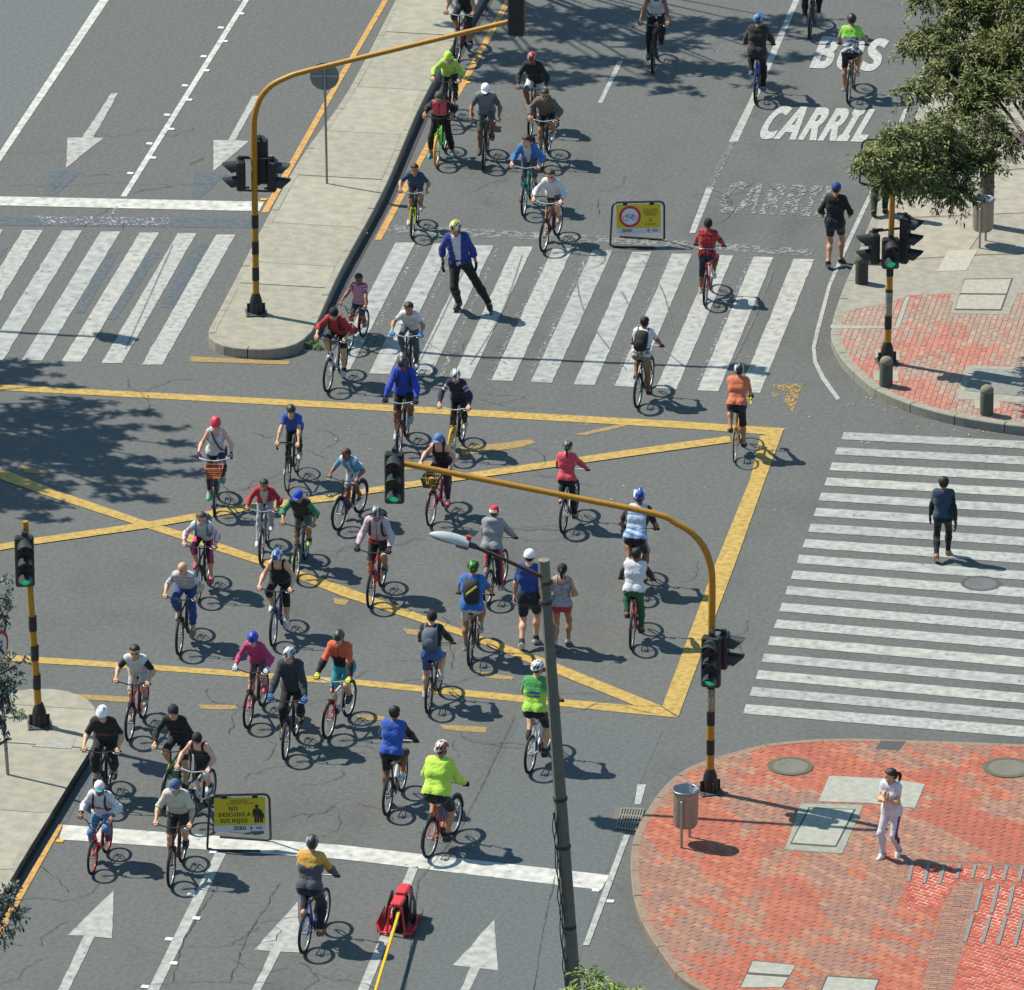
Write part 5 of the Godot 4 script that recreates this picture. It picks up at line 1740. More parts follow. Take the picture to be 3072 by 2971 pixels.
func lay_bricks(parent: Node3D, field: PackedVector2Array, holes: Array, y: float, along: Vector2, l: float, w: float, singles: int, towards: Vector2, palette: Callable, brick_sets: Array, gap := 0.004) -> void:
	# bond of bricks inside a polygon; the ones nearest to "towards" are parts of their own, the rest one mass
	var lo := Vector2(1e6, 1e6)
	var hi := -lo
	for p in field:
		lo = lo.min(p)
		hi = hi.max(p)
	var cx := (lo + hi) * 0.5
	var rad := (hi - lo).length() * 0.5
	var d := along.normalized()
	var n := Vector2(-d.y, d.x)
	var rows := int(rad / w) + 1
	var cols := int(rad / l) + 1
	var all := []
	var cut := Geo.new()
	for r in range(-rows, rows + 1):
		var shift := 0.5 * l * (r & 1) + rng.randf_range(-0.01, 0.01)
		for c in range(-cols, cols + 1):
			var p := cx + d * (c * l + shift) + n * (r * w)
			var u := d * (l * 0.5 - gap)
			var x := n * (w * 0.5 - gap)
			var quad := PackedVector2Array([p - u - x, p + u - x, p + u + x, p - u + x])
			var whole := 0
			for q in quad:
				if Geometry2D.is_point_in_polygon(q, field):
					whole += 1
			if whole == 0:
				continue
			var touched := []
			for h in holes:
				for q in quad:
					if Geometry2D.is_point_in_polygon(q, h):
						touched.append(h)
						break
			if whole == 4 and touched.is_empty():
				all.append([p.distance_to(towards), p, palette.call(p, r, c)])
				continue
			var pieces := Geometry2D.intersect_polygons(quad, field)
			for h in touched:
				var left: Array[PackedVector2Array] = []
				for q in pieces:
					left.append_array(Geometry2D.clip_polygons(q, h))
				pieces = left
			for q in pieces:
				if q.size() >= 3 and not Geometry2D.triangulate_polygon(q).is_empty():
					cut.tint = lin(brick_sets[palette.call(p, r, c)])
					cut.sheet(q, y - 0.001, 0.02)
	all.sort_custom(func(a, b): return a[0] < b[0])
	var made := []
	for k in 3:
		var g := Geo.new()
		var hx := l * 0.5 - gap
		var hz := w * 0.5 - gap
		var b := 0.005 + 0.002 * k
		var top := [Vector3(-hx + b, 0, -hz + b), Vector3(hx - b, 0, -hz + b * (1 + 0.4 * k)), Vector3(hx - b, 0, hz - b), Vector3(-hx + b * (1 + 0.3 * k), 0, hz - b)]
		var rim := [Vector3(-hx, -b, -hz), Vector3(hx, -b, -hz), Vector3(hx, -b, hz), Vector3(-hx, -b, hz)]
		g.face(top, Vector3(0, -1, 0))
		for e in 4:
			var f := (e + 1) % 4
			g.face([top[e], top[f], rim[f], rim[e]], Vector3(0, -0.1, 0))
			g.face([rim[e], rim[f], rim[f] - Vector3(0, 0.03, 0), rim[e] - Vector3(0, 0.03, 0)], Vector3(0, -0.03, 0))
		made.append(g.done())
	var base := Basis(Vector3(d.x, 0, d.y), Vector3.UP, Vector3(n.x, 0, n.y))
	var mm := MultiMesh.new()
	mm.transform_format = MultiMesh.TRANSFORM_3D
	mm.use_colors = true
	mm.mesh = made[0]
	var rest := maxi(all.size() - singles, 0)
	mm.instance_count = rest
	for k in all.size():
		var e: Array = all[k]
		var tilt := Basis.from_euler(Vector3(rng.randf_range(-0.012, 0.012), rng.randf_range(-0.015, 0.015), rng.randf_range(-0.012, 0.012)))
		var xf := Transform3D(base * tilt, Vector3(e[1].x, y + rng.randf_range(-0.003, 0.002), e[1].y))
		var tone: int = e[2]
		if k < singles:
			put("brick", made[k % 3], mat(brick_sets[tone], 0.85, 0.0, "concrete", 0.7), parent, xf)
		else:
			mm.set_instance_transform(k - singles, xf)
			mm.set_instance_color(k - singles, lin(brick_sets[tone]) * rng.randf_range(0.93, 1.07))
	if rest > 0:
		var o := MultiMeshInstance3D.new()
		o.name = "brickwork"
		o.multimesh = mm
		o.material_override = mat("ffffff", 0.85, 0.0, "tintstone", 0.7)
		o.set_meta("kind", "stuff")
		parent.add_child(o, true)
	if not cut.v.is_empty():
		put("cut_brickwork", cut.done(), mat("ffffff", 0.85, 0.0, "tintstone", 0.7), parent).set_meta("kind", "stuff")

func build_pavements() -> void:
	var stone := mat("a5a39b", 0.9, 0.0, "concrete", 1.7)
	var cement := mat("b2ae9f", 0.92, 0.0, "concrete", 2.3)
	var cement2 := mat("aca899", 0.92, 0.0, "concrete", 1.9)
	var joint := mat("4a4843", 0.95)
	# --- island between the carriageways
	var isle := Node3D.new()
	isle.name = "median"
	isle.set_meta("kind", "structure")
	add_child(isle)
	var rim := [Vector3(-1.66, 0.20, -33.74), Vector3(-2.51, 0.20, -27.72), Vector3(-3.40, 0.20, -21.85), Vector3(-4.23, 0.20, -17.94), Vector3(-4.92, 0.20, -13.68), Vector3(-5.51, 0.20, -9.69), Vector3(-5.73, 0.20, -8.26), Vector3(-5.77, 0.20, -7.87), Vector3(-5.70, 0.20, -7.50), Vector3(-5.54, 0.20, -7.25), Vector3(-5.28, 0.20, -7.05), Vector3(-4.74, 0.20, -6.94), Vector3(-4.34, 0.20, -7.03), Vector3(-4.05, 0.20, -7.28), Vector3(-3.87, 0.20, -7.73), Vector3(-3.73, 0.20, -8.32), Vector3(-3.31, 0.20, -11.35), Vector3(-2.55, 0.20, -15.91), Vector3(-1.80, 0.20, -21.56), Vector3(-0.75, 0.20, -27.65), Vector3(0.34, 0.20, -33.74)]
	island(isle, rim, 0.2, mat("aaa699", 0.9, 0.0, "concrete", 1.9), [cement, cement2], [Vector3(-4.68, 0, -28.89), Vector3(-4.62, 0, -26.16), Vector3(-4.53, 0, -22.50), Vector3(-4.46, 0, -19.63), Vector3(-4.39, 0, -16.84), Vector3(-4.32, 0, -13.96), Vector3(-4.26, 0, -11.63), Vector3(-4.23, 0, -10.41)], joint)
	# dark gutter strips: dirt, with the kerb shadow deepened in their colour
	var shade_dirt := mat("47474a", 0.95, 0.0, "paint", 0.9)
	strip("gutter_shade_dirt", [Vector3(-3.73, 0, -8.29), Vector3(-3.31, 0, -11.16), Vector3(-2.54, 0, -15.70), Vector3(-1.80, 0, -21.32), Vector3(-0.75, 0, -27.37), Vector3(0.29, 0, -33.25), Vector3(0.42, 0, -33.25), Vector3(-0.60, 0, -27.37), Vector3(-1.65, 0, -21.32), Vector3(-2.39, 0, -15.70), Vector3(-3.16, 0, -11.16), Vector3(-3.56, 0, -8.29)], 0.005, shade_dirt)
	strip("gutter_shade_dirt", [Vector3(-7.14, 0, 11.91), Vector3(-7.46, 0, 13.43), Vector3(-7.73, 0, 14.84), Vector3(-8.03, 0, 16.31), Vector3(-8.53, 0, 18.95), Vector3(-8.38, 0, 18.95), Vector3(-7.87, 0, 16.31), Vector3(-7.59, 0, 14.84), Vector3(-7.33, 0, 13.43), Vector3(-7.04, 0, 11.91)], 0.005, shade_dirt)
	# --- island at the lower left
	var isle2 := Node3D.new()
	isle2.name = "median_001"
	isle2.set_meta("kind", "structure")
	add_child(isle2)
	rim = [Vector3(-10.02, 0.20, 10.19), Vector3(-8.71, 0.20, 9.88), Vector3(-8.28, 0.20, 9.60), Vector3(-7.83, 0.20, 9.60), Vector3(-7.47, 0.20, 9.83), Vector3(-7.27, 0.20, 10.15), Vector3(-7.16, 0.20, 10.64), Vector3(-7.15, 0.20, 11.22), Vector3(-7.19, 0.20, 11.87), Vector3(-7.49, 0.20, 13.39), Vector3(-7.77, 0.20, 14.81), Vector3(-8.06, 0.20, 16.28), Vector3(-8.34, 0.20, 17.74), Vector3(-9.11, 0.20, 21.62)]
	island(isle2, rim, 0.2, mat("aaa699", 0.9, 0.0, "concrete", 1.9), [cement, cement2], [Vector3(-8.16, 0, 10.18), Vector3(-8.08, 0, 11.82), Vector3(-7.93, 0, 14.63), Vector3(-7.80, 0, 17.01)], joint)
	put("cover", slab_mesh([Vector3(-7.79, 0.21, 11.66), Vector3(-7.33, 0.21, 11.48), Vector3(-7.40, 0.21, 12.03), Vector3(-8.07, 0.21, 11.92)], 0.206), mat("aeada6", 0.9, 0.0, "concrete", 0.8), isle2)
	# --- corner pavement at the lower right, laid with bricks in two reds and greys
	var corner := Node3D.new()
	corner.name = "brick_pavement"
	corner.set_meta("kind", "structure")
	add_child(corner)
	var hb := 0.12
	var edge := smooth_path([Vector3(3.30, 0, 21.77), Vector3(2.69, 0, 20.92), Vector3(2.35, 0, 19.87), Vector3(2.12, 0, 18.95), Vector3(1.99, 0, 18.07), Vector3(1.94, 0, 17.21), Vector3(1.94, 0, 16.23), Vector3(2.03, 0, 15.27), Vector3(2.25, 0, 14.29), Vector3(2.53, 0, 13.37), Vector3(2.85, 0, 12.72), Vector3(3.24, 0, 12.31), Vector3(3.71, 0, 11.96), Vector3(4.33, 0, 11.60), Vector3(5.37, 0, 11.40), Vector3(6.51, 0, 11.43), Vector3(8.61, 0, 11.62), Vector3(10.01, 0, 11.74)], 5)
	edge.reverse()
	var inner := kerb(corner, resample(edge, 0.2), 0.13, hb, 0.8, mat("9d8878", 0.9, 0.0, "concrete", 0.9), "kerb_stone")
	var field := flat2(inner)
	field.append_array(flat2([Vector3(9.35, 0, 21.77)]))
	var bed := Geo.new()
	bed.sheet(field, hb - 0.008, 0.09)
	put("mortar_bed", bed.done(), mat("86705f", 0.95), corner)
	var pan := [[Vector3(5.29, 0, 12.98), Vector3(5.83, 0, 13.05), Vector3(6.27, 0, 13.09), Vector3(6.87, 0, 13.33), Vector3(6.66, 0, 14.31), Vector3(5.88, 0, 14.10), Vector3(5.08, 0, 14.04)], [Vector3(4.78, 0, 14.12), Vector3(5.81, 0, 14.19), Vector3(5.39, 0, 16.14), Vector3(4.46, 0, 15.98)], [Vector3(3.81, 0, 20.26), Vector3(4.51, 0, 20.42), Vector3(4.26, 0, 21.29), Vector3(3.58, 0, 21.29)], [Vector3(4.97, 0, 20.83), Vector3(5.81, 0, 20.96), Vector3(5.68, 0, 21.58), Vector3(4.81, 0, 21.58)], [Vector3(6.22, 0, 11.49), Vector3(6.64, 0, 11.51), Vector3(6.51, 0, 11.91), Vector3(6.10, 0, 11.85)]]
	var holes := []
	for p in pan:
		holes.append(flat2(p))
	var t1 := [Vector3(6.51, 0, 16.54), Vector3(8.36, 0, 16.80), Vector3(8.33, 0, 17.30), Vector3(7.27, 0, 17.15), Vector3(6.89, 0, 18.21), Vector3(6.36, 0, 18.27), Vector3(6.37, 0, 17.34)]
	var t2 := [Vector3(7.63, 0, 17.30), Vector3(8.49, 0, 17.42), Vector3(8.25, 0, 21.68), Vector3(6.88, 0, 21.68), Vector3(7.09, 0, 20.42)]
	var b1 := [Vector3(6.32, 0, 16.29), Vector3(8.38, 0, 16.56), Vector3(8.36, 0, 16.76), Vector3(6.49, 0, 16.49), Vector3(6.35, 0, 17.34), Vector3(6.31, 0, 17.79), Vector3(6.04, 0, 17.79)]
	var b2 := [Vector3(7.15, 0, 17.21), Vector3(7.61, 0, 17.28), Vector3(7.07, 0, 20.42), Vector3(6.86, 0, 21.68), Vector3(6.40, 0, 21.68), Vector3(6.89, 0, 18.37)]
	for p in [t1, t2, b1, b2]:
		holes.append(flat2(p))
	for e in [[Vector3(4.66, 0, 12.57), 0.40], [Vector3(8.29, 0, 12.63), 0.44]]:
		var ring := PackedVector2Array()
		for k in 20:
			ring.push_back(Vector2(e[0].x + cos(TAU * k / 20.0) * e[1], e[0].z + sin(TAU * k / 20.0) * e[1]))
		holes.append(ring)
	var reds := ["c06b52", "b86552", "c47a60", "ab7c6b", "a37b6e", "b58872", "b36a5a", "9f7a6f", "c27058"]
	var redder := PackedVector2Array(flat2([Vector3(6.51, 0, 14.50), Vector3(7.18, 0, 13.97), Vector3(8.67, 0, 15.14), Vector3(8.56, 0, 17.01), Vector3(7.44, 0, 15.66)]))
	lay_bricks(corner, field, holes, hb, Vector2(0.60, 0.80), 0.225, 0.112, 300, Vector2(3.6, 19.5), func(p: Vector2, r: int, c: int):
		if Geometry2D.is_point_in_polygon(p, redder):
			return 1 if rng.randf() < 0.6 else 6
		var z := wobble.get_noise_2d(p.x * 0.30, p.y * 0.22) + 0.4 * wobble.get_noise_2d(p.x * 0.9 + 30.0, p.y * 0.7)
		# the courses were laid from mixed stacks: like bricks follow one another along a course
		var k := fposmod(sin(float(r) * 12.9 + floorf((float(c) + 0.4 * sin(float(r))) / 3.0) * 78.2) * 43758.5, 1.0) if rng.randf() < 0.85 else rng.randf()
		if z > 0.10:
			return [0, 8, 1, 2, 6][int(k * 5.0)]
		if z < -0.22:
			return [3, 4, 5, 7, 3, 5][int(k * 6.0)]
		return [0, 2, 3, 5, 5, 4, 3, 8, 7][int(k * 9.0)], reds)
	# bright red tactile paving with grey guide bars
	var bright := ["c45a47", "b94f42", "c9654f"]
	for t in [t1, t2]:
		lay_bricks(corner, flat2(t), [], hb + 0.002, Vector2(0.80, 0.60), 0.20, 0.10, 60, Vector2(8.0, 17.0), func(_p, _r, _c): return rng.randi() % 3, bright, 0.009)
		var bed2 := Geo.new()
		bed2.sheet(flat2(t), hb - 0.007, 0.02)
		put("mortar_bed", bed2.done(), mat("c9aea0", 0.95), corner)
	for t in [b1, b2]:
		lay_bricks(corner, flat2(t), [], hb + 0.001, Vector2(0.985, 0.17), 0.24, 0.075, 50, Vector2(7.0, 16.0), func(_p, _r, _c): return [3, 4, 5, 7][rng.randi() % 4], reds)
	var bars := mat("8c918c", 0.8, 0.0, "concrete", 0.5)
	for e in [[Vector3(6.53, 0, 16.45), Vector3(6.42, 0, 17.26)], [Vector3(6.79, 0, 16.49), Vector3(6.67, 0, 17.32)], [Vector3(7.04, 0, 16.54), Vector3(6.92, 0, 17.34)], [Vector3(7.29, 0, 16.56), Vector3(7.21, 0, 17.13)], [Vector3(7.54, 0, 16.58), Vector3(7.46, 0, 17.13)], [Vector3(7.79, 0, 16.62), Vector3(7.71, 0, 17.17)], [Vector3(8.05, 0, 16.64), Vector3(7.96, 0, 17.21)], [Vector3(8.30, 0, 16.68), Vector3(8.21, 0, 17.26)],
			[Vector3(7.61, 0, 17.32), Vector3(7.45, 0, 18.41)], [Vector3(7.87, 0, 17.36), Vector3(7.70, 0, 18.47)], [Vector3(8.12, 0, 17.40), Vector3(7.95, 0, 18.51)], [Vector3(8.38, 0, 17.44), Vector3(8.20, 0, 18.55)], [Vector3(7.40, 0, 18.55), Vector3(7.22, 0, 19.57)], [Vector3(7.67, 0, 18.61), Vector3(7.49, 0, 19.63)], [Vector3(7.92, 0, 18.65), Vector3(7.74, 0, 19.69)], [Vector3(8.18, 0, 18.69), Vector3(8.00, 0, 19.75)]]:
		var p := line(e[0], e[1], 0.055)
		slab(corner, p, hb + 0.012, bars, "guide_bar", 0.02)
	# cement covers let into the bricks
	var cov := mat("b4b5ac", 0.9, 0.0, "concrete", 1.1)
	slab(corner, pan[0], hb + 0.008, cov, "cover")
	slab(corner, pan[1], hb + 0.006, mat("a3a79d", 0.9, 0.0, "concrete", 0.9), "cover_frame")
	slab(corner, [Vector3(4.90, 0, 14.29), Vector3(5.68, 0, 14.36), Vector3(5.30, 0, 15.89), Vector3(4.55, 0, 15.77)], hb + 0.011, joint, "cover_joint", 0.008)
	slab(corner, [Vector3(4.93, 0, 14.33), Vector3(5.64, 0, 14.40), Vector3(5.29, 0, 15.85), Vector3(4.58, 0, 15.73)], hb + 0.016, cov, "cover", 0.01)
	slab(corner, pan[2], hb + 0.001, joint, "cover_joint")
	slab(corner, [Vector3(3.82, 0, 20.30), Vector3(4.49, 0, 20.46), Vector3(4.39, 0, 20.83), Vector3(3.73, 0, 20.73)], hb + 0.007, cov, "cover")
	slab(corner, [Vector3(3.71, 0, 20.81), Vector3(4.36, 0, 20.92), Vector3(4.25, 0, 21.29), Vector3(3.60, 0, 21.29)], hb + 0.007, cov, "cover")
	slab(corner, pan[3], hb + 0.001, joint, "cover_joint")
	slab(corner, [Vector3(4.99, 0, 20.89), Vector3(5.78, 0, 21.02), Vector3(5.67, 0, 21.54), Vector3(4.85, 0, 21.54)], hb + 0.007, cov, "cover")
	slab(corner, pan[4], hb - 0.003, mat("55575a", 0.9, 0.0, "concrete", 0.5), "cover")
	# --- corner pavement at the upper right
	var far := Node3D.new()
	far.name = "brick_pavement_001"
	far.set_meta("kind", "structure")
	add_child(far)
	var ht := 0.18
	edge = smooth_path([Vector3(10.97, 0, -2.68), Vector3(9.45, 0, -2.97), Vector3(8.55, 0, -3.32), Vector3(8.07, 0, -3.59), Vector3(7.58, 0, -3.96), Vector3(7.13, 0, -4.42), Vector3(6.75, 0, -4.96), Vector3(6.46, 0, -5.70), Vector3(6.22, 0, -6.50), Vector3(6.09, 0, -7.30), Vector3(6.06, 0, -7.87), Vector3(6.15, 0, -8.80), Vector3(6.28, 0, -9.69), Vector3(6.43, 0, -10.58), Vector3(6.63, 0, -11.66), Vector3(6.98, 0, -13.69), Vector3(7.41, 0, -16.13), Vector3(7.92, 0, -18.80), Vector3(8.45, 0, -21.71), Vector3(9.11, 0, -25.40), Vector3(9.85, 0, -29.60), Vector3(10.65, 0, -33.99)], 5)
	edge.reverse()
	inner = kerb(far, resample(edge, 0.2), 0.17, ht, 0.8, mat("a3a296", 0.9, 0.0, "concrete", 1.2), "kerb_stone")
	field = flat2(inner)
	field.append_array(flat2([Vector3(13.05, 0, -33.99)]))
	bed = Geo.new()
	bed.sheet(field, ht - 0.009, 0.12)
	put("mortar_bed", bed.done(), mat("857a6e", 0.95), far)
	var top_edge := [Vector3(6.51, 0, -9.43), Vector3(7.42, 0, -9.66), Vector3(7.56, 0, -9.34), Vector3(8.51, 0, -9.43), Vector3(8.64, 0, -9.54), Vector3(9.83, 0, -9.71), Vector3(11.45, 0, -9.92)]
	# concrete upper part, in large panels
	var brick_zone := flat2([Vector3(5.77, 0, -8.15), Vector3(6.45, 0, -9.11), Vector3(7.22, 0, -9.51), Vector3(7.64, 0, -9.94), Vector3(8.56, 0, -10.00), Vector3(11.47, 0, -10.15), Vector3(10.94, 0, -2.28), Vector3(5.57, 0, -2.28)])
	var panels := [[Vector3(5.53, 0, -6.89), Vector3(11.32, 0, -8.01), Vector3(11.61, 0, -12.37), Vector3(8.85, 0, -12.10), Vector3(6.70, 0, -11.69)], [Vector3(6.70, 0, -11.78), Vector3(8.83, 0, -12.19), Vector3(9.48, 0, -14.44), Vector3(7.08, 0, -14.20)], [Vector3(8.88, 0, -12.19), Vector3(11.62, 0, -12.46), Vector3(11.77, 0, -14.75), Vector3(9.53, 0, -14.50)], [Vector3(7.11, 0, -14.29), Vector3(11.78, 0, -14.84), Vector3(11.96, 0, -17.53), Vector3(7.51, 0, -16.59)], [Vector3(7.54, 0, -16.69), Vector3(11.96, 0, -17.62), Vector3(12.20, 0, -21.22), Vector3(8.23, 0, -20.57)], [Vector3(8.25, 0, -20.66), Vector3(12.21, 0, -21.32), Vector3(12.53, 0, -26.09), Vector3(9.03, 0, -25.23)], [Vector3(9.05, 0, -25.33), Vector3(12.53, 0, -26.19), Vector3(13.05, 0, -33.99), Vector3(10.53, 0, -33.99)]]
	var k := 0
	for p in panels:
		k += 1
		for piece in Geometry2D.intersect_polygons(flat2(p), field):
			for rest in Geometry2D.clip_polygons(piece, brick_zone):
				var g := Geo.new()
				g.sheet(rest, ht + 0.002 * (k % 2), 0.04)
				put("slab", g.done(), [mat("b3ada1", 0.92, 0.0, "concrete", 2.1), mat("aaa69c", 0.92, 0.0, "concrete", 1.6)][k % 2], far)
	var inset := [[Vector3(8.55, 0, -10.52), Vector3(8.71, 0, -10.99), Vector3(9.89, 0, -11.05), Vector3(9.92, 0, -10.87), Vector3(9.49, 0, -8.88), Vector3(8.41, 0, -8.94)], [Vector3(8.54, 0, -6.14), Vector3(9.91, 0, -6.00), Vector3(9.81, 0, -4.15), Vector3(8.29, 0, -4.39)], [Vector3(5.75, 0, -8.29), Vector3(7.41, 0, -8.29), Vector3(7.64, 0, -9.86), Vector3(7.56, 0, -9.89), Vector3(7.28, 0, -8.26), Vector3(5.75, 0, -8.37)]]
	inset[2] = [Vector3(6.07, 0, -8.32), Vector3(7.30, 0, -8.20), Vector3(7.56, 0, -9.80), Vector3(7.64, 0, -9.83), Vector3(7.37, 0, -8.15), Vector3(6.06, 0, -8.12)]
	holes = []
	for p in inset:
		holes.append(flat2(p))
	for e in [Vector3(7.08, 0, -6.69), Vector3(7.01, 0, -5.59), Vector3(8.83, 0, -4.15)]:
		holes.append(flat2([e + Vector3(-0.24, 0, -0.28), e + Vector3(0.24, 0, -0.28), e + Vector3(0.24, 0, 0.28), e + Vector3(-0.24, 0, 0.28)]))
	var soft := ["c68577", "be7d70", "cb8a7a", "b3968a", "ae988c", "bd9f92"]
	var zone := Geometry2D.intersect_polygons(brick_zone, field)
	lay_bricks(far, zone[0], holes, ht, Vector2(AVE.x, AVE.z), 0.25, 0.105, 300, Vector2(6.6, -3.0), func(p: Vector2, r: int, c: int):
		var z := wobble.get_noise_2d(p.x * 0.35 + 70.0, p.y * 0.25) + 0.6 * (rng.randf() - 0.5) + 0.25 * clampf((p.y + 6.0) * 0.2, -1.0, 1.0)
		if z > 0.0:
			return [0, 1, 2][int(rng.randf() * 3.0)]
		return [3, 4, 5, 3][int(rng.randf() * 4.0)], soft)
	slab(far, inset[0], ht + 0.004, mat("a7a79d", 0.9, 0.0, "concrete", 0.9), "cover_frame")
	slab(far, [Vector3(8.74, 0, -10.84), Vector3(9.69, 0, -10.87), Vector3(9.37, 0, -9.08), Vector3(8.47, 0, -9.11)], ht + 0.008, joint, "cover_joint", 0.006)
	slab(far, [Vector3(8.75, 0, -10.78), Vector3(9.65, 0, -10.81), Vector3(9.51, 0, -10.00), Vector3(8.62, 0, -10.03)], ht + 0.013, mat("b9b8ae", 0.9, 0.0, "concrete", 0.8), "cover", 0.008)
	slab(far, [Vector3(8.61, 0, -9.94), Vector3(9.49, 0, -9.92), Vector3(9.35, 0, -9.14), Vector3(8.49, 0, -9.17)], ht + 0.013, mat("b9b8ae", 0.9, 0.0, "concrete", 0.8), "cover", 0.008)
	slab(far, inset[1], ht + 0.004, mat("a9a99f", 0.9, 0.0, "concrete", 0.9), "cover_frame")
	slab(far, [Vector3(8.66, 0, -6.00), Vector3(9.91, 0, -5.86), Vector3(9.88, 0, -5.37), Vector3(8.57, 0, -5.45)], ht + 0.010, mat("9a9c98", 0.9, 0.0, "concrete", 0.7), "cover", 0.01)
	slab(far, [Vector3(8.56, 0, -5.37), Vector3(9.87, 0, -5.26), Vector3(9.82, 0, -4.42), Vector3(8.44, 0, -4.80)], ht + 0.010, mat("8f918d", 0.9, 0.0, "concrete", 0.7), "cover", 0.01)
	slab(far, inset[2], ht + 0.003, mat("b1b4ae", 0.9, 0.0, "concrete", 0.7), "border_slab")
	for e in [Vector3(7.08, 0, -6.69), Vector3(7.01, 0, -5.59), Vector3(8.83, 0, -4.15)]:
		slab(far, [e + Vector3(-0.235, 0, -0.275), e + Vector3(0.235, 0, -0.275), e + Vector3(0.235, 0, 0.275), e + Vector3(-0.235, 0, 0.275)], ht + 0.003, cement, "footing")
	# lighter paved square beside the bins
	slab(far, [Vector3(8.51, 0, -12.43), Vector3(9.09, 0, -12.49), Vector3(8.81, 0, -11.31), Vector3(8.23, 0, -11.25)], ht + 0.008, mat("c3bfb4", 0.9, 0.0, "concrete", 0.9), "cover", 0.012)
	# round iron covers
	for e in [[Vector3(4.66, 0, 12.57), 0.38, hb, "7e7d72"], [Vector3(8.29, 0, 12.63), 0.42, hb, "7e7d72"], [Vector3(8.28, 0, 4.24), 0.36, 0.0, "6f7277"]]:
		var root := thing("manhole_cover", ["round iron cover in the bricks left of the loose cement slab", "round iron cover in the bricks at the right edge of the pavement", "round iron cover in the road on the side street zebra"][0 if e[0].x < 5.5 else (1 if e[0].z > 5.0 else 2)], "manhole cover", e[0] + Vector3.UP * e[2])
		var g := Geo.new()
		var r: float = e[1]
		g.lathe([Vector2(r, -0.02), Vector2(r, 0.008), Vector2(r, 0.008), Vector2(r * 0.80, 0.010), Vector2(r * 0.80, 0.010), Vector2(r * 0.80, 0.0)], 32, Transform3D())
		put("rim", g.done(), mat("6a6558" if e[2] > 0.0 else "55585c", 0.85, 0.0, "concrete", 0.4), root)
		g = Geo.new()
		g.lathe([Vector2(r * 0.79, -0.02), Vector2(r * 0.79, 0.004), Vector2(r * 0.79, 0.004), Vector2(r * 0.55, 0.009), Vector2(r * 0.50, 0.005), Vector2(r * 0.30, 0.009), Vector2(r * 0.26, 0.005), Vector2(0.0001, 0.008)], 32, at(Vector3(0, 0.004, 0)))
		put("lid", g.done(), mat(e[3], 0.85, 0.0, "concrete", 0.5), root)
	# grate of the gully
	var root := thing("drain_grate", "rectangular iron gully grate in the road beside the brick corner", "drain", Vector3(1.91, 0, 14.53))
	var o3: Vector3 = Vector3(1.91, 0, 14.53)
	var g3 := Geo.new()
	g3.sheet(flat2([Vector3(1.72, 0, 13.99) - o3, Vector3(2.21, 0, 14.06) - o3, Vector3(2.10, 0, 15.10) - o3, Vector3(1.62, 0, 14.95) - o3]), 0.006, 0.03)
	put("frame", g3.done(), mat("77746c", 0.9, 0.0, "concrete", 0.5), root)
	g3 = Geo.new()
	g3.sheet(flat2([Vector3(1.82, 0, 14.08) - o3, Vector3(2.18, 0, 14.12) - o3, Vector3(2.07, 0, 15.01) - o3, Vector3(1.71, 0, 14.89) - o3]), 0.010, 0.003)
	put("pit", g3.done(), mat("17181a", 0.9), root)
	for r in 4:
		var u := [0.0, 0.33, 0.66, 0.97][r] as float
		put("bar", bar_mesh(Vector3(1.82, 0, 14.08).lerp(Vector3(1.71, 0, 14.89), u) - o3, Vector3(2.18, 0, 14.12).lerp(Vector3(2.07, 0, 15.01), u) - o3, 0.055), mat("6f6e69", 0.7), root)
	for c in 9:
		var u := c / 8.0
		put("bar", bar_mesh(Vector3(1.82, 0, 14.08).lerp(Vector3(2.18, 0, 14.12), u) - o3, Vector3(1.71, 0, 14.89).lerp(Vector3(2.07, 0, 15.01), u) - o3, 0.03), mat("6f6e69", 0.7), root)

func bar_mesh(a: Vector3, b: Vector3, w: float) -> ArrayMesh:
	var g := Geo.new()
	var d := (b - a).normalized()
	g.box(Transform3D(Basis(d, Vector3.UP, d.cross(Vector3.UP)), (a + b) * 0.5 + Vector3.UP * (0.016 + w * 0.1)), Vector3(a.distance_to(b), 0.014, w), 0.003)
	return g.done()

func slab_mesh(poly: Array, y: float) -> ArrayMesh:
	var g := Geo.new()
	g.sheet(flat2(poly), y, 0.01)
	return g.done()

func island(parent: Node3D, rim: Array, top: float, stone: Material, faces: Array, cuts: Array, joint: Material) -> void:
	# kerb stones round the rim and slabs between the joints
	var edge := []
	for p in resample(smooth_path(rim, 5), 0.25):
		edge.append(Vector3(p.x, 0, p.z))
	var inner := kerb(parent, edge, 0.14, top, 1.0, stone, "kerb_stone")
	var field := flat2(inner)
	var bed := Geo.new()
	bed.sheet(field, top - 0.02, 0.12)
	put("bed", bed.done(), joint, parent)
	var n := 0
	for k in cuts.size() + 1:
		var a: Vector3 = cuts[k - 1] if k > 0 else cuts[0] + AVE * 60.0
		var b: Vector3 = cuts[k] if k < cuts.size() else cuts[-1] - AVE * 60.0
		a -= AVE * 0.012
		b += AVE * 0.012
		var w := CROSS * 40.0
		for piece in Geometry2D.intersect_polygons(flat2([a - w, a + w, b + w, b - w]), field):
			n += 1
			var g := Geo.new()
			g.sheet(piece, top + 0.003 * (n % 3) - 0.004, 0.05)
			put("slab", g.done(), faces[n % 2], parent)

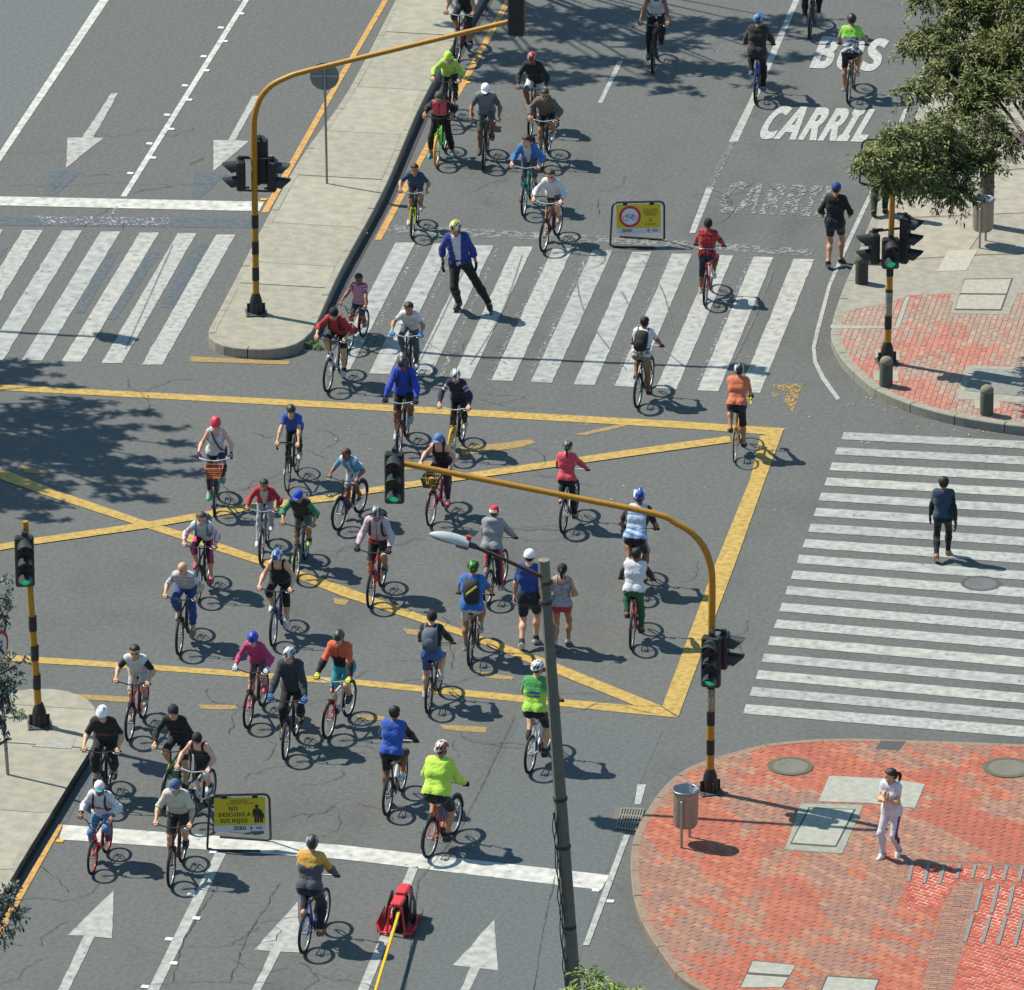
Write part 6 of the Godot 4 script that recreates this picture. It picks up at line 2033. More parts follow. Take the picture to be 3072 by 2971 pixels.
# ---------------------------------------------------------------- street furniture
func signal_head(parent: Node3D, xf: Transform3D, lamps: int, lit: int, walk := false) -> void:
	# faces +z of xf, which is at its middle
	var h := 0.30 * lamps
	var g := Geo.new()
	var shell := mat("1d2023", 0.5)
	g.box(at(Vector3(0, 0, -0.06)), Vector3(0.32, h, 0.17), 0.03)
	for k in lamps - 1:
		g.box(at(Vector3(0, h * 0.5 - 0.30 * (k + 1), -0.06)), Vector3(0.326, 0.012, 0.176), 0.003)
	g.tube([Vector3(0, h * 0.5, -0.06), Vector3(0, h * 0.5 + 0.07, -0.06)], 0.045, 10)
	g.tube([Vector3(0, h * 0.5 + 0.05, -0.06), Vector3(0, h * 0.5 + 0.05, -0.22)], 0.022, 8)
	g.tube([Vector3(0, -h * 0.5 + 0.03, -0.06), Vector3(0, -h * 0.5 + 0.03, -0.22)], 0.022, 8)
	var head := put("signal_head", g.done(), shell, parent, xf)
	for k in lamps:
		var y := h * 0.5 - 0.15 - 0.30 * k
		g = Geo.new()
		# cowl: an open half tube that droops forward
		var q := 0
		for a in 13:
			var th := lerpf(-0.18 * PI, 1.18 * PI, a / 12.0)
			var d := Vector3(cos(th), sin(th), 0)
			var l := 0.10 + 0.17 * clampf(sin(th) * 0.75 + 0.35, 0.0, 1.0)
			g.vert(Vector3(0, y, 0.025) + d * 0.122, d)
			g.vert(Vector3(0, y - 0.02, 0.025 + l) + d * 0.118, d)
			g.vert(Vector3(0, y - 0.02, 0.025 + l) + d * 0.112, -d)
			g.vert(Vector3(0, y, 0.025) + d * 0.114, -d)
		for a in 12:
			q = a * 4
			g.tri(q, q + 1, q + 5); g.tri(q, q + 5, q + 4)
			g.tri(q + 3, q + 2, q + 6); g.tri(q + 3, q + 6, q + 7)
		put("visor", g.done(), mat("2b3034", 0.45), head)
		g = Geo.new()
		g.ball(at(Vector3(0, y, 0.022)), Vector3(0.108, 0.108, 0.022), 8, 20)
		if k == lit:
			var m := StandardMaterial3D.new()
			m.albedo_color = Color("0d5a48")
			m.emission_enabled = true
			m.emission = Color("16c79a")
			m.emission_energy_multiplier = 0.22
			m.roughness = 0.25
			put("lit_lens", g.done(), m, head)
			if walk:
				g = Geo.new()
				g.ball(at(Vector3(0, y + 0.055, 0.048)), Vector3(0.018, 0.018, 0.004), 5, 8)
				g.tube([Vector3(0, y + 0.03, 0.048), Vector3(0, y - 0.02, 0.048)], 0.018, 6)
				g.tube([Vector3(0, y - 0.02, 0.048), Vector3(0.03, y - 0.075, 0.045)], 0.009, 5)
				g.tube([Vector3(0, y - 0.02, 0.048), Vector3(-0.03, y - 0.075, 0.045)], 0.009, 5)
				put("walking_figure_light", g.done(), m, head)
			var l := OmniLight3D.new()
			l.name = "lens_light"
			l.light_color = Color("30e0b0")
			l.light_energy = 0.02
			l.light_size = 0.1
			l.omni_range = 6.0
			l.omni_attenuation = 2.0
			l.shadow_enabled = true
			l.position = Vector3(0, y - 0.03, 0.15)
			head.add_child(l)
		else:
			put("lens", g.done(), mat(["3a1414", "3a2c10", "0e2a22"][k if lamps == 3 else k * 2], 0.25), head)

func mast(label: String, base: Vector3, tip_plan: Vector3, arm: bool, height: float, lean: Vector3, boot_turn: float) -> Node3D:
	var root := thing("signal_mast", label, "signal mast", base, 0.0, "yellow and black signal masts")
	var yellow := mat("c9901a", 0.5, 0.0, "concrete", 0.45)
	var pts := []
	if arm:
		var d := tip_plan - base
		d.y = 0.0
		var l := d.length()
		d = d.normalized()
		for e in [[0.0, 0.0], [0.0, 1.0], [0.0, 2.0], [0.0, 3.0], [0.0, 3.75], [0.03, 4.05], [0.14, 4.36], [0.34, 4.60], [0.62, 4.76], [1.0, 4.90], [l * 0.5, lerpf(4.90, height, (l * 0.5 - 1.0) / (l - 1.0))], [l, height]]:
			pts.append(d * e[0] + Vector3.UP * e[1])
	else:
		for k in 5:
			pts.append(Vector3.UP * height * k / 4.0 + lean * k / 4.0)
	var g := Geo.new()
	var rad := []
	var path := smooth_path(pts, 4)
	for k in path.size():
		rad.append(lerpf(0.066, 0.048, float(k) / path.size()))
	g.tube(path, rad, 14)
	put("pole", g.done(), yellow, root)
	for k in 3:
		var y := 0.68 + k * 0.53
		g = Geo.new()
		var o := lean * (y / maxf(height, 0.1)) if not arm else Vector3.ZERO
		g.tube([Vector3.UP * y + o, Vector3.UP * (y + 0.265) + o], 0.0695, 14, false)
		put("black_band", g.done(), mat("1c1c1f", 0.55), root)
	g = Geo.new()
	g.lathe([Vector2(0.13, 0.02), Vector2(0.125, 0.20), Vector2(0.11, 0.30), Vector2(0.075, 0.40), Vector2(0.066, 0.42)], 12, Transform3D())
	for k in 4:
		g.box(Transform3D(Basis(Vector3.UP, boot_turn + k * PI * 0.5), Vector3.ZERO) * at(Vector3(0.14, 0.11, 0)), Vector3(0.07, 0.20, 0.025), 0.006)
	put("boot", g.done(), mat("161719", 0.55), root)
	g = Geo.new()
	g.box(Transform3D(Basis(Vector3.UP, boot_turn), Vector3(0, 0.015, 0)), Vector3(0.40, 0.025, 0.40), 0.004)
	for k in 4:
		g.tube([Basis(Vector3.UP, boot_turn) * Vector3(0.15 * (1 if k % 2 else -1), 0.02, 0.15 * (1 if k < 2 else -1)), Basis(Vector3.UP, boot_turn) * Vector3(0.15 * (1 if k % 2 else -1), 0.06, 0.15 * (1 if k < 2 else -1))], 0.014, 6)
	put("base_plate", g.done(), mat("4d5053", 0.6, 0.4), root)
	return root

func turned(p: Vector3, deg: float) -> Transform3D:
	return Transform3D(Basis(Vector3.UP, deg_to_rad(deg)), p)

func build_street_things() -> void:
	# mast on the island, its arm over the right carriageway
	var b: Vector3 = Vector3(-4.89, 0.20, -8.89)
	var m := mast("yellow signal mast with a long curved arm standing on the median island", b, Vector3(0.12, 0, -8.63), true, 6.0, Vector3.ZERO, 0.1)
	signal_head(m, turned(Vector3(0.10, 0, -8.63) - b + Vector3.UP * 6.35, 165.0), 3, -1)
	signal_head(m, turned(Vector3(-0.32, 2.82, 0.02), -85.0), 2, -1)
	signal_head(m, turned(Vector3(0.40, 2.78, -0.04), 82.0), 2, -1)
	signal_head(m, turned(Vector3(0.10, 3.02, -0.24), 175.0), 3, -1)
	bracket(m, [Vector3(-0.32, 3.15, 0), Vector3(0.38, 3.12, 0)])
	bracket(m, [Vector3(-0.32, 2.50, 0), Vector3(0.38, 2.47, 0)])
	# mast on the brick corner, its arm over the near carriageway
	b = Vector3(3.29, 0.12, 13.62)
	m = mast("yellow signal mast with a long curved arm on the brick corner beside the bin", b, Vector3(-1.92, 0, 12.57), true, 5.47, Vector3.ZERO, 0.3)
	signal_head(m, turned(Vector3(-1.94, 0, 12.57) - b + Vector3(0.0, 5.38, 0.22), -4.0), 3, 2)
	signal_head(m, turned(Vector3(-0.02, 2.45, 0.30), -12.0), 3, 2)
	signal_head(m, turned(Vector3(0.26, 2.55, 0.02), 78.0), 2, -1)
	bracket(m, [Vector3(0, 2.95, 0.0), Vector3(0.0, 2.95, 0.2)])
	var g := Geo.new()
	g.tube([Vector3(0, 1.46, 0), Vector3(0, 1.86, 0)], 0.0705, 14, false)
	put("torn_sticker", g.done(), mat("b9b3ad", 0.8, 0.0, "worn", 0.25), m)
	# mast on the far right corner, half hidden by the tree
	b = Vector3(7.06, 0.18, -6.30)
	m = mast("yellow and black signal mast with several heads standing behind a bollard under the tree", b, b, false, 4.4, Vector3(0.06, 0, 0), 0.2)
	signal_head(m, turned(Vector3(-0.34, 2.32, 0.05), -80.0), 2, -1)
	signal_head(m, turned(Vector3(0.02, 2.28, 0.30), 4.0), 2, 1, true)
	signal_head(m, turned(Vector3(0.36, 2.44, -0.06), 76.0), 3, -1)
	bracket(m, [Vector3(-0.34, 2.62, 0.02), Vector3(0.36, 2.7, -0.02)])
	g = Geo.new()
	g.tube([Vector3(0.012, 0.98, 0), Vector3(0.018, 1.42, 0)], 0.0706, 14, false)
	put("torn_sticker", g.done(), mat("c3c2bf", 0.8, 0.0, "worn", 0.2), m)
	# straight post at the lower left
	b = Vector3(-7.98, 0.20, 11.04)
	m = mast("yellow and black signal post leaning slightly on the lower left island", b, b, false, 3.72, Vector3(-0.16, 0, 0), 0.1)
	signal_head(m, turned(Vector3(-0.17, 3.08, 0.24), 6.0), 3, 2)
	bracket(m, [Vector3(-0.13, 3.5, 0.0), Vector3(-0.15, 3.5, 0.22)])
	# the mast beyond the left edge, whose arm throws the shadow on the left zebra
	b = Vector3(-16.34, 0, -10.58)
	m = mast("yellow signal mast beyond the left edge whose arm shadow crosses the left zebra", b, Vector3(-11.52, 0, -10.18), true, 6.0, Vector3.ZERO, 0.0)
	signal_head(m, turned(Vector3(-11.59, 0, -10.18) - b + Vector3.UP * 5.95, 0.0), 3, -1)
	# --- bollards
	var n := 0
	for e in [[Vector3(6.99, 0.18, -5.09), "grey stone bollard in front of the boot of the far right signal mast"], [Vector3(8.79, 0.18, -3.60), "grey stone bollard on the red bricks beside the iron framed pit cover"], [Vector3(6.75, 0.18, -10.62), "dark stone bollard at the kerb behind the far right signal mast"]]:
		var root := thing("bollard", e[1], "bollard", e[0], 0.0, "stone bollards on the far right corner")
		var dark := n == 2
		g = Geo.new()
		g.lathe([Vector2(0.125, -0.01), Vector2(0.125, 0.0), Vector2(0.125, 0.40), Vector2(0.120, 0.425), Vector2(0.108, 0.432)], 20, Transform3D())
		put("shaft", g.done(), mat("4a4b48" if dark else "65665c", 0.9, 0.0, "concrete", 0.6), root)
		g = Geo.new()
		g.lathe([Vector2(0.109, 0.430), Vector2(0.122, 0.445), Vector2(0.126, 0.465), Vector2(0.118, 0.51), Vector2(0.09, 0.55), Vector2(0.05, 0.573), Vector2(0.0001, 0.58)], 20, Transform3D())
		put("cap", g.done(), mat("5d5d58" if dark else "8f8d7c", 0.9, 0.0, "concrete", 0.5), root)
		n += 1
	# --- waste bins on two posts
	bin_on_posts("steel waste bin on two posts on the brick corner beside the signal mast", Vector3(2.84, 0.12, 15.68))
	bin_on_posts("steel waste bin on two posts on the concrete pavement under the tree trunk", Vector3(9.20, 0.18, -12.80))
	# --- round signs
	var root := thing("round_sign", "round road sign seen from its grey back on a thin pole on the median", "road sign", Vector3(-3.69, 0.20, -16.31), 0.0)
	g = Geo.new()
	g.tube([Vector3.ZERO, Vector3(-0.03, 2.55, 0)], 0.025, 10)
	put("post", g.done(), mat("878b8e", 0.45, 0.6), root)
	g = Geo.new()
	g.tube([Vector3(-0.03, 2.24, -0.045), Vector3(-0.03, 2.24, -0.031)], 0.29, 32)
	put("plate", g.done(), mat("6c7278", 0.5, 0.5), root, turned(Vector3.ZERO, 0))
	put("clamp", bracket_mesh([Vector3(-0.29, 2.25, -0.024), Vector3(0.23, 2.25, -0.024)], 0.012), mat("aeb3b5", 0.4, 0.6), root)
	root = thing("round_sign", "round red ringed road sign on a grey pole at the left edge behind the foliage", "road sign", Vector3(-8.40, 0.20, 13.09), 0.0)
	g = Geo.new()
	g.tube([Vector3.ZERO, Vector3(-0.12, 2.6, 0)], 0.03, 10)
	put("post", g.done(), mat("85888a", 0.45, 0.6), root)
	var face := turned(Vector3(-0.10, 2.30, 0.035), 62.0)
	g = Geo.new()
	g.tube([face * Vector3(0, 0, -0.008), face * Vector3(0, 0, 0.008)], 0.30, 32)
	put("plate", g.done(), mat("9f2c2c", 0.5), root)
	g = Geo.new()
	g.tube([face * Vector3(0, 0, 0.008), face * Vector3(0, 0, 0.012)], 0.235, 32)
	put("disc", g.done(), mat("c9c4c6", 0.5), root)
	g = Geo.new()
	g.box(face * at(Vector3(-0.03, 0, 0.014)), Vector3(0.05, 0.26, 0.005))
	g.tube([face * Vector3(-0.02, 0.11, 0.014), face * Vector3(0.08, 0.09, 0.014), face * Vector3(0.08, 0.01, 0.014), face * Vector3(-0.02, -0.01, 0.014)], 0.018, 5)
	g.box(face * Transform3D(Basis(Vector3(0, 0, 1), 0.75), Vector3(0, 0, 0.018)), Vector3(0.05, 0.46, 0.004))
	put("symbol", g.done(), mat("3a2c30", 0.5), root)
	# --- sign boards in bent tube frames
	var s1 := board("yellow sign board with a red ringed bicycle, standing above the right zebra", Vector3(1.92, 0, -13.12), Vector3(2.80, 0, -13.06), Vector3(2.99, 0, -13.51), Vector3(2.12, 0, -13.69), 0.88, true)
	var s2 := board("yellow sign board reading NO DESCUIDE A SUS HIJOS on the bottom stop line", Vector3(-4.99, 0, 15.77), Vector3(-4.12, 0, 15.81), Vector3(-3.96, 0, 15.39), Vector3(-4.80, 0, 15.24), 0.93, false)
	board("black tube frame of a sign board half hidden by the tree above the running man", Vector3(6.95, 0, -16.78), Vector3(7.78, 0, -16.72), Vector3(7.98, 0, -17.15), Vector3(7.14, 0, -17.31), 0.90, true)
	# --- red barrier stand with its yellow boom
	barrier()
	# --- concrete lamp post
	root = thing("lamp_post", "tall concrete lamp post with a grey lamp on a rusty arm at the bottom centre", "lamp post", Vector3(1.03, 0, 23.56))
	var topp := Vector3(-0.55, 8.28, 0)
	g = Geo.new()
	var sides := 8
	var prof := []
	var rads := []
	for k in 9:
		prof.append(topp * (k / 8.0))
		rads.append(lerpf(0.118, 0.078, k / 8.0))
	g.tube(prof, rads, sides)
	put("shaft", flatten(g), mat("7b776c", 0.9, 0.0, "concrete", 1.1), root)
	g = Geo.new()
	g.tube([topp - Vector3(-0.02, 0.36, 0), topp + Vector3(0, 0.04, 0)], [0.094, 0.09], 18)
	put("cap", g.done(), mat("8e8a78", 0.9, 0.0, "concrete", 0.6), root)
	g = Geo.new()
	for y in [0.30, 0.62]:
		g.tube([topp - Vector3(-0.03, y + 0.05, 0), topp - Vector3(-0.03, y, 0)], 0.100, 12)
	put("clamp", g.done(), mat("3d3a35", 0.7, 0.3), root)
	var a0 := topp + Vector3(0.0, -0.22, 0.06)
	var a1 := topp + Vector3(-1.06, 0.27, 0.02)
	g = Geo.new()
	g.tube(smooth_path([a0, a0.lerp(a1, 0.3), a0.lerp(a1, 0.65) + Vector3(0, 0.01, 0), a1], 4), 0.030, 10)
	put("arm", g.done(), mat("5e4738", 0.85, 0.2, "concrete", 0.3), root)
	var dirn := Vector3(-0.93, 0.26, -0.05).normalized()
	var hx := Transform3D(Basis(dirn, Vector3(0.26, 0.965, 0.0).normalized(), dirn.cross(Vector3(0.26, 0.965, 0.0).normalized()).normalized()) * 0.84, a1)
	g = Geo.new()
	# hood: a long shell, blunt behind and round at the nose
	for a in 15:
		var u := a / 14.0
		var w := 0.145 * sin(PI * clampf(0.22 + u * 0.78, 0.0, 1.0)) ** 0.6
		var hgt := 0.135 * (sin(PI * clampf(0.20 + u * 0.80, 0.0, 1.0))) ** 0.55
		for s in 13:
			var th := PI * s / 12.0
			g.vert(hx * Vector3(0.10 + u * 0.74, sin(th) * hgt, cos(th) * w), (hx.basis * Vector3((u - 0.5) * 1.3 * u, sin(th), cos(th))).normalized())
	for a in 14:
		for s in 12:
			var q := a * 13 + s
			g.tri(q, q + 1, q + 14); g.tri(q, q + 14, q + 13)
	g.face([hx * Vector3(0.10, 0, -0.09), hx * Vector3(0.10, 0.09, -0.06), hx * Vector3(0.10, 0.09, 0.06), hx * Vector3(0.10, 0, 0.09)], hx * Vector3(0.4, 0, 0))
	put("lamp_hood", g.done(), mat("aeb2b2", 0.5), root)
	g = Geo.new()
	g.ball(hx * at(Vector3(0.50, -0.005, 0)), Vector3(0.33, 0.055, 0.125), 8, 20)
	g.box(hx * at(Vector3(0.20, -0.03, 0)), Vector3(0.24, 0.10, 0.20), 0.02)
	put("lamp_tray", g.done(), mat("5c646a", 0.35), root)
	g = Geo.new()
	g.tube([hx * Vector3(-0.05, 0, 0), hx * Vector3(0.12, 0.01, 0)], 0.045, 10)
	put("lamp_socket", g.done(), mat("3c3d40", 0.6), root)
	g = Geo.new()
	g.tube([hx * Vector3(0.13, 0.08, 0), hx * Vector3(0.13, 0.17, 0)], 0.045, 12)
	put("light_sensor", g.done(), mat("9c3b30", 0.5), root)
	g = Geo.new()
	g.box(hx * at(Vector3(0.27, 0.045, 0.128)), Vector3(0.16, 0.05, 0.01), 0.002)
	put("label_plate", g.done(), mat("b6b4b8", 0.6), root)
	for k in 4:
		g = Geo.new()
		var pts := []
		for w in 14:
			var y := 4.2 - w * 0.24
			pts.append(topp * (y / 8.28) + Vector3(-0.10 - 0.05 * absf(sin(w * 1.3 + k * 2.0)) + 0.02 * k, 0, 0.10 + 0.05 * sin(w * 0.9 + k)))
		g.tube(smooth_path(pts, 3), 0.009, 5)
		put("loose_cable", g.done(), mat("2d3a3a", 0.7), root)
	for y in [4.35, 3.55, 2.2]:
		g = Geo.new()
		g.tube([topp * (y / 8.28), topp * ((y + 0.05) / 8.28)], 0.112, 12, false)
		put("strap", g.done(), mat("2b2b2b", 0.7), root)
	# the lamp beyond the left edge, whose shadow lies on the left zebra
	root = thing("lamp_post", "lamp post beyond the left edge of the road casting a thin arm shadow", "lamp post", Vector3(-21.30, 0, -13.24))
	g = Geo.new()
	g.tube([Vector3.ZERO, Vector3(0, 9.0, 0)], [0.17, 0.10], 10)
	g.tube([Vector3(0, 8.9, 0), Vector3(3.2, 9.3, 0.25)], 0.035, 8)
	put("shaft", g.done(), mat("7b776c", 0.9, 0.0, "concrete", 1.1), root)
	g = Geo.new()
	g.ball(at(Vector3(3.4, 9.34, 0.26)), Vector3(0.36, 0.08, 0.14), 8, 14)
	put("lamp_hood", g.done(), mat("aeb2b2", 0.5), root)
	# fallen leaves in the gutters
	var leaf := Geo.new()
	leaf.quad(Vector3(-0.03, 0.004, 0), Vector3(0, 0.010, -0.014), Vector3(0.03, 0.004, 0), Vector3(0, 0.010, 0.014), Vector3.UP)
	var mm := MultiMesh.new()
	mm.transform_format = MultiMesh.TRANSFORM_3D
	mm.use_colors = true
	mm.mesh = leaf.done()
	mm.instance_count = 150
	var r := RandomNumberGenerator.new()
	r.seed = 91
	for k in 150:
		var p: Vector3
		if k < 60:
			p = Vector3(6.45, 0, -5.37).lerp(Vector3(9.42, 0, -2.55), r.randf()) + Vector3(r.randf_range(-0.3, 0.5), 0, r.randf_range(0.0, 0.9))
		elif k < 100:
			p = Vector3(-3.75, 0, -6.89).lerp(Vector3(4.96, 0, -1.24), r.randf()) + Vector3(r.randf_range(-1, 1), 0, r.randf_range(-5, 5))
		elif k < 125:
			p = Vector3(-4.43, 0, -18.48).lerp(Vector3(-3.45, 0, -11.75), r.randf()) + Vector3(r.randf_range(-0.9, 0.9), 0.205, r.randf_range(-1, 1))
		else:
			p = Vector3(6.14, 0, -2.28).lerp(Vector3(4.21, 0, -9.43), r.randf()) + Vector3(r.randf_range(-1, 1), 0, r.randf_range(-2, 2))
		mm.set_instance_transform(k, Transform3D(Basis(Vector3.UP, r.randf() * TAU).scaled(Vector3.ONE * r.randf_range(0.5, 1.1)), p + Vector3.UP * 0.012))
		mm.set_instance_color(k, [lin("d8a24a"), lin("b98b4d"), lin("c9b98f")][r.randi() % 3])
	var fl := MultiMeshInstance3D.new()
	fl.name = "fallen_leaves"
	fl.multimesh = mm
	fl.material_override = mat("ffffff", 0.8, 0.0, "tint")
	fl.set_meta("kind", "stuff")
	add_child(fl)
	tag(fl, "few dry yellow leaves scattered over road and gutters", "leaves")

func flatten(g: Geo) -> ArrayMesh:
	# flat facets instead of a smooth round
	var o := Geo.new()
	for k in range(0, g.i.size(), 3):
		var a := g.v[g.i[k]]
		var b := g.v[g.i[k + 1]]
		var d := g.v[g.i[k + 2]]
		var nn := (d - a).cross(b - a).normalized()
		var q := o.vert(a, nn)
		o.vert(b, nn)
		o.vert(d, nn)
		o.i.append_array([q, q + 1, q + 2])
	return o.done()

func bracket_mesh(pts: Array, r: float) -> ArrayMesh:
	var g := Geo.new()
	g.tube(pts, r, 6)
	return g.done()

func bracket(parent: Node3D, pts: Array) -> void:
	put("bracket", bracket_mesh(pts, 0.022), mat("232529", 0.5), parent)

func bin_on_posts(label: String, p: Vector3) -> void:
	var root := thing("waste_bin", label, "waste bin", p, 0.0, "waste bins on posts")
	var g := Geo.new()
	g.lathe([Vector2(0.165, 0.30), Vector2(0.185, 0.32), Vector2(0.20, 0.36), Vector2(0.212, 0.95), Vector2(0.212, 0.95), Vector2(0.196, 0.95), Vector2(0.196, 0.95), Vector2(0.18, 0.40), Vector2(0.0001, 0.40)], 28, Transform3D())
	g.lathe([Vector2(0.0001, 0.30), Vector2(0.165, 0.30)], 28, Transform3D())
	put("drum", g.done(), mat("b3a796", 0.45, 0.25, "concrete", 0.5), root)
	g = Geo.new()
	var ring := []
	for k in 28:
		ring.append(Vector3(cos(TAU * k / 28.0) * 0.213, 0.94, sin(TAU * k / 28.0) * 0.213))
	g.tube(ring, 0.020, 6, false, true)
	put("rim", g.done(), mat("7d8084", 0.4, 0.6), root)
	g = Geo.new()
	for k in 20:
		var a := TAU * k / 20.0
		var b := TAU * (k + 1) / 20.0
		var r0 := 0.20 + 0.012 * sin(k * 2.3)
		var r1 := 0.20 + 0.012 * sin((k + 1) * 2.3)
		g.quad(Vector3(cos(a) * r0, 0.965 + 0.01 * sin(k * 1.7), sin(a) * r0), Vector3(cos(b) * r1, 0.965 + 0.01 * sin((k + 1) * 1.7), sin(b) * r1), Vector3(cos(b) * 0.15, 0.72, sin(b) * 0.15), Vector3(cos(a) * 0.15, 0.72, sin(a) * 0.15), Vector3(-cos(a), 0.3, -sin(a)).normalized())
	put("bag", g.done(), mat("8d9aa6", 0.5), root)
	for sx in [-1.0, 1.0]:
		g = Geo.new()
		g.tube([Vector3(sx * 0.07, 0.0, 0.215 * -sx), Vector3(sx * 0.07, 0.80, 0.218 * -sx)], 0.024, 10)
		g.ball(at(Vector3(sx * 0.07, 0.80, 0.218 * -sx)), Vector3.ONE * 0.026, 6, 8)
		put("post", g.done(), mat("9a9a98", 0.4, 0.6), root)

func text_on(parent: Node3D, text: String, xf: Transform3D, size: float, colour: String) -> void:
	var tm := TextMesh.new()
	var f := SystemFont.new()
	f.font_names = PackedStringArray(["Droid Sans"])
	f.font_weight = 700
	tm.text = text
	tm.font = f
	tm.font_size = 48
	tm.pixel_size = size / 48.0
	tm.depth = 0.002
	put("lettering", tm, mat(colour, 0.7), parent, xf)

func board(label: String, fl: Vector3, fr: Vector3, rr: Vector3, rl: Vector3, h: float, bike: bool) -> Node3D:
	# one bent tube: foot in front, left upright, top, right upright, foot behind
	var o: Vector3 = (fl + rr) * 0.5
	var root := thing("sign_board", label, "sign board", o, 0.0, "sign boards in tube frames")
	var a := fl - o + Vector3.UP * 0.022
	var d := rr - o + Vector3.UP * 0.022
	var tl := a * 0.72 + Vector3.UP * h
	var tr := d * 0.80 + Vector3.UP * h
	tl = Vector3(a.x + 0.05, h, (a.z + d.z) * 0.5 + 0.04)
	tr = Vector3(d.x - 0.01, h, (a.z + d.z) * 0.5 - 0.02)
	var pts := [fr - o + Vector3.UP * 0.022, a.lerp(fr - o, 0.12) + Vector3.UP * 0.002, a.lerp(tl, 0.03), a.lerp(tl, 0.10), a.lerp(tl, 0.90), tl.lerp(a, 0.03).lerp(tr, 0.03), tl.lerp(tr, 0.09), tl.lerp(tr, 0.91), tr.lerp(d, 0.03).lerp(tl, 0.03), tr.lerp(d, 0.10), d.lerp(tr, 0.10), d.lerp(tr, 0.03), d.lerp(rl - o, 0.12) + Vector3.UP * 0.002, rl - o + Vector3.UP * 0.022]
	var path := []
	for k in pts.size() - 1:
		path.append(pts[k])
		path.append((pts[k] as Vector3).lerp(pts[k + 1], 0.5))
	path.append(pts[-1])
	var g := Geo.new()
	g.tube(path, 0.021, 8)
	put("frame", g.done(), mat("2c3336", 0.4, 0.3), root)
	# the panel hangs from the top bar
	var ex := (tr - tl).normalized()
	var ey := ((a + d) * 0.5 - (tl + tr) * 0.5)
	ey = -(Vector3(0.04, -1, 0.10)).normalized()
	var ez := ex.cross(ey).normalized()
	ey = ez.cross(ex)
	var w := (tr - tl).length() * 0.86
	var hh := 0.585
	var X := Transform3D(Basis(ex, ey, ez), (tl + tr) * 0.5 - ey * (hh * 0.5 + 0.045) + ez * 0.005)
	g = Geo.new()
	g.box(X, Vector3(w, hh, 0.008), 0.003)
	var panel := put("panel", g.done(), mat("c3c5cf", 0.55), root)
	g = Geo.new()
	g.box(X * at(Vector3(0, 0.055, 0.0055)), Vector3(w, hh - 0.11, 0.004), 0.001)
	put("yellow_field", g.done(), mat("c9b01c", 0.55), panel)
	for sx in [-0.3, 0.3]:
		g = Geo.new()
		g.box(X * at(Vector3(sx * w, hh * 0.5 + 0.02, 0.01)), Vector3(0.09, 0.07, 0.03), 0.008)
		put("strap", g.done(), mat("1c1d20", 0.7), root)
	var T := X * at(Vector3(0, 0, 0.0085))
	if bike:
		g = Geo.new()
		g.tube([T * Vector3(-0.165 * w / 0.86, 0.05, -0.002), T * Vector3(-0.165 * w / 0.86, 0.05, 0.002)], 0.215, 36)
		put("red_ring", g.done(), mat("b3282f", 0.55), panel)
		g = Geo.new()
		g.tube([T * Vector3(-0.165 * w / 0.86, 0.05, 0.002), T * Vector3(-0.165 * w / 0.86, 0.05, 0.004)], 0.165, 36)
		put("white_disc", g.done(), mat("c9cbd4", 0.55), panel)
		g = Geo.new()
		var c := Vector3(-0.165 * w / 0.86, 0.045, 0.006)
		for sx in [-1.0, 1.0]:
			var ring := []
			for k in 20:
				ring.append(T * (c + Vector3(sx * 0.088 + cos(TAU * k / 20.0) * 0.05, -0.025 + sin(TAU * k / 20.0) * 0.05, 0)))
			g.tube(ring, 0.004, 4, false, true)
		for e in [[-0.088, -0.025, -0.055, 0.055], [-0.055, 0.04, 0.055, 0.04], [-0.05, 0.035, 0.005, -0.03], [0.005, -0.03, 0.06, 0.055], [0.088, -0.025, 0.055, 0.045], [0.088, -0.025, 0.005, -0.03], [-0.055, 0.055, -0.04, 0.06], [0.045, 0.056, 0.075, 0.056]]:
			g.tube([T * (c + Vector3(e[0], e[1], 0)), T * (c + Vector3(e[2], e[3], 0))], 0.0045, 4)
		put("bicycle_symbol", g.done(), mat("3a3d46", 0.6), panel)
		text_on(panel, "CICLOVÍA", T * at(Vector3(0.27 * w, 0.175, 0)), 0.062, "5b4a14")
		text_on(panel, "DOMINGOS Y", T * at(Vector3(0.27 * w, 0.125, 0)), 0.050, "8a4a1a")
		text_on(panel, "FESTIVOS", T * at(Vector3(0.27 * w, 0.080, 0)), 0.055, "5b4a14")
		g = Geo.new()
		g.tube([T * Vector3(0.24 * w, -0.035, 0), T * Vector3(0.27 * w, -0.005, 0), T * Vector3(0.31 * w, 0.01, 0)], 0.009, 5)
		g.tube([T * Vector3(0.25 * w, -0.06, 0), T * Vector3(0.30 * w, -0.03, 0)], 0.009, 5)
		put("emblem", g.done(), mat("a8471f", 0.6), panel)
		text_on(panel, "RECREOVÍA", T * at(Vector3(0.27 * w, -0.11, 0)), 0.040, "6b5a1c")
		text_on(panel, "IDRD", T * at(Vector3(-0.26 * w, -0.235, 0)), 0.08, "30323c")
	else:
		text_on(panel, "CICLOVÍA", T * at(Vector3(-0.02 * w, 0.235, 0)), 0.062, "6a5a18")
		text_on(panel, "DOMINGOS Y FESTIVOS", T * at(Vector3(0.02 * w, 0.19, 0)), 0.042, "9a5320")
		text_on(panel, "NO", T * at(Vector3(-0.13 * w, 0.105, 0)), 0.100, "22241c")
		text_on(panel, "DESCUIDE A", T * at(Vector3(-0.105 * w, 0.0, 0)), 0.092, "22241c")
		text_on(panel, "SUS HIJOS", T * at(Vector3(-0.12 * w, -0.105, 0)), 0.096, "22241c")
		text_on(panel, "IDRD", T * at(Vector3(0.0, -0.235, 0)), 0.085, "30323c")
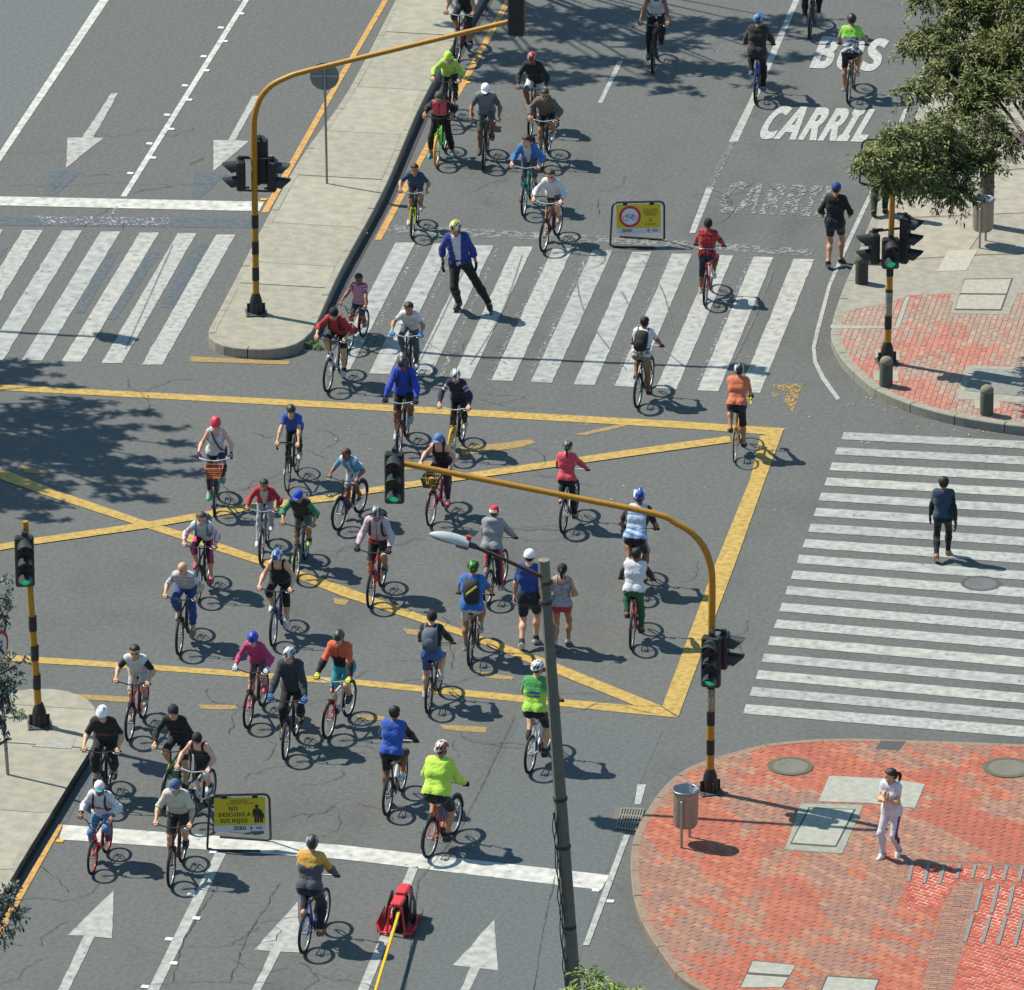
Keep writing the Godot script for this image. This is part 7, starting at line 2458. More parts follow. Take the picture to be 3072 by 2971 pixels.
		g = Geo.new()
		for e in [[0.33 * w, 1.0, 0.0], [0.42 * w, 0.68, 0.0]]:
			var k: float = e[1]
			var f := Vector3(e[0], -0.14, 0.0)
			g.ball(T * at(f + Vector3(0, 0.275 * k, 0)), Vector3(0.030, 0.034, 0.003) * k, 6, 12)
			g.box(T * at(f + Vector3(0, 0.18 * k, 0)), Vector3(0.085 * k, 0.12 * k, 0.004), 0.001)
			for sx in [-1.0, 1.0]:
				g.box(T * at(f + Vector3(sx * 0.021 * k, 0.06 * k, 0)), Vector3(0.036 * k, 0.13 * k, 0.004), 0.001)
				g.box(T * Transform3D(Basis(Vector3(0, 0, 1), sx * 0.16), f + Vector3(sx * 0.055 * k, 0.165 * k, 0)), Vector3(0.024 * k, 0.14 * k, 0.004), 0.001)
		put("figures_symbol", g.done(), mat("23261c", 0.6), panel)
	g = Geo.new()
	g.box(T * at(Vector3(0.22 * w, -0.237, 0)), Vector3(0.03, 0.045, 0.002))
	put("crest", g.done(), mat("3c5a4a", 0.6), panel)
	g = Geo.new()
	for k in 4:
		g.box(T * at(Vector3((0.33 + 0.03 * k) * w, -0.237, 0)), Vector3(0.022, 0.04, 0.002))
	put("small_print", g.done(), mat("8a7f9a", 0.6), panel)
	return root

func barrier() -> void:
	var o: Vector3 = Vector3(-1.79, 0, 18.67)
	var root := thing("barrier_stand", "red plastic barrier stand with black side flaps standing on the bottom lane line", "barrier", o, -0.17)
	var red := mat("c5303a", 0.45)
	var g := Geo.new()
	for k in 2:
		# two blocks of the saddle, one behind the other, arched at the sides
		g.box(Transform3D(Basis(Vector3.RIGHT, -0.10), Vector3(0, 0.50, -0.27 + 0.46 * k)), Vector3(0.19, 0.09, 0.42), 0.025)
		g.box(Transform3D(Basis(Vector3.RIGHT, -0.10), Vector3(0, 0.535, -0.20 + 0.46 * k)), Vector3(0.15, 0.04, 0.20), 0.015)
	put("saddle", g.done(), red, root)
	for sx in [-1.0, 1.0]:
		g = Geo.new()
		# leg wall: from the saddle down and outwards
		for z in [-0.46, 0.40]:
			g.tube([Vector3(sx * 0.095, 0.50, z), Vector3(sx * 0.12, 0.28, z), Vector3(sx * 0.15, 0.04, z)], [0.018, 0.02, 0.024], 6)
		g.face([Vector3(sx * 0.10, 0.48, -0.46), Vector3(sx * 0.10, 0.48, -0.20), Vector3(sx * 0.15, 0.05, -0.28), Vector3(sx * 0.15, 0.05, -0.46)], Vector3.ZERO)
		put("leg_wall", g.done(), red, root)
		g = Geo.new()
		# tray with an upturned lip
		var prof := [Vector3(0.12, 0.03, 0), Vector3(0.23, 0.025, 0), Vector3(0.29, 0.06, 0), Vector3(0.325, 0.17, 0)]
		for k in 3:
			var a: Vector3 = prof[k]
			var b: Vector3 = prof[k + 1]
			var nn := Vector3(-sx * (b.y - a.y), b.x - a.x, 0).normalized()
			g.quad(Vector3(sx * a.x, a.y, -0.42), Vector3(sx * b.x, b.y, -0.36), Vector3(sx * b.x, b.y, 0.34), Vector3(sx * a.x, a.y, 0.46), nn)
			g.quad(Vector3(sx * a.x, a.y - 0.02, -0.42), Vector3(sx * b.x, b.y - 0.02, -0.36), Vector3(sx * b.x, b.y - 0.02, 0.34), Vector3(sx * a.x, a.y - 0.02, 0.46), -nn)
		g.tube([Vector3(sx * 0.13, 0.06, 0.46), Vector3(sx * 0.26, 0.05, 0.42), Vector3(sx * 0.325, 0.18, 0.34)], 0.02, 6)
		put("tray", g.done(), red, root)
		g = Geo.new()
		# black flap leaning in the tray
		var f := Transform3D(Basis(Vector3(0, 0, 1), sx * 0.12), Vector3(sx * 0.195, 0.29, -0.06 + 0.05 * sx))
		g.lathe([Vector2(0.0001, -0.015), Vector2(0.24, -0.015), Vector2(0.245, 0.0), Vector2(0.24, 0.015), Vector2(0.0001, 0.015)], 24, f * Transform3D(Basis(Vector3(0, 0, 1), PI * 0.5), Vector3.ZERO))
		put("flap", g.done(), mat("17181a", 0.6), root)
	g = Geo.new()
	g.box(at(Vector3(0, 0.22, 0.0)), Vector3(0.16, 0.38, 0.62), 0.02)
	put("core", g.done(), mat("141416", 0.8), root)
	g = Geo.new()
	g.tube([Vector3(0.02, 0.40, 0.38), Vector3(0.02, 0.18, 0.40)], [0.028, 0.02], 8)
	g.tube([Vector3(0.19, 0.46, 0.02), Vector3(0.20, 0.28, 0.12)], 0.022, 8)
	put("catch", g.done(), mat("a8acad", 0.35, 0.5), root)
	var boom := thing("barrier_boom", "long yellow barrier boom running from the red stand out of the picture below", "barrier", o, -0.17)
	g = Geo.new()
	var e: Vector3 = Vector3(-2.27, 0.44, 23.28)
	var far := Basis(Vector3.UP, 0.17) * (e - o)
	var a := Vector3(0.045, 0.40, 0.34)
	var d := (far - a).normalized()
	g.box(Transform3D(Basis(Vector3.UP.cross(d).normalized(), d.cross(Vector3.UP.cross(d)).normalized(), d), (a + far) * 0.5), Vector3(0.045, 0.05, a.distance_to(far)), 0.008)
	put("beam", g.done(), mat("dcaa12", 0.45), boom)
	g = Geo.new()
	g.tube([a - d * 0.15, a + d * 0.05], 0.016, 8)
	put("peg", g.done(), mat("a8acad", 0.35, 0.5), boom)

# ---------------------------------------------------------------- trees
func leaf_mesh(l: float, w: float) -> ArrayMesh:
	# a pointed leaf, folded along its rib and drooping at the tip
	var g := Geo.new()
	var rib := [Vector3(0, 0, 0), Vector3(0, 0.06 * l, l * 0.35), Vector3(0, 0.03 * l, l * 0.72), Vector3(0, -0.10 * l, l)]
	for sx in [-1.0, 1.0]:
		var e := [Vector3(sx * w * 0.42, 0.10 * l, l * 0.32), Vector3(sx * w * 0.40, 0.07 * l, l * 0.66)]
		var nn := Vector3(-sx * 0.35, 1, 0).normalized()
		var q := g.vert(rib[0], nn)
		g.vert(rib[1], nn); g.vert(rib[2], Vector3(-sx * 0.35, 1, 0.2).normalized()); g.vert(rib[3], Vector3(-sx * 0.3, 1, 0.45).normalized()); g.vert(e[0], nn); g.vert(e[1], Vector3(-sx * 0.35, 1, 0.25).normalized())
		g.tri(q, q + 1, q + 4); g.tri(q + 1, q + 2, q + 5); g.tri(q + 1, q + 5, q + 4); g.tri(q + 2, q + 3, q + 5)
	return g.done()

func grow(called: String, label: String, base: Vector3, trunk: Array, tr: Array, limbs: Array, sprays: Array, leaf: ArrayMesh, tones: Array, bark: String, sd: int, droop: float) -> void:
	# trunk and limbs are tubes; a spray is [centre, size, leaves]: twigs from its middle, leaves set along them
	var root := thing(called, label, "tree", base)
	var r := RandomNumberGenerator.new()
	r.seed = sd
	var g := Geo.new()
	g.tube(smooth_path(trunk, 4), tr[0] if tr.size() == 1 else lerp_list(tr, (trunk.size() - 1) * 4 + 1), 12)
	put("trunk", g.done(), mat(bark, 0.9, 0.0, "concrete", 0.5), root)
	for l in limbs:
		g = Geo.new()
		var pts := smooth_path(l, 4)
		var rr := []
		for k in pts.size():
			rr.append(lerpf(0.06, 0.012, float(k) / pts.size()))
		g.tube(pts, rr, 7)
		put("limb", g.done(), mat(bark, 0.9, 0.0, "concrete", 0.5), root)
	var where: Array[Transform3D] = []
	var tint: Array[Color] = []
	var tw := Geo.new()
	for s in sprays:
		var c: Vector3 = s[0]
		var e: Vector3 = s[1]
		var count: int = s[2]
		var tone := r.randf()
		var twigs := maxi(3, count / 16)
		for t in twigs:
			var d := Vector3(r.randfn(), r.randfn() * 0.8 + 0.25, r.randfn()).normalized()
			var tip := c + d * e * r.randf_range(0.55, 1.05)
			var root_p := c + d * e * 0.12
			var mid := (root_p + tip) * 0.5 + Vector3(0, 0.05, 0)
			tip.y -= droop * r.randf() * e.y
			tw.tube([root_p, mid, tip], [0.008, 0.005, 0.002], 3, false)
			for k in count / twigs:
				var u := r.randf_range(0.25, 1.0)
				var p := root_p.lerp(mid, u * 2.0) if u < 0.5 else mid.lerp(tip, u * 2.0 - 1.0)
				p += Vector3(r.randfn(), r.randfn(), r.randfn()) * 0.035
				var out := (tip - root_p).normalized() + Vector3(r.randfn(), r.randfn() * 0.5 - 0.25, r.randfn()) * 0.75
				out = out.normalized()
				var up := Vector3(r.randfn() * 0.35, 1.0, r.randfn() * 0.35).normalized()
				var x := up.cross(out).normalized()
				where.append(Transform3D(Basis(x, out.cross(x).normalized(), out) * r.randf_range(0.7, 1.25), p))
				var z := clampf(tone * 0.5 + r.randf() * 0.5, 0.0, 0.999)
				tint.append((lin(tones[int(z * tones.size())])) * r.randf_range(0.8, 1.2))
	put("twigs", tw.done(), mat(bark, 0.9, 0.0, "concrete", 0.5), root).set_meta("kind", "stuff")
	var mm := MultiMesh.new()
	mm.transform_format = MultiMesh.TRANSFORM_3D
	mm.use_colors = true
	mm.mesh = leaf
	mm.instance_count = where.size()
	for k in where.size():
		mm.set_instance_transform(k, where[k])
		mm.set_instance_color(k, tint[k])
	var o := MultiMeshInstance3D.new()
	o.name = "crown"
	o.multimesh = mm
	var key := "leafy"
	if not mats.has(key):
		var m := StandardMaterial3D.new()
		m.resource_name = key
		m.vertex_color_use_as_albedo = true
		m.roughness = 0.55
		m.backlight_enabled = true
		m.backlight = Color(0.25, 0.3, 0.1)
		mats[key] = m
	o.material_override = mats[key]
	o.set_meta("kind", "stuff")
	root.add_child(o)

func lerp_list(a: Array, n: int) -> Array:
	var r := []
	for k in n:
		var u := float(k) / (n - 1) * (a.size() - 1)
		var w := mini(int(u), a.size() - 2)
		r.append(lerpf(a[w], a[w + 1], u - w))
	return r

func build_trees() -> void:
	var r := RandomNumberGenerator.new()
	r.seed = 5
	# the street tree at the upper right: trunk on the pavement, boughs hanging out over the corner
	var base: Vector3 = Vector3(10.75, 0.18, -6.13)
	var sprays := []
	var limbs := []
	var boughs := [
		# plan point under the spray, height, half size, leaves
		[1664,640,3.30,0.40,230], [1690,660,3.62,0.50,330], [1716,650,3.15,0.46,300], [1745,690,3.95,0.55,360], [1780,660,3.55,0.55,360], [1810,690,3.35,0.52,320], [1835,640,3.80,0.60,400], [1868,650,3.5,0.55,330], 
		[1700,690,3.35,0.42,260], [1760,640,3.0,0.42,220], [1660,665,3.45,0.30,150], [1640,655,3.25,0.22,90],
		[1740,600,4.45,0.42,200], [1790,560,4.35,0.52,300], [1835,560,4.75,0.62,400], [1880,540,4.5,0.62,400], [1925,560,4.9,0.65,420], [1960,600,4.6,0.6,340],
		[1735,520,4.55,0.36,150], [1775,480,4.30,0.36,170], [1760,540,4.75,0.36,170], [1800,520,4.9,0.42,240], [1845,500,5.2,0.60,380], [1890,500,5.2,0.62,400], [1940,520,5.5,0.65,420], [1975,560,5.4,0.6,300],
		[1755,500,5.3,0.36,170], [1810,480,5.6,0.5,300], [1860,480,5.9,0.6,380], [1915,490,6.0,0.65,420], [1960,500,6.2,0.65,360], [1835,460,5.0,0.5,250], [1850,600,4.25,0.5,280], [1940,470,4.4,0.5,240],
		[1725,650,3.6,0.5,260], [1760,680,3.9,0.5,300], [1700,640,3.6,0.45,240], [1800,620,4.0,0.5,300], [1830,560,4.3,0.55,320], [1870,590,4.2,0.6,340], [1920,560,4.4,0.6,340], [1890,470,4.4,0.55,300], [1930,430,4.2,0.6,320], [1845,530,4.4,0.5,260], [2010,520,5.2,0.7,300], [2040,600,4.8,0.7,300], [1990,450,6.6,0.8,300], [1900,430,7.0,0.8,260], [1820,440,6.8,0.6,200]]
	for e in boughs:
		var high: float = maxf(e[2], (1985.0 - e[0]) / 64.0)
		var c: Vector3 = spot(e[0], e[1] + (high - e[2]) * 91.0) + Vector3.UP * high - base
		sprays.append([c, Vector3(e[3], e[3] * 0.74, e[3] * 0.9) * 1.08, int(e[4] * 3.0)])
		var back := c + Vector3(r.randf_range(0.1, 0.6), r.randf_range(-0.25, 0.35), r.randf_range(-0.7, -0.1))
		sprays.append([back, Vector3(e[3], e[3] * 0.74, e[3] * 0.9) * 1.15, int(e[4] * 2.6)])
		var h: float = clampf(high * 0.7, 2.4, 4.6)
		if e[1] == 540 or e[1] == 530:
			limbs.append([Vector3(0, h, 0), Vector3(c.x * 0.5, h + (c.y - h) * 0.6 - 0.1, c.z * 0.45), c])
	grow("street_tree", "street tree with glossy olive leaves hanging over the far right corner", base, [Vector3.ZERO, Vector3(0.0, 1.5, 0.0), Vector3(0.02, 3.2, 0.0), Vector3(-0.02, 5.0, 0.02)], [0.16, 0.14, 0.12, 0.06], limbs, sprays, leaf_mesh(0.105, 0.036), ["354219", "424f1e", "515d24", "63692c", "7c7f42", "2a3717", "475422"], "6a5f5a", 3, 0.5)
	# the straight trunk behind the bin, crowned above the picture
	base = Vector3(9.34, 0.18, -13.88)
	sprays = []
	for k in 7:
		sprays.append([Vector3(r.randf_range(-0.2, 1.6), 7.4 + r.randf_range(-0.6, 0.9), r.randf_range(-1.2, 0.8)), Vector3(0.9, 0.6, 0.9), 420])
	grow("street_tree", "straight bare trunk rising behind the waste bin on the concrete pavement", base, [Vector3.ZERO, Vector3(0.0, 1.8, 0.0), Vector3(0.01, 3.6, 0.0), Vector3(0.0, 5.4, 0.0), Vector3(0.05, 7.6, 0.0)], [0.135, 0.128, 0.122, 0.115, 0.08], [[Vector3(0, 6.2, 0), Vector3(0.6, 6.9, 0), Vector3(1.3, 7.4, -0.4)]], sprays, leaf_mesh(0.115, 0.040), ["3d4a1c", "4a5622", "5a6528"], "76696a", 31, 0.4)
	# top of a small tree in front of the lamp post
	base = Vector3(1.26, 0, 30.93)
	sprays = []
	for e in [[1095,1900,0.34], [1125,1878,0.34], [1160,1872,0.36], [1190,1886,0.34], [1140,1905,0.45], [1085,1915,0.3], [1205,1905,0.3], [1170,1920,0.5], [1110,1930,0.5]]:
		var c: Vector3 = spot(e[0] + 0.0, 2440 + r.randf_range(-30, 30)) + Vector3.UP * ((2402.0 - e[1]) / 128.0 / 0.90)
		sprays.append([c - base, Vector3(e[2], e[2] * 0.75, e[2]), 170])
	grow("street_tree", "small bright green treetop at the bottom edge before the lamp post", base, [Vector3.ZERO, Vector3(0.05, 2.0, 0), Vector3(0, 4.1, 0)], [0.10, 0.08, 0.05], [[Vector3(0, 3.0, 0), Vector3(-0.3, 3.8, 0), Vector3(-0.4, 4.4, 0)], [Vector3(0, 3.2, 0), Vector3(0.3, 3.9, 0.1), Vector3(0.4, 4.5, 0)]], sprays, leaf_mesh(0.10, 0.040), ["4b6a22", "5d7a2c", "6f8a38", "86993f", "9aa457"], "5f574c", 8, 0.3)
	# grey-leaved tree just beyond the left edge
	base = Vector3(-10.57, 0, 32.91)
	sprays = []
	limbs = []
	for e in [[4,1112,0.16,46], [2,1145,0.17,50], [14,1190,0.13,34], [6,1175,0.15,40], [-25,1150,0.4,120], [16,1278,0.22,90], [6,1310,0.24,110], [2,1345,0.26,120], [22,1300,0.16,60], [8,1380,0.18,70], [40,1268,0.10,18], [16,1415,0.10,24], [-25,1330,0.45,200], [-40,1240,0.45,160], [4,1330,0.3,120]]:
		var c: Vector3 = hung(e[0], e[1], 2480.0) - base
		sprays.append([c, Vector3(e[2] * 1.15, e[2], e[2]), e[3]])
		limbs.append([Vector3(0, c.y - 1.2, 0), Vector3(c.x * 0.5, c.y - 0.5, 0.1), c])
	grow("street_tree", "grey green tree at the left edge in front of the round red sign", base, [Vector3.ZERO, Vector3(0.02, 4.0, 0), Vector3(-0.1, 8.0, 0), Vector3(-0.1, 11.0, 0)], [0.16, 0.13, 0.10, 0.04], limbs, sprays, leaf_mesh(0.085, 0.036), ["3c4640", "4b564f", "59645c", "6d7870", "333c36"], "55504a", 12, 0.8)
	base = Vector3(-9.59, 0, 33.88)
	sprays = []
	for e in [[8,1725,0.26,110], [16,1750,0.26,130], [4,1775,0.26,120], [30,1745,0.16,50], [-30,1760,0.45,180], [24,1712,0.14,34], [30,1785,0.12,26]]:
		var c: Vector3 = hung(e[0], e[1], 2560.0) - base
		sprays.append([c, Vector3(e[2] * 1.1, e[2], e[2]), e[3]])
	grow("street_tree", "grey green branch tip at the lower left edge over the yellow line", base, [Vector3.ZERO, Vector3(0.05, 3.0, 0), Vector3(0.2, 6.6, 0)], [0.12, 0.10, 0.05], [[Vector3(0.2, 6.0, 0), Vector3(1.2, 6.9, 0), hung(10, 1755, 2560.0) - base]], sprays, leaf_mesh(0.085, 0.036), ["3c4640", "4b564f", "59645c", "6d7870", "333c36"], "55504a", 14, 0.6)
	# weeds at the foot of the island kerbs
	for w in [[Vector3(-3.92, 0, -7.50), "small green weed growing at the foot of the median island's tip", 0.14], [Vector3(-8.60, 0, 10.69) + Vector3.UP * 0.2, "small green weed on the lower left island beside the round sign's pole", 0.2]]:
		grow("weed", w[1], w[0], [Vector3.ZERO, Vector3(0.01, 0.04, 0), Vector3(0.0, 0.08, 0)], [0.006, 0.004, 0.003], [], [[Vector3(0, 0.05, 0), Vector3(w[2] * 1.8, 0.06, w[2]), 70], [Vector3(0.2, 0.04, 0.03), Vector3(w[2], 0.05, w[2]), 40]], leaf_mesh(0.07, 0.025), ["47652a", "5a7a33"], "55602c", 44, 0.2)
	# trees outside the picture whose crowns shade the road; each spray is given by where its shade falls
	shade_tree("broad tree on the far part of the median beyond the top edge", Vector3(-5.84, 0, -33.99), 9.0, [[960,150,0.9,0.5], [1010,110,1.0,0.6], [1075,150,1.1,0.5], [1100,60,1.2,0.8], [1150,120,1.1,0.5], [1180,30,1.2,0.8], [1230,150,0.9,0.45], [1260,80,1.1,0.7], [1010,30,1.1,0.8], [920,70,0.7,0.4], [1330,130,1.1,0.5], [1350,50,1.2,0.7], [1410,140,0.9,0.4], [1430,60,1.1,0.6], [1500,110,0.8,0.35], [1520,40,1.0,0.5], [1090,-40,1.3,0.9], [1230,-40,1.3,0.9], [1370,-40,1.3,0.9], [1500,-40,1.2,0.8], [1575,75,0.6,0.3], [960,-30,1.0,0.7], [1300,175,0.6,0.25], [1050,165,0.6,0.3], [1480,165,0.6,0.25]], 21, 1000, 0.20)
	shade_tree("tree beyond the left edge whose feathery shade lies on the crossing", Vector3(-15.96, 0, -6.61), 8.6, [[60,860,1.1,0.9], [140,850,0.9,0.8], [200,840,0.7,0.7], [20,800,1.1,0.8], [110,800,0.9,0.6], [180,890,0.8,0.6], [60,920,1.0,0.8], [220,930,0.8,0.35], [275,820,0.9,0.16], [300,880,1.1,0.15], [340,905,1.0,0.16], [270,955,0.9,0.16], [250,790,0.6,0.18], [310,850,0.6,0.12], [60,965,1.0,0.3], [100,990,0.6,0.18], [30,700,0.9,0.3], [80,715,0.9,0.16], [100,738,0.6,0.14], [-60,860,1.4,1.0], [-60,720,1.3,0.6], [-40,950,1.3,0.9], [130,770,0.8,0.3], [240,905,0.9,0.3]], 22, 1000, 0.20)

func hung(u: float, v: float, plan_v: float) -> Vector3:
	# a point high above the plan row plan_v that the camera sees at (u, v)
	var eye := Vector3(0, 55.832, 140.299)
	var foot := spot(u, v) - eye
	var far := spot(u, plan_v).z - eye.z
	return eye + foot * (far / foot.z)

func shade_tree(label: String, base: Vector3, h: float, blobs: Array, sd: int, leaves: int, leaf: float) -> void:
	var sprays := []
	var limbs := []
	var r := RandomNumberGenerator.new()
	r.seed = sd
	for b in blobs:
		var hh := h + r.randf_range(-0.7, 0.9)
		var c: Vector3 = spot(b[0], b[1]) + Vector3(-0.681 * hh, hh, -0.354 * hh) - base
		sprays.append([c, Vector3(b[2], b[3] * 0.6 + 0.05, b[3]), int(leaves * maxf(b[2] * b[3], 0.12))])
		limbs.append([Vector3(0, h * 0.6, 0), Vector3(c.x * 0.5, h * 0.85, c.z * 0.5), c])
	grow("street_tree", label, base, [Vector3.ZERO, Vector3(0.1, h * 0.4, 0), Vector3(0, h * 0.8, 0), Vector3(0, h, 0)], [0.2, 0.16, 0.1, 0.05], limbs, sprays, leaf_mesh(leaf, leaf * 0.42), ["3d4a1c", "4a5622", "5a6528"], "6a5f5a", sd, 0.2)

# ---------------------------------------------------------------- everybody on the crossing
func build_people() -> void:
	pair({"lab": "rider cut off by the top edge in grey breeches on a dark red bicycle", "bc": "7d1f24", "top": {"c": "20222c", "sl": 0.6}, "bot": {"c": "2c3138", "len": 1.2}, "shoe": "4a5a6c", "skin": "a67a5c", "lean": 22, "phi": 160, "guard": true, "bs": 1.0, "blab": "dark red bicycle at the top edge behind the curved signal arm"}, Vector3(-1.02, 0, -24.93), 2.928)
	pair({"lab": "person in a bright lime hooded jacket and black trousers riding by the median kerb", "bc": "2a2d33", "top": {"c": "b4dc4a", "sl": 1.93, "off": 0.026, "n": "hoodie", "hood": true}, "bot": {"c": "1c1f26", "len": 1.95}, "shoe": "2a2a2c", "skin": "d0a088", "hat": ["beanie", "b4dc4a", "b4dc4a"], "glasses": true, "lean": 53.9, "phi": 20, "fem": true, "hs": "crop", "s": 0.896, "bs": 0.948, "blab": "bicycle under the rider in the lime hooded jacket"}, Vector3(-1.29, 0, -20.77), 2.984)
	pair({"lab": "woman in a black and coral jacket straddling a lime green bicycle with both feet down", "bc": "4fd23a", "tyref": "e0952a", "stand": true, "top": {"c": "191b22", "c2": "f0506a", "c3": "b8e838", "pat": "yokefront", "sl": 1.93, "off": 0.024, "n": "jacket"}, "bot": {"c": "15171d", "len": 1.7}, "shoe": "2f9fb4", "skin": "a67a5c", "hat": ["cap", "4d4c40", "3a3a30"], "glasses": true, "lean": 37.1, "fem": true, "hs": "tail", "hair": "3a2a1c", "pitch": -10, "fat": 1.12, "s": 0.95, "bs": 0.975, "blab": "lime green bicycle with an orange front tyre"}, Vector3(-1.43, 0, -18.44), 2.988)
	pair({"lab": "man in a white cap, grey T-shirt and grey green shorts on a black bicycle", "bike": "mtb", "bc": "1c1d21", "top": {"c": "7d8592", "c2": "4e5866", "pat": "sleeves", "sl": 0.75, "off": 0.022}, "bot": {"c": "5d6656", "len": 0.95}, "shoe": "2d3038", "skin": "80583f", "hat": ["cap", "e8e8ec", "e8e8ec"], "lean": 36.2, "phi": 5, "pitch": -24, "s": 0.95, "bs": 0.975, "blab": "thin black bicycle under the man in the white cap"}, Vector3(-0.53, 0, -18.28), 3.079)
	pair({"lab": "man in a red helmet, black long sleeved top and white shorts", "bc": "8f2a2a", "top": {"c": "1d2228", "sl": 1.93}, "bot": {"c": "d4d8d0", "len": 0.8}, "shoe": "55583c", "skin": "80583f", "hat": ["helmet", "c02832", "8a8f94"], "lean": 35.9, "phi": 170, "pitch": -12, "s": 0.95, "bs": 0.975, "blab": "red bicycle under the man in the red helmet and white shorts"}, Vector3(0.45, 0, -20.19), 3.002)
	pair({"lab": "bearded man in a grey brown hooded sweatshirt and sunglasses with black shorts", "bc": "2a2a2e", "rim": "e4e4e4", "top": {"c": "6d675f", "sl": 1.9, "off": 0.028, "n": "hoodie", "hood": true}, "bot": {"c": "1d212c", "len": 0.8}, "shoe": "d8d8da", "skin": "a67a5c", "glasses": true, "hs": "crop", "lean": 54, "phi": 10, "fat": 1.08, "s": 0.938, "bs": 0.969, "blab": "dark bicycle with white tyres under the man in the grey brown sweatshirt"}, Vector3(0.68, 0, -18.28), 3.003)
	pair({"lab": "woman with a ponytail in an open bright blue jacket over a white shirt, looking aside", "bc": "1f8a78", "rim": "d8dadc", "top": {"c": "2f7ac8", "c2": "d8dcdf", "pat": "open", "sl": 1.93, "off": 0.026, "n": "jacket"}, "bot": {"c": "5a6268", "len": 1.6, "off": 0.007}, "shoe": "24262b", "skin": "d0a088", "hs": "tail", "hair": "2a1c18", "lean": 52.1, "phi": 5, "yaw": -60, "fem": true, "s": 0.921, "bs": 0.961, "blab": "teal green bicycle under the woman in the bright blue jacket"}, Vector3(0.32, 0, -15.48), 2.987)
	pair({"lab": "woman in sunglasses and a white long sleeved shirt with dark patterned shorts", "bc": "5a1a22", "rim": "e2e2e4", "top": {"c": "dcdfe4", "sl": 1.9, "off": 0.018}, "bot": {"c": "3a2228", "c2": "8a7a70", "pat": "blotch", "len": 0.7}, "shoe": "b07868", "skin": "d0a088", "glasses": true, "hs": "tail", "hair": "32221c", "lean": 49.9, "phi": 10, "fem": true, "s": 0.912, "barc": "a8abb0", "bs": 0.956, "blab": "dark red bicycle ridden by the woman in the white long sleeved shirt"}, Vector3(0.78, 0, -13.40), 2.858)
	pair({"lab": "boy in a navy T-shirt on a black and yellow bicycle beside the median kerb", "bc": "262a1c", "fc": "c8d428", "bs": 0.9, "rim": "d4d6d2", "top": {"c": "24456a", "c2": "3c3f48", "pat": "print", "sl": 0.8, "off": 0.022}, "bot": {"c": "4c5566", "len": 0.9}, "shoe": "c8ccd4", "skin": "a67a5c", "hs": "crop", "lean": 54, "phi": 10, "s": 0.804, "hd": 1.12, "blab": "black and yellow bicycle ridden by the boy in the navy T-shirt"}, Vector3(-1.91, 0, -14.14), 3.052)
	walker({"lab": "inline skater in a blue jacket and black trousers pushing off on the right zebra", "top": {"c": "26389a", "c2": "dcdce2", "pat": "open", "sl": 1.55, "off": 0.024, "n": "jacket"}, "bot": {"c": "15171b", "len": 1.96, "off": 0.018}, "shoe": "26261e", "skates": true, "glove": "17171b", "skin": "a67a5c", "hat": ["helmet", "c8bc3c", "d4d6d8"], "glasses": true, "s": 1.096, "sway": 0.1, "lean": 6, "pitch": -10, "yaw": -15, "elb": 0.8, "raise": 0.04, "feet": [[0.03, 0.165, 0.06], [-0.56, 0.165, 0.05]], "arms": [[0.3, -0.02, -0.02, -10, 0, 5], [-0.28, -0.06, 0.02, -5, 0, -5]]}, Vector3(-1.00, 0.00, -9.54), 3.002)
	pair({"lab": "small boy in a pink and white striped T-shirt on a red bicycle by the island", "bike": "bmx", "bc": "9c2630", "fc": "c8ccd2", "bs": 0.82, "top": {"c": "c23a66", "c2": "dfc0c8", "pat": "hstripe", "sl": 0.75, "off": 0.02}, "bot": {"c": "1f2836", "c2": "4a5a70", "pat": "blotch", "len": 0.95}, "shoe": "d06a48", "sock": "d8d8da", "skin": "80583f", "hs": "crop", "lean": 7.5, "phi": 60, "s": 0.737, "hd": 1.15, "pitch": -15, "blab": "small red bicycle with a white fork ridden by the boy in stripes"}, Vector3(-2.94, 0, -7.82), 2.808)
	pair({"lab": "woman in a white T-shirt, grey leggings and blue gloves above the royal blue rider", "bc": "2c2f34", "top": {"c": "dfe0e6", "sl": 0.55, "off": 0.018}, "bot": {"c": "5a6068", "len": 1.9, "off": 0.007}, "shoe": "b8bcc0", "glove": "4a90c8", "skin": "a67a5c", "hs": "tail", "hair": "241a18", "lean": 51.2, "phi": 150, "fem": true, "s": 0.902, "pitch": -10, "bs": 0.951, "blab": "bicycle behind the black helmeted rider in royal blue"}, Vector3(-1.93, 0, -6.03), 3.008)
	pair({"lab": "man in a white tank top riding in the tree shade at the top", "bc": "16161a", "rim": "2a2a2c", "top": {"c": "d6dae0", "sl": 0.0, "off": 0.014}, "bot": {"c": "14161b", "len": 1.95}, "shoe": "1c1c1e", "skin": "80583f", "lean": 20, "phi": 20, "hs": "crop", "bs": 1.0, "blab": "black bicycle of the man in the white tank top"}, Vector3(2.98, 0, -24.26), 3.049)
	pair({"lab": "man in a red T-shirt and black shorts with backpack straps by the island tip", "bc": "a8acb2", "top": {"c": "c01f30", "c2": "7a1420", "pat": "print", "sl": 1.5, "off": 0.022}, "bot": {"c": "1b1c22", "len": 0.9}, "shoe": "d2d4d8", "skin": "c49878", "hat": ["cap", "1c1c20", "1c1c20"], "straps": "202026", "lean": 54.0, "phi": 170, "pitch": -18, "s": 0.931, "bs": 0.966, "blab": "silver bicycle of the man in the red T-shirt at the island tip"}, Vector3(-3.30, 0, -5.76), 2.884)
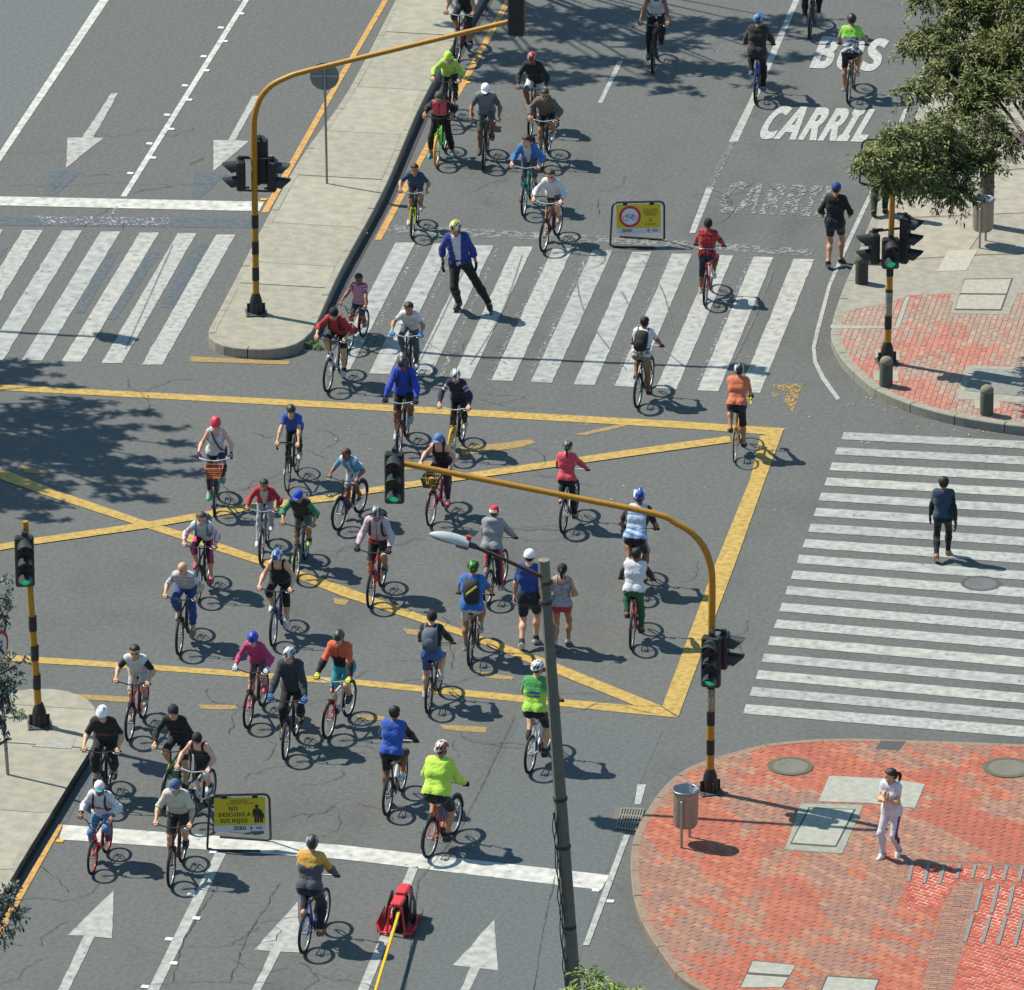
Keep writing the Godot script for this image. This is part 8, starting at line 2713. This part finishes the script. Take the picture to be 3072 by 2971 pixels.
	pair({"lab": "rider seen from behind in a blue helmet and black leather jacket", "bc": "2a4a9a", "rim": "3a3c40", "top": {"c": "2a282c", "sl": 1.9, "off": 0.034, "n": "jacket", "hem": -0.08}, "bot": {"c": "131418", "len": 1.95}, "shoe": "3a78b8", "skin": "a67a5c", "hat": ["helmet", "2a6ac0", "8ac4e8"], "lean": 18, "phi": 0, "s": 0.981, "bs": 0.99, "blab": "blue bicycle under the rider in the black jacket"}, Vector3(5.06, 0, -22.27), -0.110)
	pair({"lab": "rider at the top edge seen from behind in black trousers and white shoes", "bc": "3a1a1e", "rim": "2a2a2e", "top": {"c": "3a3d46", "sl": 0.6}, "bot": {"c": "16181e", "len": 1.95}, "shoe": "c8cedc", "skin": "a67a5c", "lean": 25, "phi": 90, "bs": 1.0, "blab": "dark bicycle cut off by the top edge beside the white lane line"}, Vector3(6.32, 0, -26.43), -0.120)
	pair({"lab": "rider seen from behind in a black helmet with a lime and zebra striped jersey", "bc": "8a6a3a", "top": {"c": "d4d6e0", "c2": "4a4a5a", "c3": "8fdc2a", "pat": "zebra", "sl": 0.85, "off": 0.022}, "bot": {"c": "16181c", "len": 0.95}, "shoe": "c8ccd0", "skin": "a67a5c", "hat": ["helmet", "1a1a1e", "3a3a40"], "lean": 24, "phi": 170, "s": 0.977, "bs": 0.988, "blab": "silver bicycle with orange frame parts under the zebra jersey rider"}, Vector3(6.98, 0, -22.27), -0.139)
	walker({"lab": "runner in a navy cap, black jacket and black shorts beside the kerb", "top": {"c": "17181d", "sl": 1.93, "off": 0.018, "n": "jacket", "hem": -0.12}, "bot": {"c": "1a2236", "len": 0.62, "off": 0.018}, "shoe": "16171c", "skin": "a67a5c", "hat": ["cap", "2a3a78", "2a3a78"], "s": 1.004, "step": 0.2, "lean": 6, "arms": [[0.26, 0.12, -0.22, -95, 0, 10], [-0.26, 0.1, -0.2, -95, 0, -10]]}, Vector3(6.28, 0.00, -12.07), -0.209)
	pair({"lab": "rider in a red jersey with black dots and a white band on the right zebra", "bc": "c42a34", "tyre": "1a1a1c", "top": {"c": "d02832", "c2": "22181a", "c3": "e0e2e8", "pat": "dotband", "sl": 1.9, "off": 0.02}, "bot": {"c": "1d2740", "c2": "b8283a", "pat": "sides", "k": 0.17, "len": 1.25}, "shoe": "dfe0e6", "skin": "80583f", "hat": ["beanie", "18181a", "18181a"], "lean": 14, "phi": 175, "s": 0.874, "word": ["KTM", 0.145, "1c1c20", 0.062, 0.158], "bs": 0.937, "blab": "red bicycle under the rider in the dotted red jersey"}, Vector3(3.77, 0, -10.29), -0.127)
	walker({"lab": "person in dark trousers and black shoes mostly hidden behind the far right signal mast", "top": {"c": "22262a", "sl": 1.9, "n": "jacket"}, "bot": {"c": "26302c", "len": 1.96, "off": 0.018}, "shoe": "1a1b1d", "skin": "a67a5c", "step": 0.14}, Vector3(7.25, 0.18, -14.49), -0.175)
	pair({"lab": "woman in a red helmet and white tank top on a bicycle with a wicker basket", "bike": "city", "bc": "2c2f36", "fem": true, "basket": "a8643c", "rim": "2a2a2c", "top": {"c": "dcdce2", "sl": 0.0, "off": 0.013}, "bot": {"c": "26304e", "len": 1.85, "off": 0.007}, "shoe": "3cb894", "skin": "d0a088", "glove": "4a2a5a", "hat": ["skate", "d63a4a", "d63a4a"], "sling": "4a2a26", "hs": "braid", "hair": "221814", "lean": 16.5, "phi": 10, "s": 0.921, "barc": "b8bcc0", "bs": 0.961, "blab": "city bicycle with an orange brown basket on its handlebar"}, Vector3(-5.35, 0, 0.49), 3.132)
	pair({"lab": "man in a black helmet and royal blue T-shirt on a black road bicycle", "bike": "road", "bc": "15161a", "rim": "2a2b2e", "top": {"c": "2458c0", "sl": 0.6}, "bot": {"c": "17191e", "len": 1.8, "off": 0.006}, "shoe": "c8cec4", "skin": "c49878", "hat": ["helmet", "1c2024", "3a4046"], "glasses": true, "bs": 0.94, "lean": 54, "phi": 5, "pitch": 22, "s": 0.86, "blab": "black road bicycle with dropped bars"}, Vector3(-3.99, 0, -0.73), 2.989)
	pair({"lab": "young man in a red jacket with white sleeve stripes over a white shirt", "bc": "8a9096", "top": {"c": "c22434", "c2": "d8d4d8", "pat": "open", "sl": 1.93, "off": 0.024, "n": "jacket"}, "bot": {"c": "b8bccb", "len": 1.96}, "shoe": "dfe1e4", "skin": "a67a5c", "hs": "crop", "lean": 54, "phi": 5, "pitch": -14, "bs": 0.94, "s": 0.817, "blab": "silver bicycle of the young man in the red jacket"}, Vector3(-4.41, 0, 2.75), 3.062)
	pair({"lab": "rider in a blue cap and black shirt with green sleeves and grey shorts", "bc": "5a5e62", "top": {"c": "25282c", "c2": "1f8a62", "pat": "sleeves", "sl": 1.45, "off": 0.02}, "bot": {"c": "6a6860", "len": 0.92}, "shoe": "a4c832", "skin": "a67a5c", "hat": ["cap", "2a4ab8", "2a4ab8"], "lean": 49.4, "phi": 10, "s": 0.902, "pitch": -18, "bs": 0.951, "blab": "grey bicycle of the rider with green sleeves"}, Vector3(-3.73, 0, 3.48), 2.997)
	pair({"lab": "woman with a teal backpack in a white zipped top and black breeches with pink stripes", "bc": "22232a", "rim": "b8bac0", "top": {"c": "d8dbe4", "c2": "d88aa8", "pat": "armline", "sl": 1.9, "off": 0.016}, "bot": {"c": "18181e", "c2": "d83a78", "pat": "sides", "k": 0.13, "len": 1.3, "off": 0.008}, "shoe": "d02a60", "skin": "d0a088", "straps": "4a7a80", "pack": ["4a7a80", "3a666c"], "hs": "tail", "hair": "4a3a2c", "lean": 53.9, "phi": 165, "fem": true, "s": 0.918, "pitch": -6, "bs": 0.959, "blab": "black bicycle of the woman with the teal backpack"}, Vector3(-5.44, 0, 4.52), 3.018)
	pair({"lab": "bald man in a white striped polo shirt and blue trousers", "bc": "1f2227", "rim": "b0b2b6", "top": {"c": "d4d8e0", "c2": "8f98aa", "pat": "hstripe", "sl": 0.85, "off": 0.02}, "bot": {"c": "2a4c94", "len": 1.75, "off": 0.018}, "shoe": "9a7a68", "skin": "c49878", "hs": "bald", "lean": 53.8, "phi": 175, "s": 0.945, "yaw": -18, "bs": 0.972, "blab": "black bicycle of the bald man in blue trousers"}, Vector3(-5.67, 0, 6.92), 2.997)
	pair({"lab": "woman in a blue and white helmet and black tank top with black breeches", "bc": "24446c", "rim": "b8bcc2", "top": {"c": "1a1d24", "sl": 0.0, "off": 0.013}, "bot": {"c": "16181c", "len": 1.25, "off": 0.009}, "shoe": "d8dae0", "skin": "d0a088", "hat": ["helmet", "3a6ab8", "c8d4e4"], "hs": "tail", "lean": 41.0, "phi": 170, "fem": true, "fat": 1.16, "s": 0.931, "pitch": -14, "bs": 0.966, "blab": "blue bicycle of the woman in the black tank top"}, Vector3(-4.05, 0, 6.54), 2.985)
	pair({"lab": "boy in a sky blue and white striped football shirt and white shorts", "bc": "2a3a68", "rim": "9a9da2", "top": {"c": "3aa4d8", "c2": "dfe4ec", "pat": "vstripe", "sl": 0.85, "off": 0.022}, "bot": {"c": "d8dae4", "len": 0.85, "off": 0.02}, "shoe": "2a3a44", "skin": "80583f", "hs": "crop", "hair": "3a241a", "lean": 53.3, "phi": 10, "s": 0.823, "yaw": -25, "pitch": -8, "bs": 0.911, "blab": "dark blue bicycle of the boy in the striped football shirt"}, Vector3(-2.90, 0, 1.23), 2.735)
	pair({"lab": "man in dark glasses with a white T-shirt, black sleeves and pale shorts", "bc": "8c2028", "fc": "22242a", "top": {"c": "d8dadf", "c2": "1d2128", "pat": "sleeves", "sl": 0.8, "off": 0.022}, "bot": {"c": "d4cfc4", "len": 0.9, "off": 0.02}, "shoe": "b8b09c", "sock": "6a727c", "skin": "c49878", "glasses": true, "hs": "crop", "lean": 51.2, "phi": 8, "s": 0.95, "bs": 0.975, "blab": "red and black bicycle of the man with black sleeves and pale shorts"}, Vector3(-6.34, 0, 10.68), 2.952)
	pair({"lab": "man in a black helmet, royal blue long sleeved jersey and black gloves", "bc": "1c1c22", "fc": "8a2a30", "top": {"c": "1f48c8", "sl": 1.93, "off": 0.02}, "bot": {"c": "15161b", "len": 0.9, "off": 0.012}, "shoe": "b0bcd0", "glove": "141418", "skin": "80583f", "hat": ["helmet", "23282b", "4a5256"], "straps": "15305a", "lean": 24.8, "phi": 10, "fat": 1.12, "s": 0.978, "pitch": -16, "bs": 0.989, "blab": "black and red mountain bicycle of the man in royal blue"}, Vector3(-2.00, 0, -2.48), 3.018)
	pair({"lab": "woman in a white helmet and purple top with white arm bands on a yellow bicycle", "bc": "2a2a24", "tyref": "c89a2a", "fc": "c89a2a", "rim": "b8c4cc", "top": {"c": "2c2444", "c2": "c8c8d8", "pat": "armband", "sl": 1.9, "off": 0.016}, "bot": {"c": "15161c", "len": 1.85, "off": 0.007}, "shoe": "b4b89c", "skin": "d0a088", "hat": ["helmet", "d8dce0", "9aa0a8"], "lean": 36.3, "phi": 8, "fem": true, "s": 0.902, "pitch": -18, "barc": "b8bcc0", "bs": 0.951, "blab": "black bicycle with yellow front mudguard and tyre"}, Vector3(-1.00, 0, -2.24), 2.949)
	pair({"lab": "long haired woman in a blue cap, black tank top and purple leggings", "bike": "city", "bc": "b01f50", "fem": true, "basket": "5a5a2a", "cargo": "e07a22", "rim": "d4d8dc", "top": {"c": "17171c", "sl": 0.0, "off": 0.012}, "bot": {"c": "4a2440", "len": 1.85, "off": 0.006}, "shoe": "c83a64", "skin": "d0a088", "hat": ["cap", "5a78b0", "5a78b0"], "hs": "long", "hair": "3a2418", "lean": 37.0, "phi": 150, "s": 0.912, "gc": "2c2c30", "bs": 0.956, "blab": "red city bicycle with an olive basket and an orange ball in it"}, Vector3(-1.31, 0, 0.97), 2.877)
	pair({"lab": "man in a grey helmet and pale pink jacket with a black backpack harness", "bc": "b8242e", "top": {"c": "d8bcc8", "c2": "d8382e", "pat": "hem", "sl": 1.93, "off": 0.024, "n": "jacket"}, "bot": {"c": "202228", "len": 0.95, "off": 0.018}, "shoe": "3a4048", "skin": "a67a5c", "glove": "1d2026", "hat": ["helmet", "9aa2a8", "3a4046"], "straps": "1c1e2a", "pack": ["1c1e2a", "24262e"], "lean": 31.8, "phi": 5, "s": 0.969, "fat": 1.08, "pitch": -12, "bs": 0.984, "blab": "red mountain bicycle of the man in the pale pink jacket"}, Vector3(-2.37, 0, 4.79), 2.953)
	pair({"lab": "woman with a long dark braid in a coral jacket seen from behind", "bc": "a8acb0", "rim": "5a5c60", "top": {"c": "f0485c", "sl": 1.93, "off": 0.024, "n": "jacket"}, "bot": {"c": "15171c", "len": 1.95, "off": 0.008}, "shoe": "4a4440", "skin": "d0a088", "hat": ["helmet", "7a7e82", "3a3a3e"], "hs": "braid", "hair": "1c1414", "lean": 12, "phi": 15, "fem": true, "s": 0.856, "bs": 0.928, "blab": "silver bicycle of the woman in the coral jacket"}, Vector3(1.02, 0, 1.41), -0.220)
	pair({"lab": "rider in a blue and white helmet and pale blue jersey seen behind the signal arm", "bc": "1d1f22", "tyre": "2a6a2c", "top": {"c": "c4d4ec", "c2": "5a96d4", "c3": "1d2438", "pat": "jersey", "sl": 0.8, "off": 0.013}, "bot": {"c": "15181f", "c2": "8a96b0", "pat": "sides", "k": 0.17, "len": 1.0, "off": 0.008}, "shoe": "1c1e22", "skin": "80583f", "hat": ["helmet", "2a52c0", "dfe4ec"], "lean": 34, "phi": 20, "s": 1.103, "bs": 1.0, "blab": "black bicycle with green tyres hidden behind the rider in green trousers"}, Vector3(2.20, 0, 4.46), -0.176)
	pair({"lab": "rider in a white vest with black sleeves and green trousers seen from behind", "bc": "9c2430", "rim": "d8d8da", "top": {"c": "dfe0e8", "c2": "17181c", "pat": "sleeves", "sl": 1.93, "off": 0.024}, "bot": {"c": "14643a", "len": 1.9, "off": 0.014}, "shoe": "1c2230", "skin": "80583f", "hs": "crop", "lean": 22, "phi": 15, "s": 0.933, "bs": 0.967, "blab": "red and white bicycle of the rider in green trousers"}, Vector3(2.13, 0, 6.76), -0.119)
	pair({"lab": "rider in a red and white cap and grey hooded sweatshirt seen from behind", "bc": "5a5a5e", "rim": "c8cacc", "top": {"c": "9c9ea6", "sl": 1.9, "off": 0.032, "n": "hoodie", "hood": true}, "bot": {"c": "1f2844", "c2": "d0402c", "pat": "sides", "k": 0.155, "len": 1.93, "off": 0.016}, "shoe": "c8ccd4", "skin": "a67a5c", "hat": ["cap", "c8242e", "e0e0e4"], "lean": 16, "phi": 10, "s": 0.921, "bs": 0.961, "blab": "grey bicycle of the rider in the grey sweatshirt behind the street lamp arm"}, Vector3(-0.30, 0, 4.75), -0.264)
	pair({"lab": "rider in a green helmet and bright blue T-shirt with a dark backpack and white shorts", "bc": "1e2024", "light": "d8404a", "rim": "3a3a3c", "top": {"c": "1f72c8", "sl": 0.95, "off": 0.026, "hem": -0.05}, "bot": {"c": "d8ccd2", "len": 0.72, "off": 0.018}, "shoe": "c4c0c0", "skin": "a67a5c", "hat": ["helmet", "3a9a30", "1c2a1c"], "pack": ["2e3136", "c8c82a", 0.12], "lean": 16, "phi": 165, "s": 0.972, "fat": 1.12, "elb": 1.3, "bs": 0.986, "blab": "black bicycle with a red reflector under the rider in white shorts"}, Vector3(-0.67, 0, 7.49), -0.114)
	walker({"lab": "tall man walking in a white cap, blue T-shirt and dark blue shorts", "top": {"c": "24489c", "sl": 0.8, "off": 0.024, "hem": -0.12}, "bot": {"c": "1c2838", "len": 0.8, "off": 0.02}, "shoe": "d4d4d0", "sock": "2c3844", "skin": "d0a088", "hat": ["cap", "dcdcdc", "dcdcdc"], "s": 1.07, "step": 0.2}, Vector3(0.29, 0.00, 7.15), -0.175)
	walker({"lab": "woman walking in a black cap, grey tank top and raspberry shorts beside the lamp post", "top": {"c": "a8a8b4", "c2": "8c8c9c", "pat": "blotch", "sl": 0.0, "off": 0.022}, "bot": {"c": "b81f4a", "len": 0.32, "off": 0.01}, "shoe": "4a4448", "sock": "c8c4c8", "skin": "a67a5c", "hat": ["cap", "1d1d20", "1d1d20"], "hs": "tail", "fem": true, "s": 0.931, "step": 0.16, "arms": [[0.2, 0.16, -0.1, -120, 0, 10], [-0.25, -0.02, -0.05, -10, 0, 0]]}, Vector3(0.86, 0.00, 7.22), -0.140)
	pair({"lab": "rider in a black hooded top with grey backpack and denim shorts seen from behind", "bc": "26282c", "rim": "4a4c50", "top": {"c": "17181c", "sl": 1.9, "off": 0.022, "n": "hoodie"}, "bot": {"c": "3a66a4", "len": 0.8, "off": 0.018}, "shoe": "d8dade", "skin": "d0a088", "hat": ["beanie", "1a1b1f", "1a1b1f"], "pack": ["626a78", "8c94a2"], "lean": 20, "phi": 170, "s": 0.926, "bs": 0.963, "blab": "dark bicycle under the rider with the grey backpack"}, Vector3(-1.34, 0, 9.58), -0.169)
	pair({"lab": "rider in a white T-shirt with a black backpack and khaki shorts on the right zebra", "bc": "2c2d31", "rim": "d4d6d8", "top": {"c": "e0e2ea", "sl": 0.75, "off": 0.024, "hem": -0.03}, "bot": {"c": "8c7a64", "len": 0.9, "off": 0.018}, "shoe": "2c2224", "skin": "80583f", "hs": "crop", "pack": ["212226", "2a2b30"], "lean": 26, "phi": 10, "s": 0.89, "bs": 0.945, "blab": "black and silver bicycle of the rider with the black backpack on the zebra"}, Vector3(2.45, 0, -4.84), -0.243)
	pair({"lab": "rider in an orange T-shirt and black helmet at the corner of the yellow box", "bike": "road", "bc": "c8882a", "fc": "4a4ac0", "barc": "e0c81e", "top": {"c": "e8784a", "sl": 0.7, "off": 0.024}, "bot": {"c": "1c2030", "len": 1.1, "off": 0.012}, "shoe": "1d1f24", "skin": "a67a5c", "glove": "1c1c20", "hat": ["helmet", "24262a", "c8ccd0"], "lean": 30, "phi": 15, "s": 0.935, "bs": 0.968, "blab": "orange road bicycle with yellow taped dropped bars"}, Vector3(4.14, 0, -2.11), -0.129)
	walker({"lab": "pedestrian in a blue denim jacket and black trousers on the side street zebra", "top": {"c": "2b4560", "c2": "121419", "pat": "sleeves", "sl": 1.9, "off": 0.018, "n": "jacket", "collar": true, "hem": 0.02}, "bot": {"c": "121318", "len": 1.95, "off": 0.008}, "shoe": "a87a48", "skin": "a67a5c", "hs": "short", "s": 0.92, "step": 0.22, "glove": "17171b"}, Vector3(7.65, 0.00, 3.09), -0.105)
	pair({"lab": "man in a white skate helmet and black T-shirt riding along the lower island kerb", "bc": "1c1d21", "fc": "15161a", "top": {"c": "1d2026", "c2": "8a3038", "pat": "print", "sl": 0.9, "off": 0.024}, "bot": {"c": "202228", "len": 1.7, "off": 0.022}, "shoe": "1d1d20", "skin": "c49878", "glasses": true, "hat": ["skate", "dcdfe2", "dcdfe2"], "lean": 40.6, "phi": 90, "s": 0.978, "fat": 1.1, "bs": 0.989, "blab": "black bicycle with a red head tube under the man in the white helmet"}, Vector3(-6.76, 0, 13.58), 3.049)
	pair({"lab": "bearded man in a black cap and tight black long sleeved top on a green bicycle", "bc": "1f8a3a", "tyre": "1c1d1c", "top": {"c": "17191f", "sl": 1.9, "off": 0.011}, "bot": {"c": "1c2434", "len": 0.95, "off": 0.012}, "shoe": "22242a", "skin": "c49878", "hat": ["cap", "1f2124", "1f2124"], "hs": "crop", "lean": 37.0, "phi": 180, "s": 0.969, "yaw": 14, "bs": 0.984, "blab": "green road bicycle behind the rider in the navy tank top"}, Vector3(-5.56, 0, 13.53), 2.891)
	pair({"lab": "boy in a black cap and navy sleeveless shirt turning between two riders", "bc": "b8bcb8", "fc": "26282c", "top": {"c": "161c30", "sl": 0.0, "off": 0.016, "hem": -0.03}, "bot": {"c": "17181e", "c2": "c8ccd4", "pat": "sides", "k": 0.155, "len": 1.05, "off": 0.018}, "shoe": "d4d4dc", "skin": "d0a088", "hat": ["cap", "1a1a1e", "1a1a1e"], "lean": 47.0, "phi": 10, "s": 0.892, "pitch": -20, "yaw": 16, "bs": 0.946, "blab": "white and black mountain bicycle of the boy in the navy sleeveless shirt"}, Vector3(-5.15, 0, 14.30), 2.826)
	pair({"lab": "youth in a white and teal cap and white sweatshirt with a black backpack and jeans", "bike": "bmx", "bc": "b02a44", "rim": "d84a58", "bs": 0.86, "top": {"c": "dfe0ea", "c2": "8a2434", "pat": "print", "sl": 1.9, "off": 0.026}, "bot": {"c": "5a86b4", "len": 1.8, "off": 0.014}, "shoe": "b02038", "skin": "80583f", "hat": ["cap", "d4d8d4", "2a9aac"], "pack": ["2a2426", "1c1a1c"], "lean": 30.5, "phi": 20, "s": 0.902, "pitch": -10, "blab": "small black and pink stunt bicycle with red rims"}, Vector3(-6.71, 0, 16.20), 2.912)
	pair({"lab": "man in a blue cap and cream polo shirt at the bottom stop line", "bc": "4a1a20", "top": {"c": "d8d4c0", "sl": 0.95, "off": 0.026, "hem": -0.03}, "bot": {"c": "24262a", "len": 0.92, "off": 0.02}, "shoe": "1d1f24", "sock": "1d1f24", "skin": "c49878", "hat": ["cap", "4a5a84", "4a5a84"], "lean": 35.2, "phi": 5, "s": 0.969, "fat": 1.1, "pitch": -10, "yaw": -8, "bs": 0.984, "blab": "dark red bicycle of the man in the cream polo shirt"}, Vector3(-5.44, 0, 16.62), 2.993)
	pair({"lab": "woman in a blue helmet and pink long sleeved top with sunglasses", "bc": "6a4630", "rim": "7a7c80", "top": {"c": "d03a7c", "sl": 1.9, "off": 0.013}, "bot": {"c": "5a5a62", "c2": "d83a78", "pat": "sides", "k": 0.16, "len": 0.95, "off": 0.007}, "shoe": "d8286a", "sock": "d8286a", "skin": "d0a088", "glasses": true, "glove": "c8c4d0", "hat": ["helmet", "1f3fb8", "2a52d0"], "hs": "tail", "lean": 46.6, "phi": 15, "fem": true, "s": 0.921, "bs": 0.961, "blab": "brown and black bicycle of the woman in pink"}, Vector3(-4.34, 0, 10.13), 2.911)
	pair({"lab": "man in a white helmet and dark grey sweatshirt with blue gloves", "bc": "1a1b1f", "top": {"c": "383d46", "sl": 1.93, "off": 0.026}, "bot": {"c": "17181c", "len": 1.8, "off": 0.014}, "shoe": "1c1d20", "glove": "2a5aa0", "skin": "c49878", "hat": ["helmet", "d0d4d8", "8a9096"], "glasses": true, "lean": 19.8, "phi": 60, "s": 0.997, "fat": 1.12, "bs": 0.998, "blab": "black bicycle of the man in the dark grey sweatshirt"}, Vector3(-3.71, 0, 11.45), 2.990)
	pair({"lab": "man in a dark green helmet with an orange and black jacket and turquoise shorts", "bc": "d0d0d0", "fc": "c03038", "top": {"c": "1c1d22", "c2": "f0603c", "pat": "yoke", "sl": 1.93, "off": 0.026, "n": "jacket", "collar": true}, "bot": {"c": "1fa0b4", "len": 0.9, "off": 0.024}, "shoe": "2a3a44", "glove": "c8c040", "skin": "c49878", "hat": ["helmet", "2c3c30", "5a6a58"], "glasses": true, "lean": 22.5, "phi": 15, "s": 0.978, "bs": 0.989, "blab": "white and red mountain bicycle of the man in turquoise shorts"}, Vector3(-2.91, 0, 10.59), 2.815)
	pair({"lab": "rider in a yellow and grey jacket and black helmet seen from behind at the bottom", "bc": "2a4a98", "rim": "b8bac0", "top": {"c": "55565f", "c2": "e0a62c", "pat": "shoulders", "sl": 1.93, "off": 0.028, "n": "jacket"}, "bot": {"c": "1a2036", "len": 1.93, "off": 0.014}, "shoe": "8a5a4c", "skin": "c49878", "hat": ["helmet", "2a3436", "8a9498"], "light": "a03038", "lean": 20, "phi": 10, "s": 1.036, "fat": 1.06, "bs": 1.0, "blab": "blue bicycle of the rider in the yellow and grey jacket"}, Vector3(-3.17, 0, 19.27), -0.277)
	pair({"lab": "rider in a blue vest with black sleeves and black shorts seen from behind", "bc": "24262a", "fc": "c06a2a", "tyre": "1b1b1d", "top": {"c": "2a5ac4", "c2": "15161a", "pat": "sleeves", "sl": 1.93, "off": 0.026}, "bot": {"c": "15181c", "len": 0.95, "off": 0.014}, "shoe": "d8dadf", "skin": "80583f", "hs": "crop", "lean": 18, "phi": 170, "s": 0.981, "bs": 0.99, "blab": "black and orange bicycle of the rider in the blue vest"}, Vector3(-1.95, 0, 13.85), -0.229)
	pair({"lab": "rider in a neon yellow jacket, black shorts and white helmet seen from behind", "bc": "d0512a", "fc": "1d1e22", "bottle": "7a78c8", "top": {"c": "c4f22a", "sl": 1.93, "off": 0.026, "n": "jacket"}, "bot": {"c": "14151a", "c2": "c8b42a", "pat": "blotch2", "len": 0.92, "off": 0.012}, "shoe": "24262a", "skin": "a67a5c", "glove": "1a1a1e", "hat": ["helmet", "dcd8d4", "c05a48"], "lean": 26, "phi": 10, "s": 1.078, "fat": 1.16, "bs": 1.0, "blab": "orange and black mountain bicycle of the rider in the neon yellow jacket"}, Vector3(-1.16, 0, 15.59), -0.389)
	pair({"lab": "rider in a white helmet and lime green jersey partly behind the lamp post", "bc": "d4d6d8", "bottle": "d8dadc", "sadc": "d8d8da", "top": {"c": "a8e02c", "c2": "3aa04a", "c3": "2a64b0", "pat": "lime", "sl": 0.9, "off": 0.014}, "bot": {"c": "14151a", "len": 0.92, "off": 0.008}, "shoe": "24262c", "skin": "c49878", "hat": ["helmet", "dfe2e6", "e8eaee"], "lean": 22, "phi": 15, "s": 1.041, "fat": 1.06, "bs": 1.0, "blab": "white and black mountain bicycle behind the lamp post"}, Vector3(0.44, 0, 12.13), -0.290)
	walker({"lab": "woman in white, trousers with a dark side stripe, hands clasped, on the brick corner", "top": {"c": "e2dce8", "sl": 0.55, "off": 0.016, "hem": -0.06}, "bot": {"c": "ded6e6", "c2": "4a3a5a", "pat": "sides", "k": 0.158, "len": 1.95, "off": 0.01}, "shoe": "e4e4ea", "skin": "c49878", "hs": "tail", "hair": "1c1414", "fem": true, "s": 0.924, "step": 0.1, "yaw": -55, "arms": [[-0.02, 0.3, -0.27, -150, 0, 25], [0.0, 0.27, -0.27, -150, 0, -25]], "elb": 0.9}, Vector3(6.18, 0.12, 16.24), 2.618)
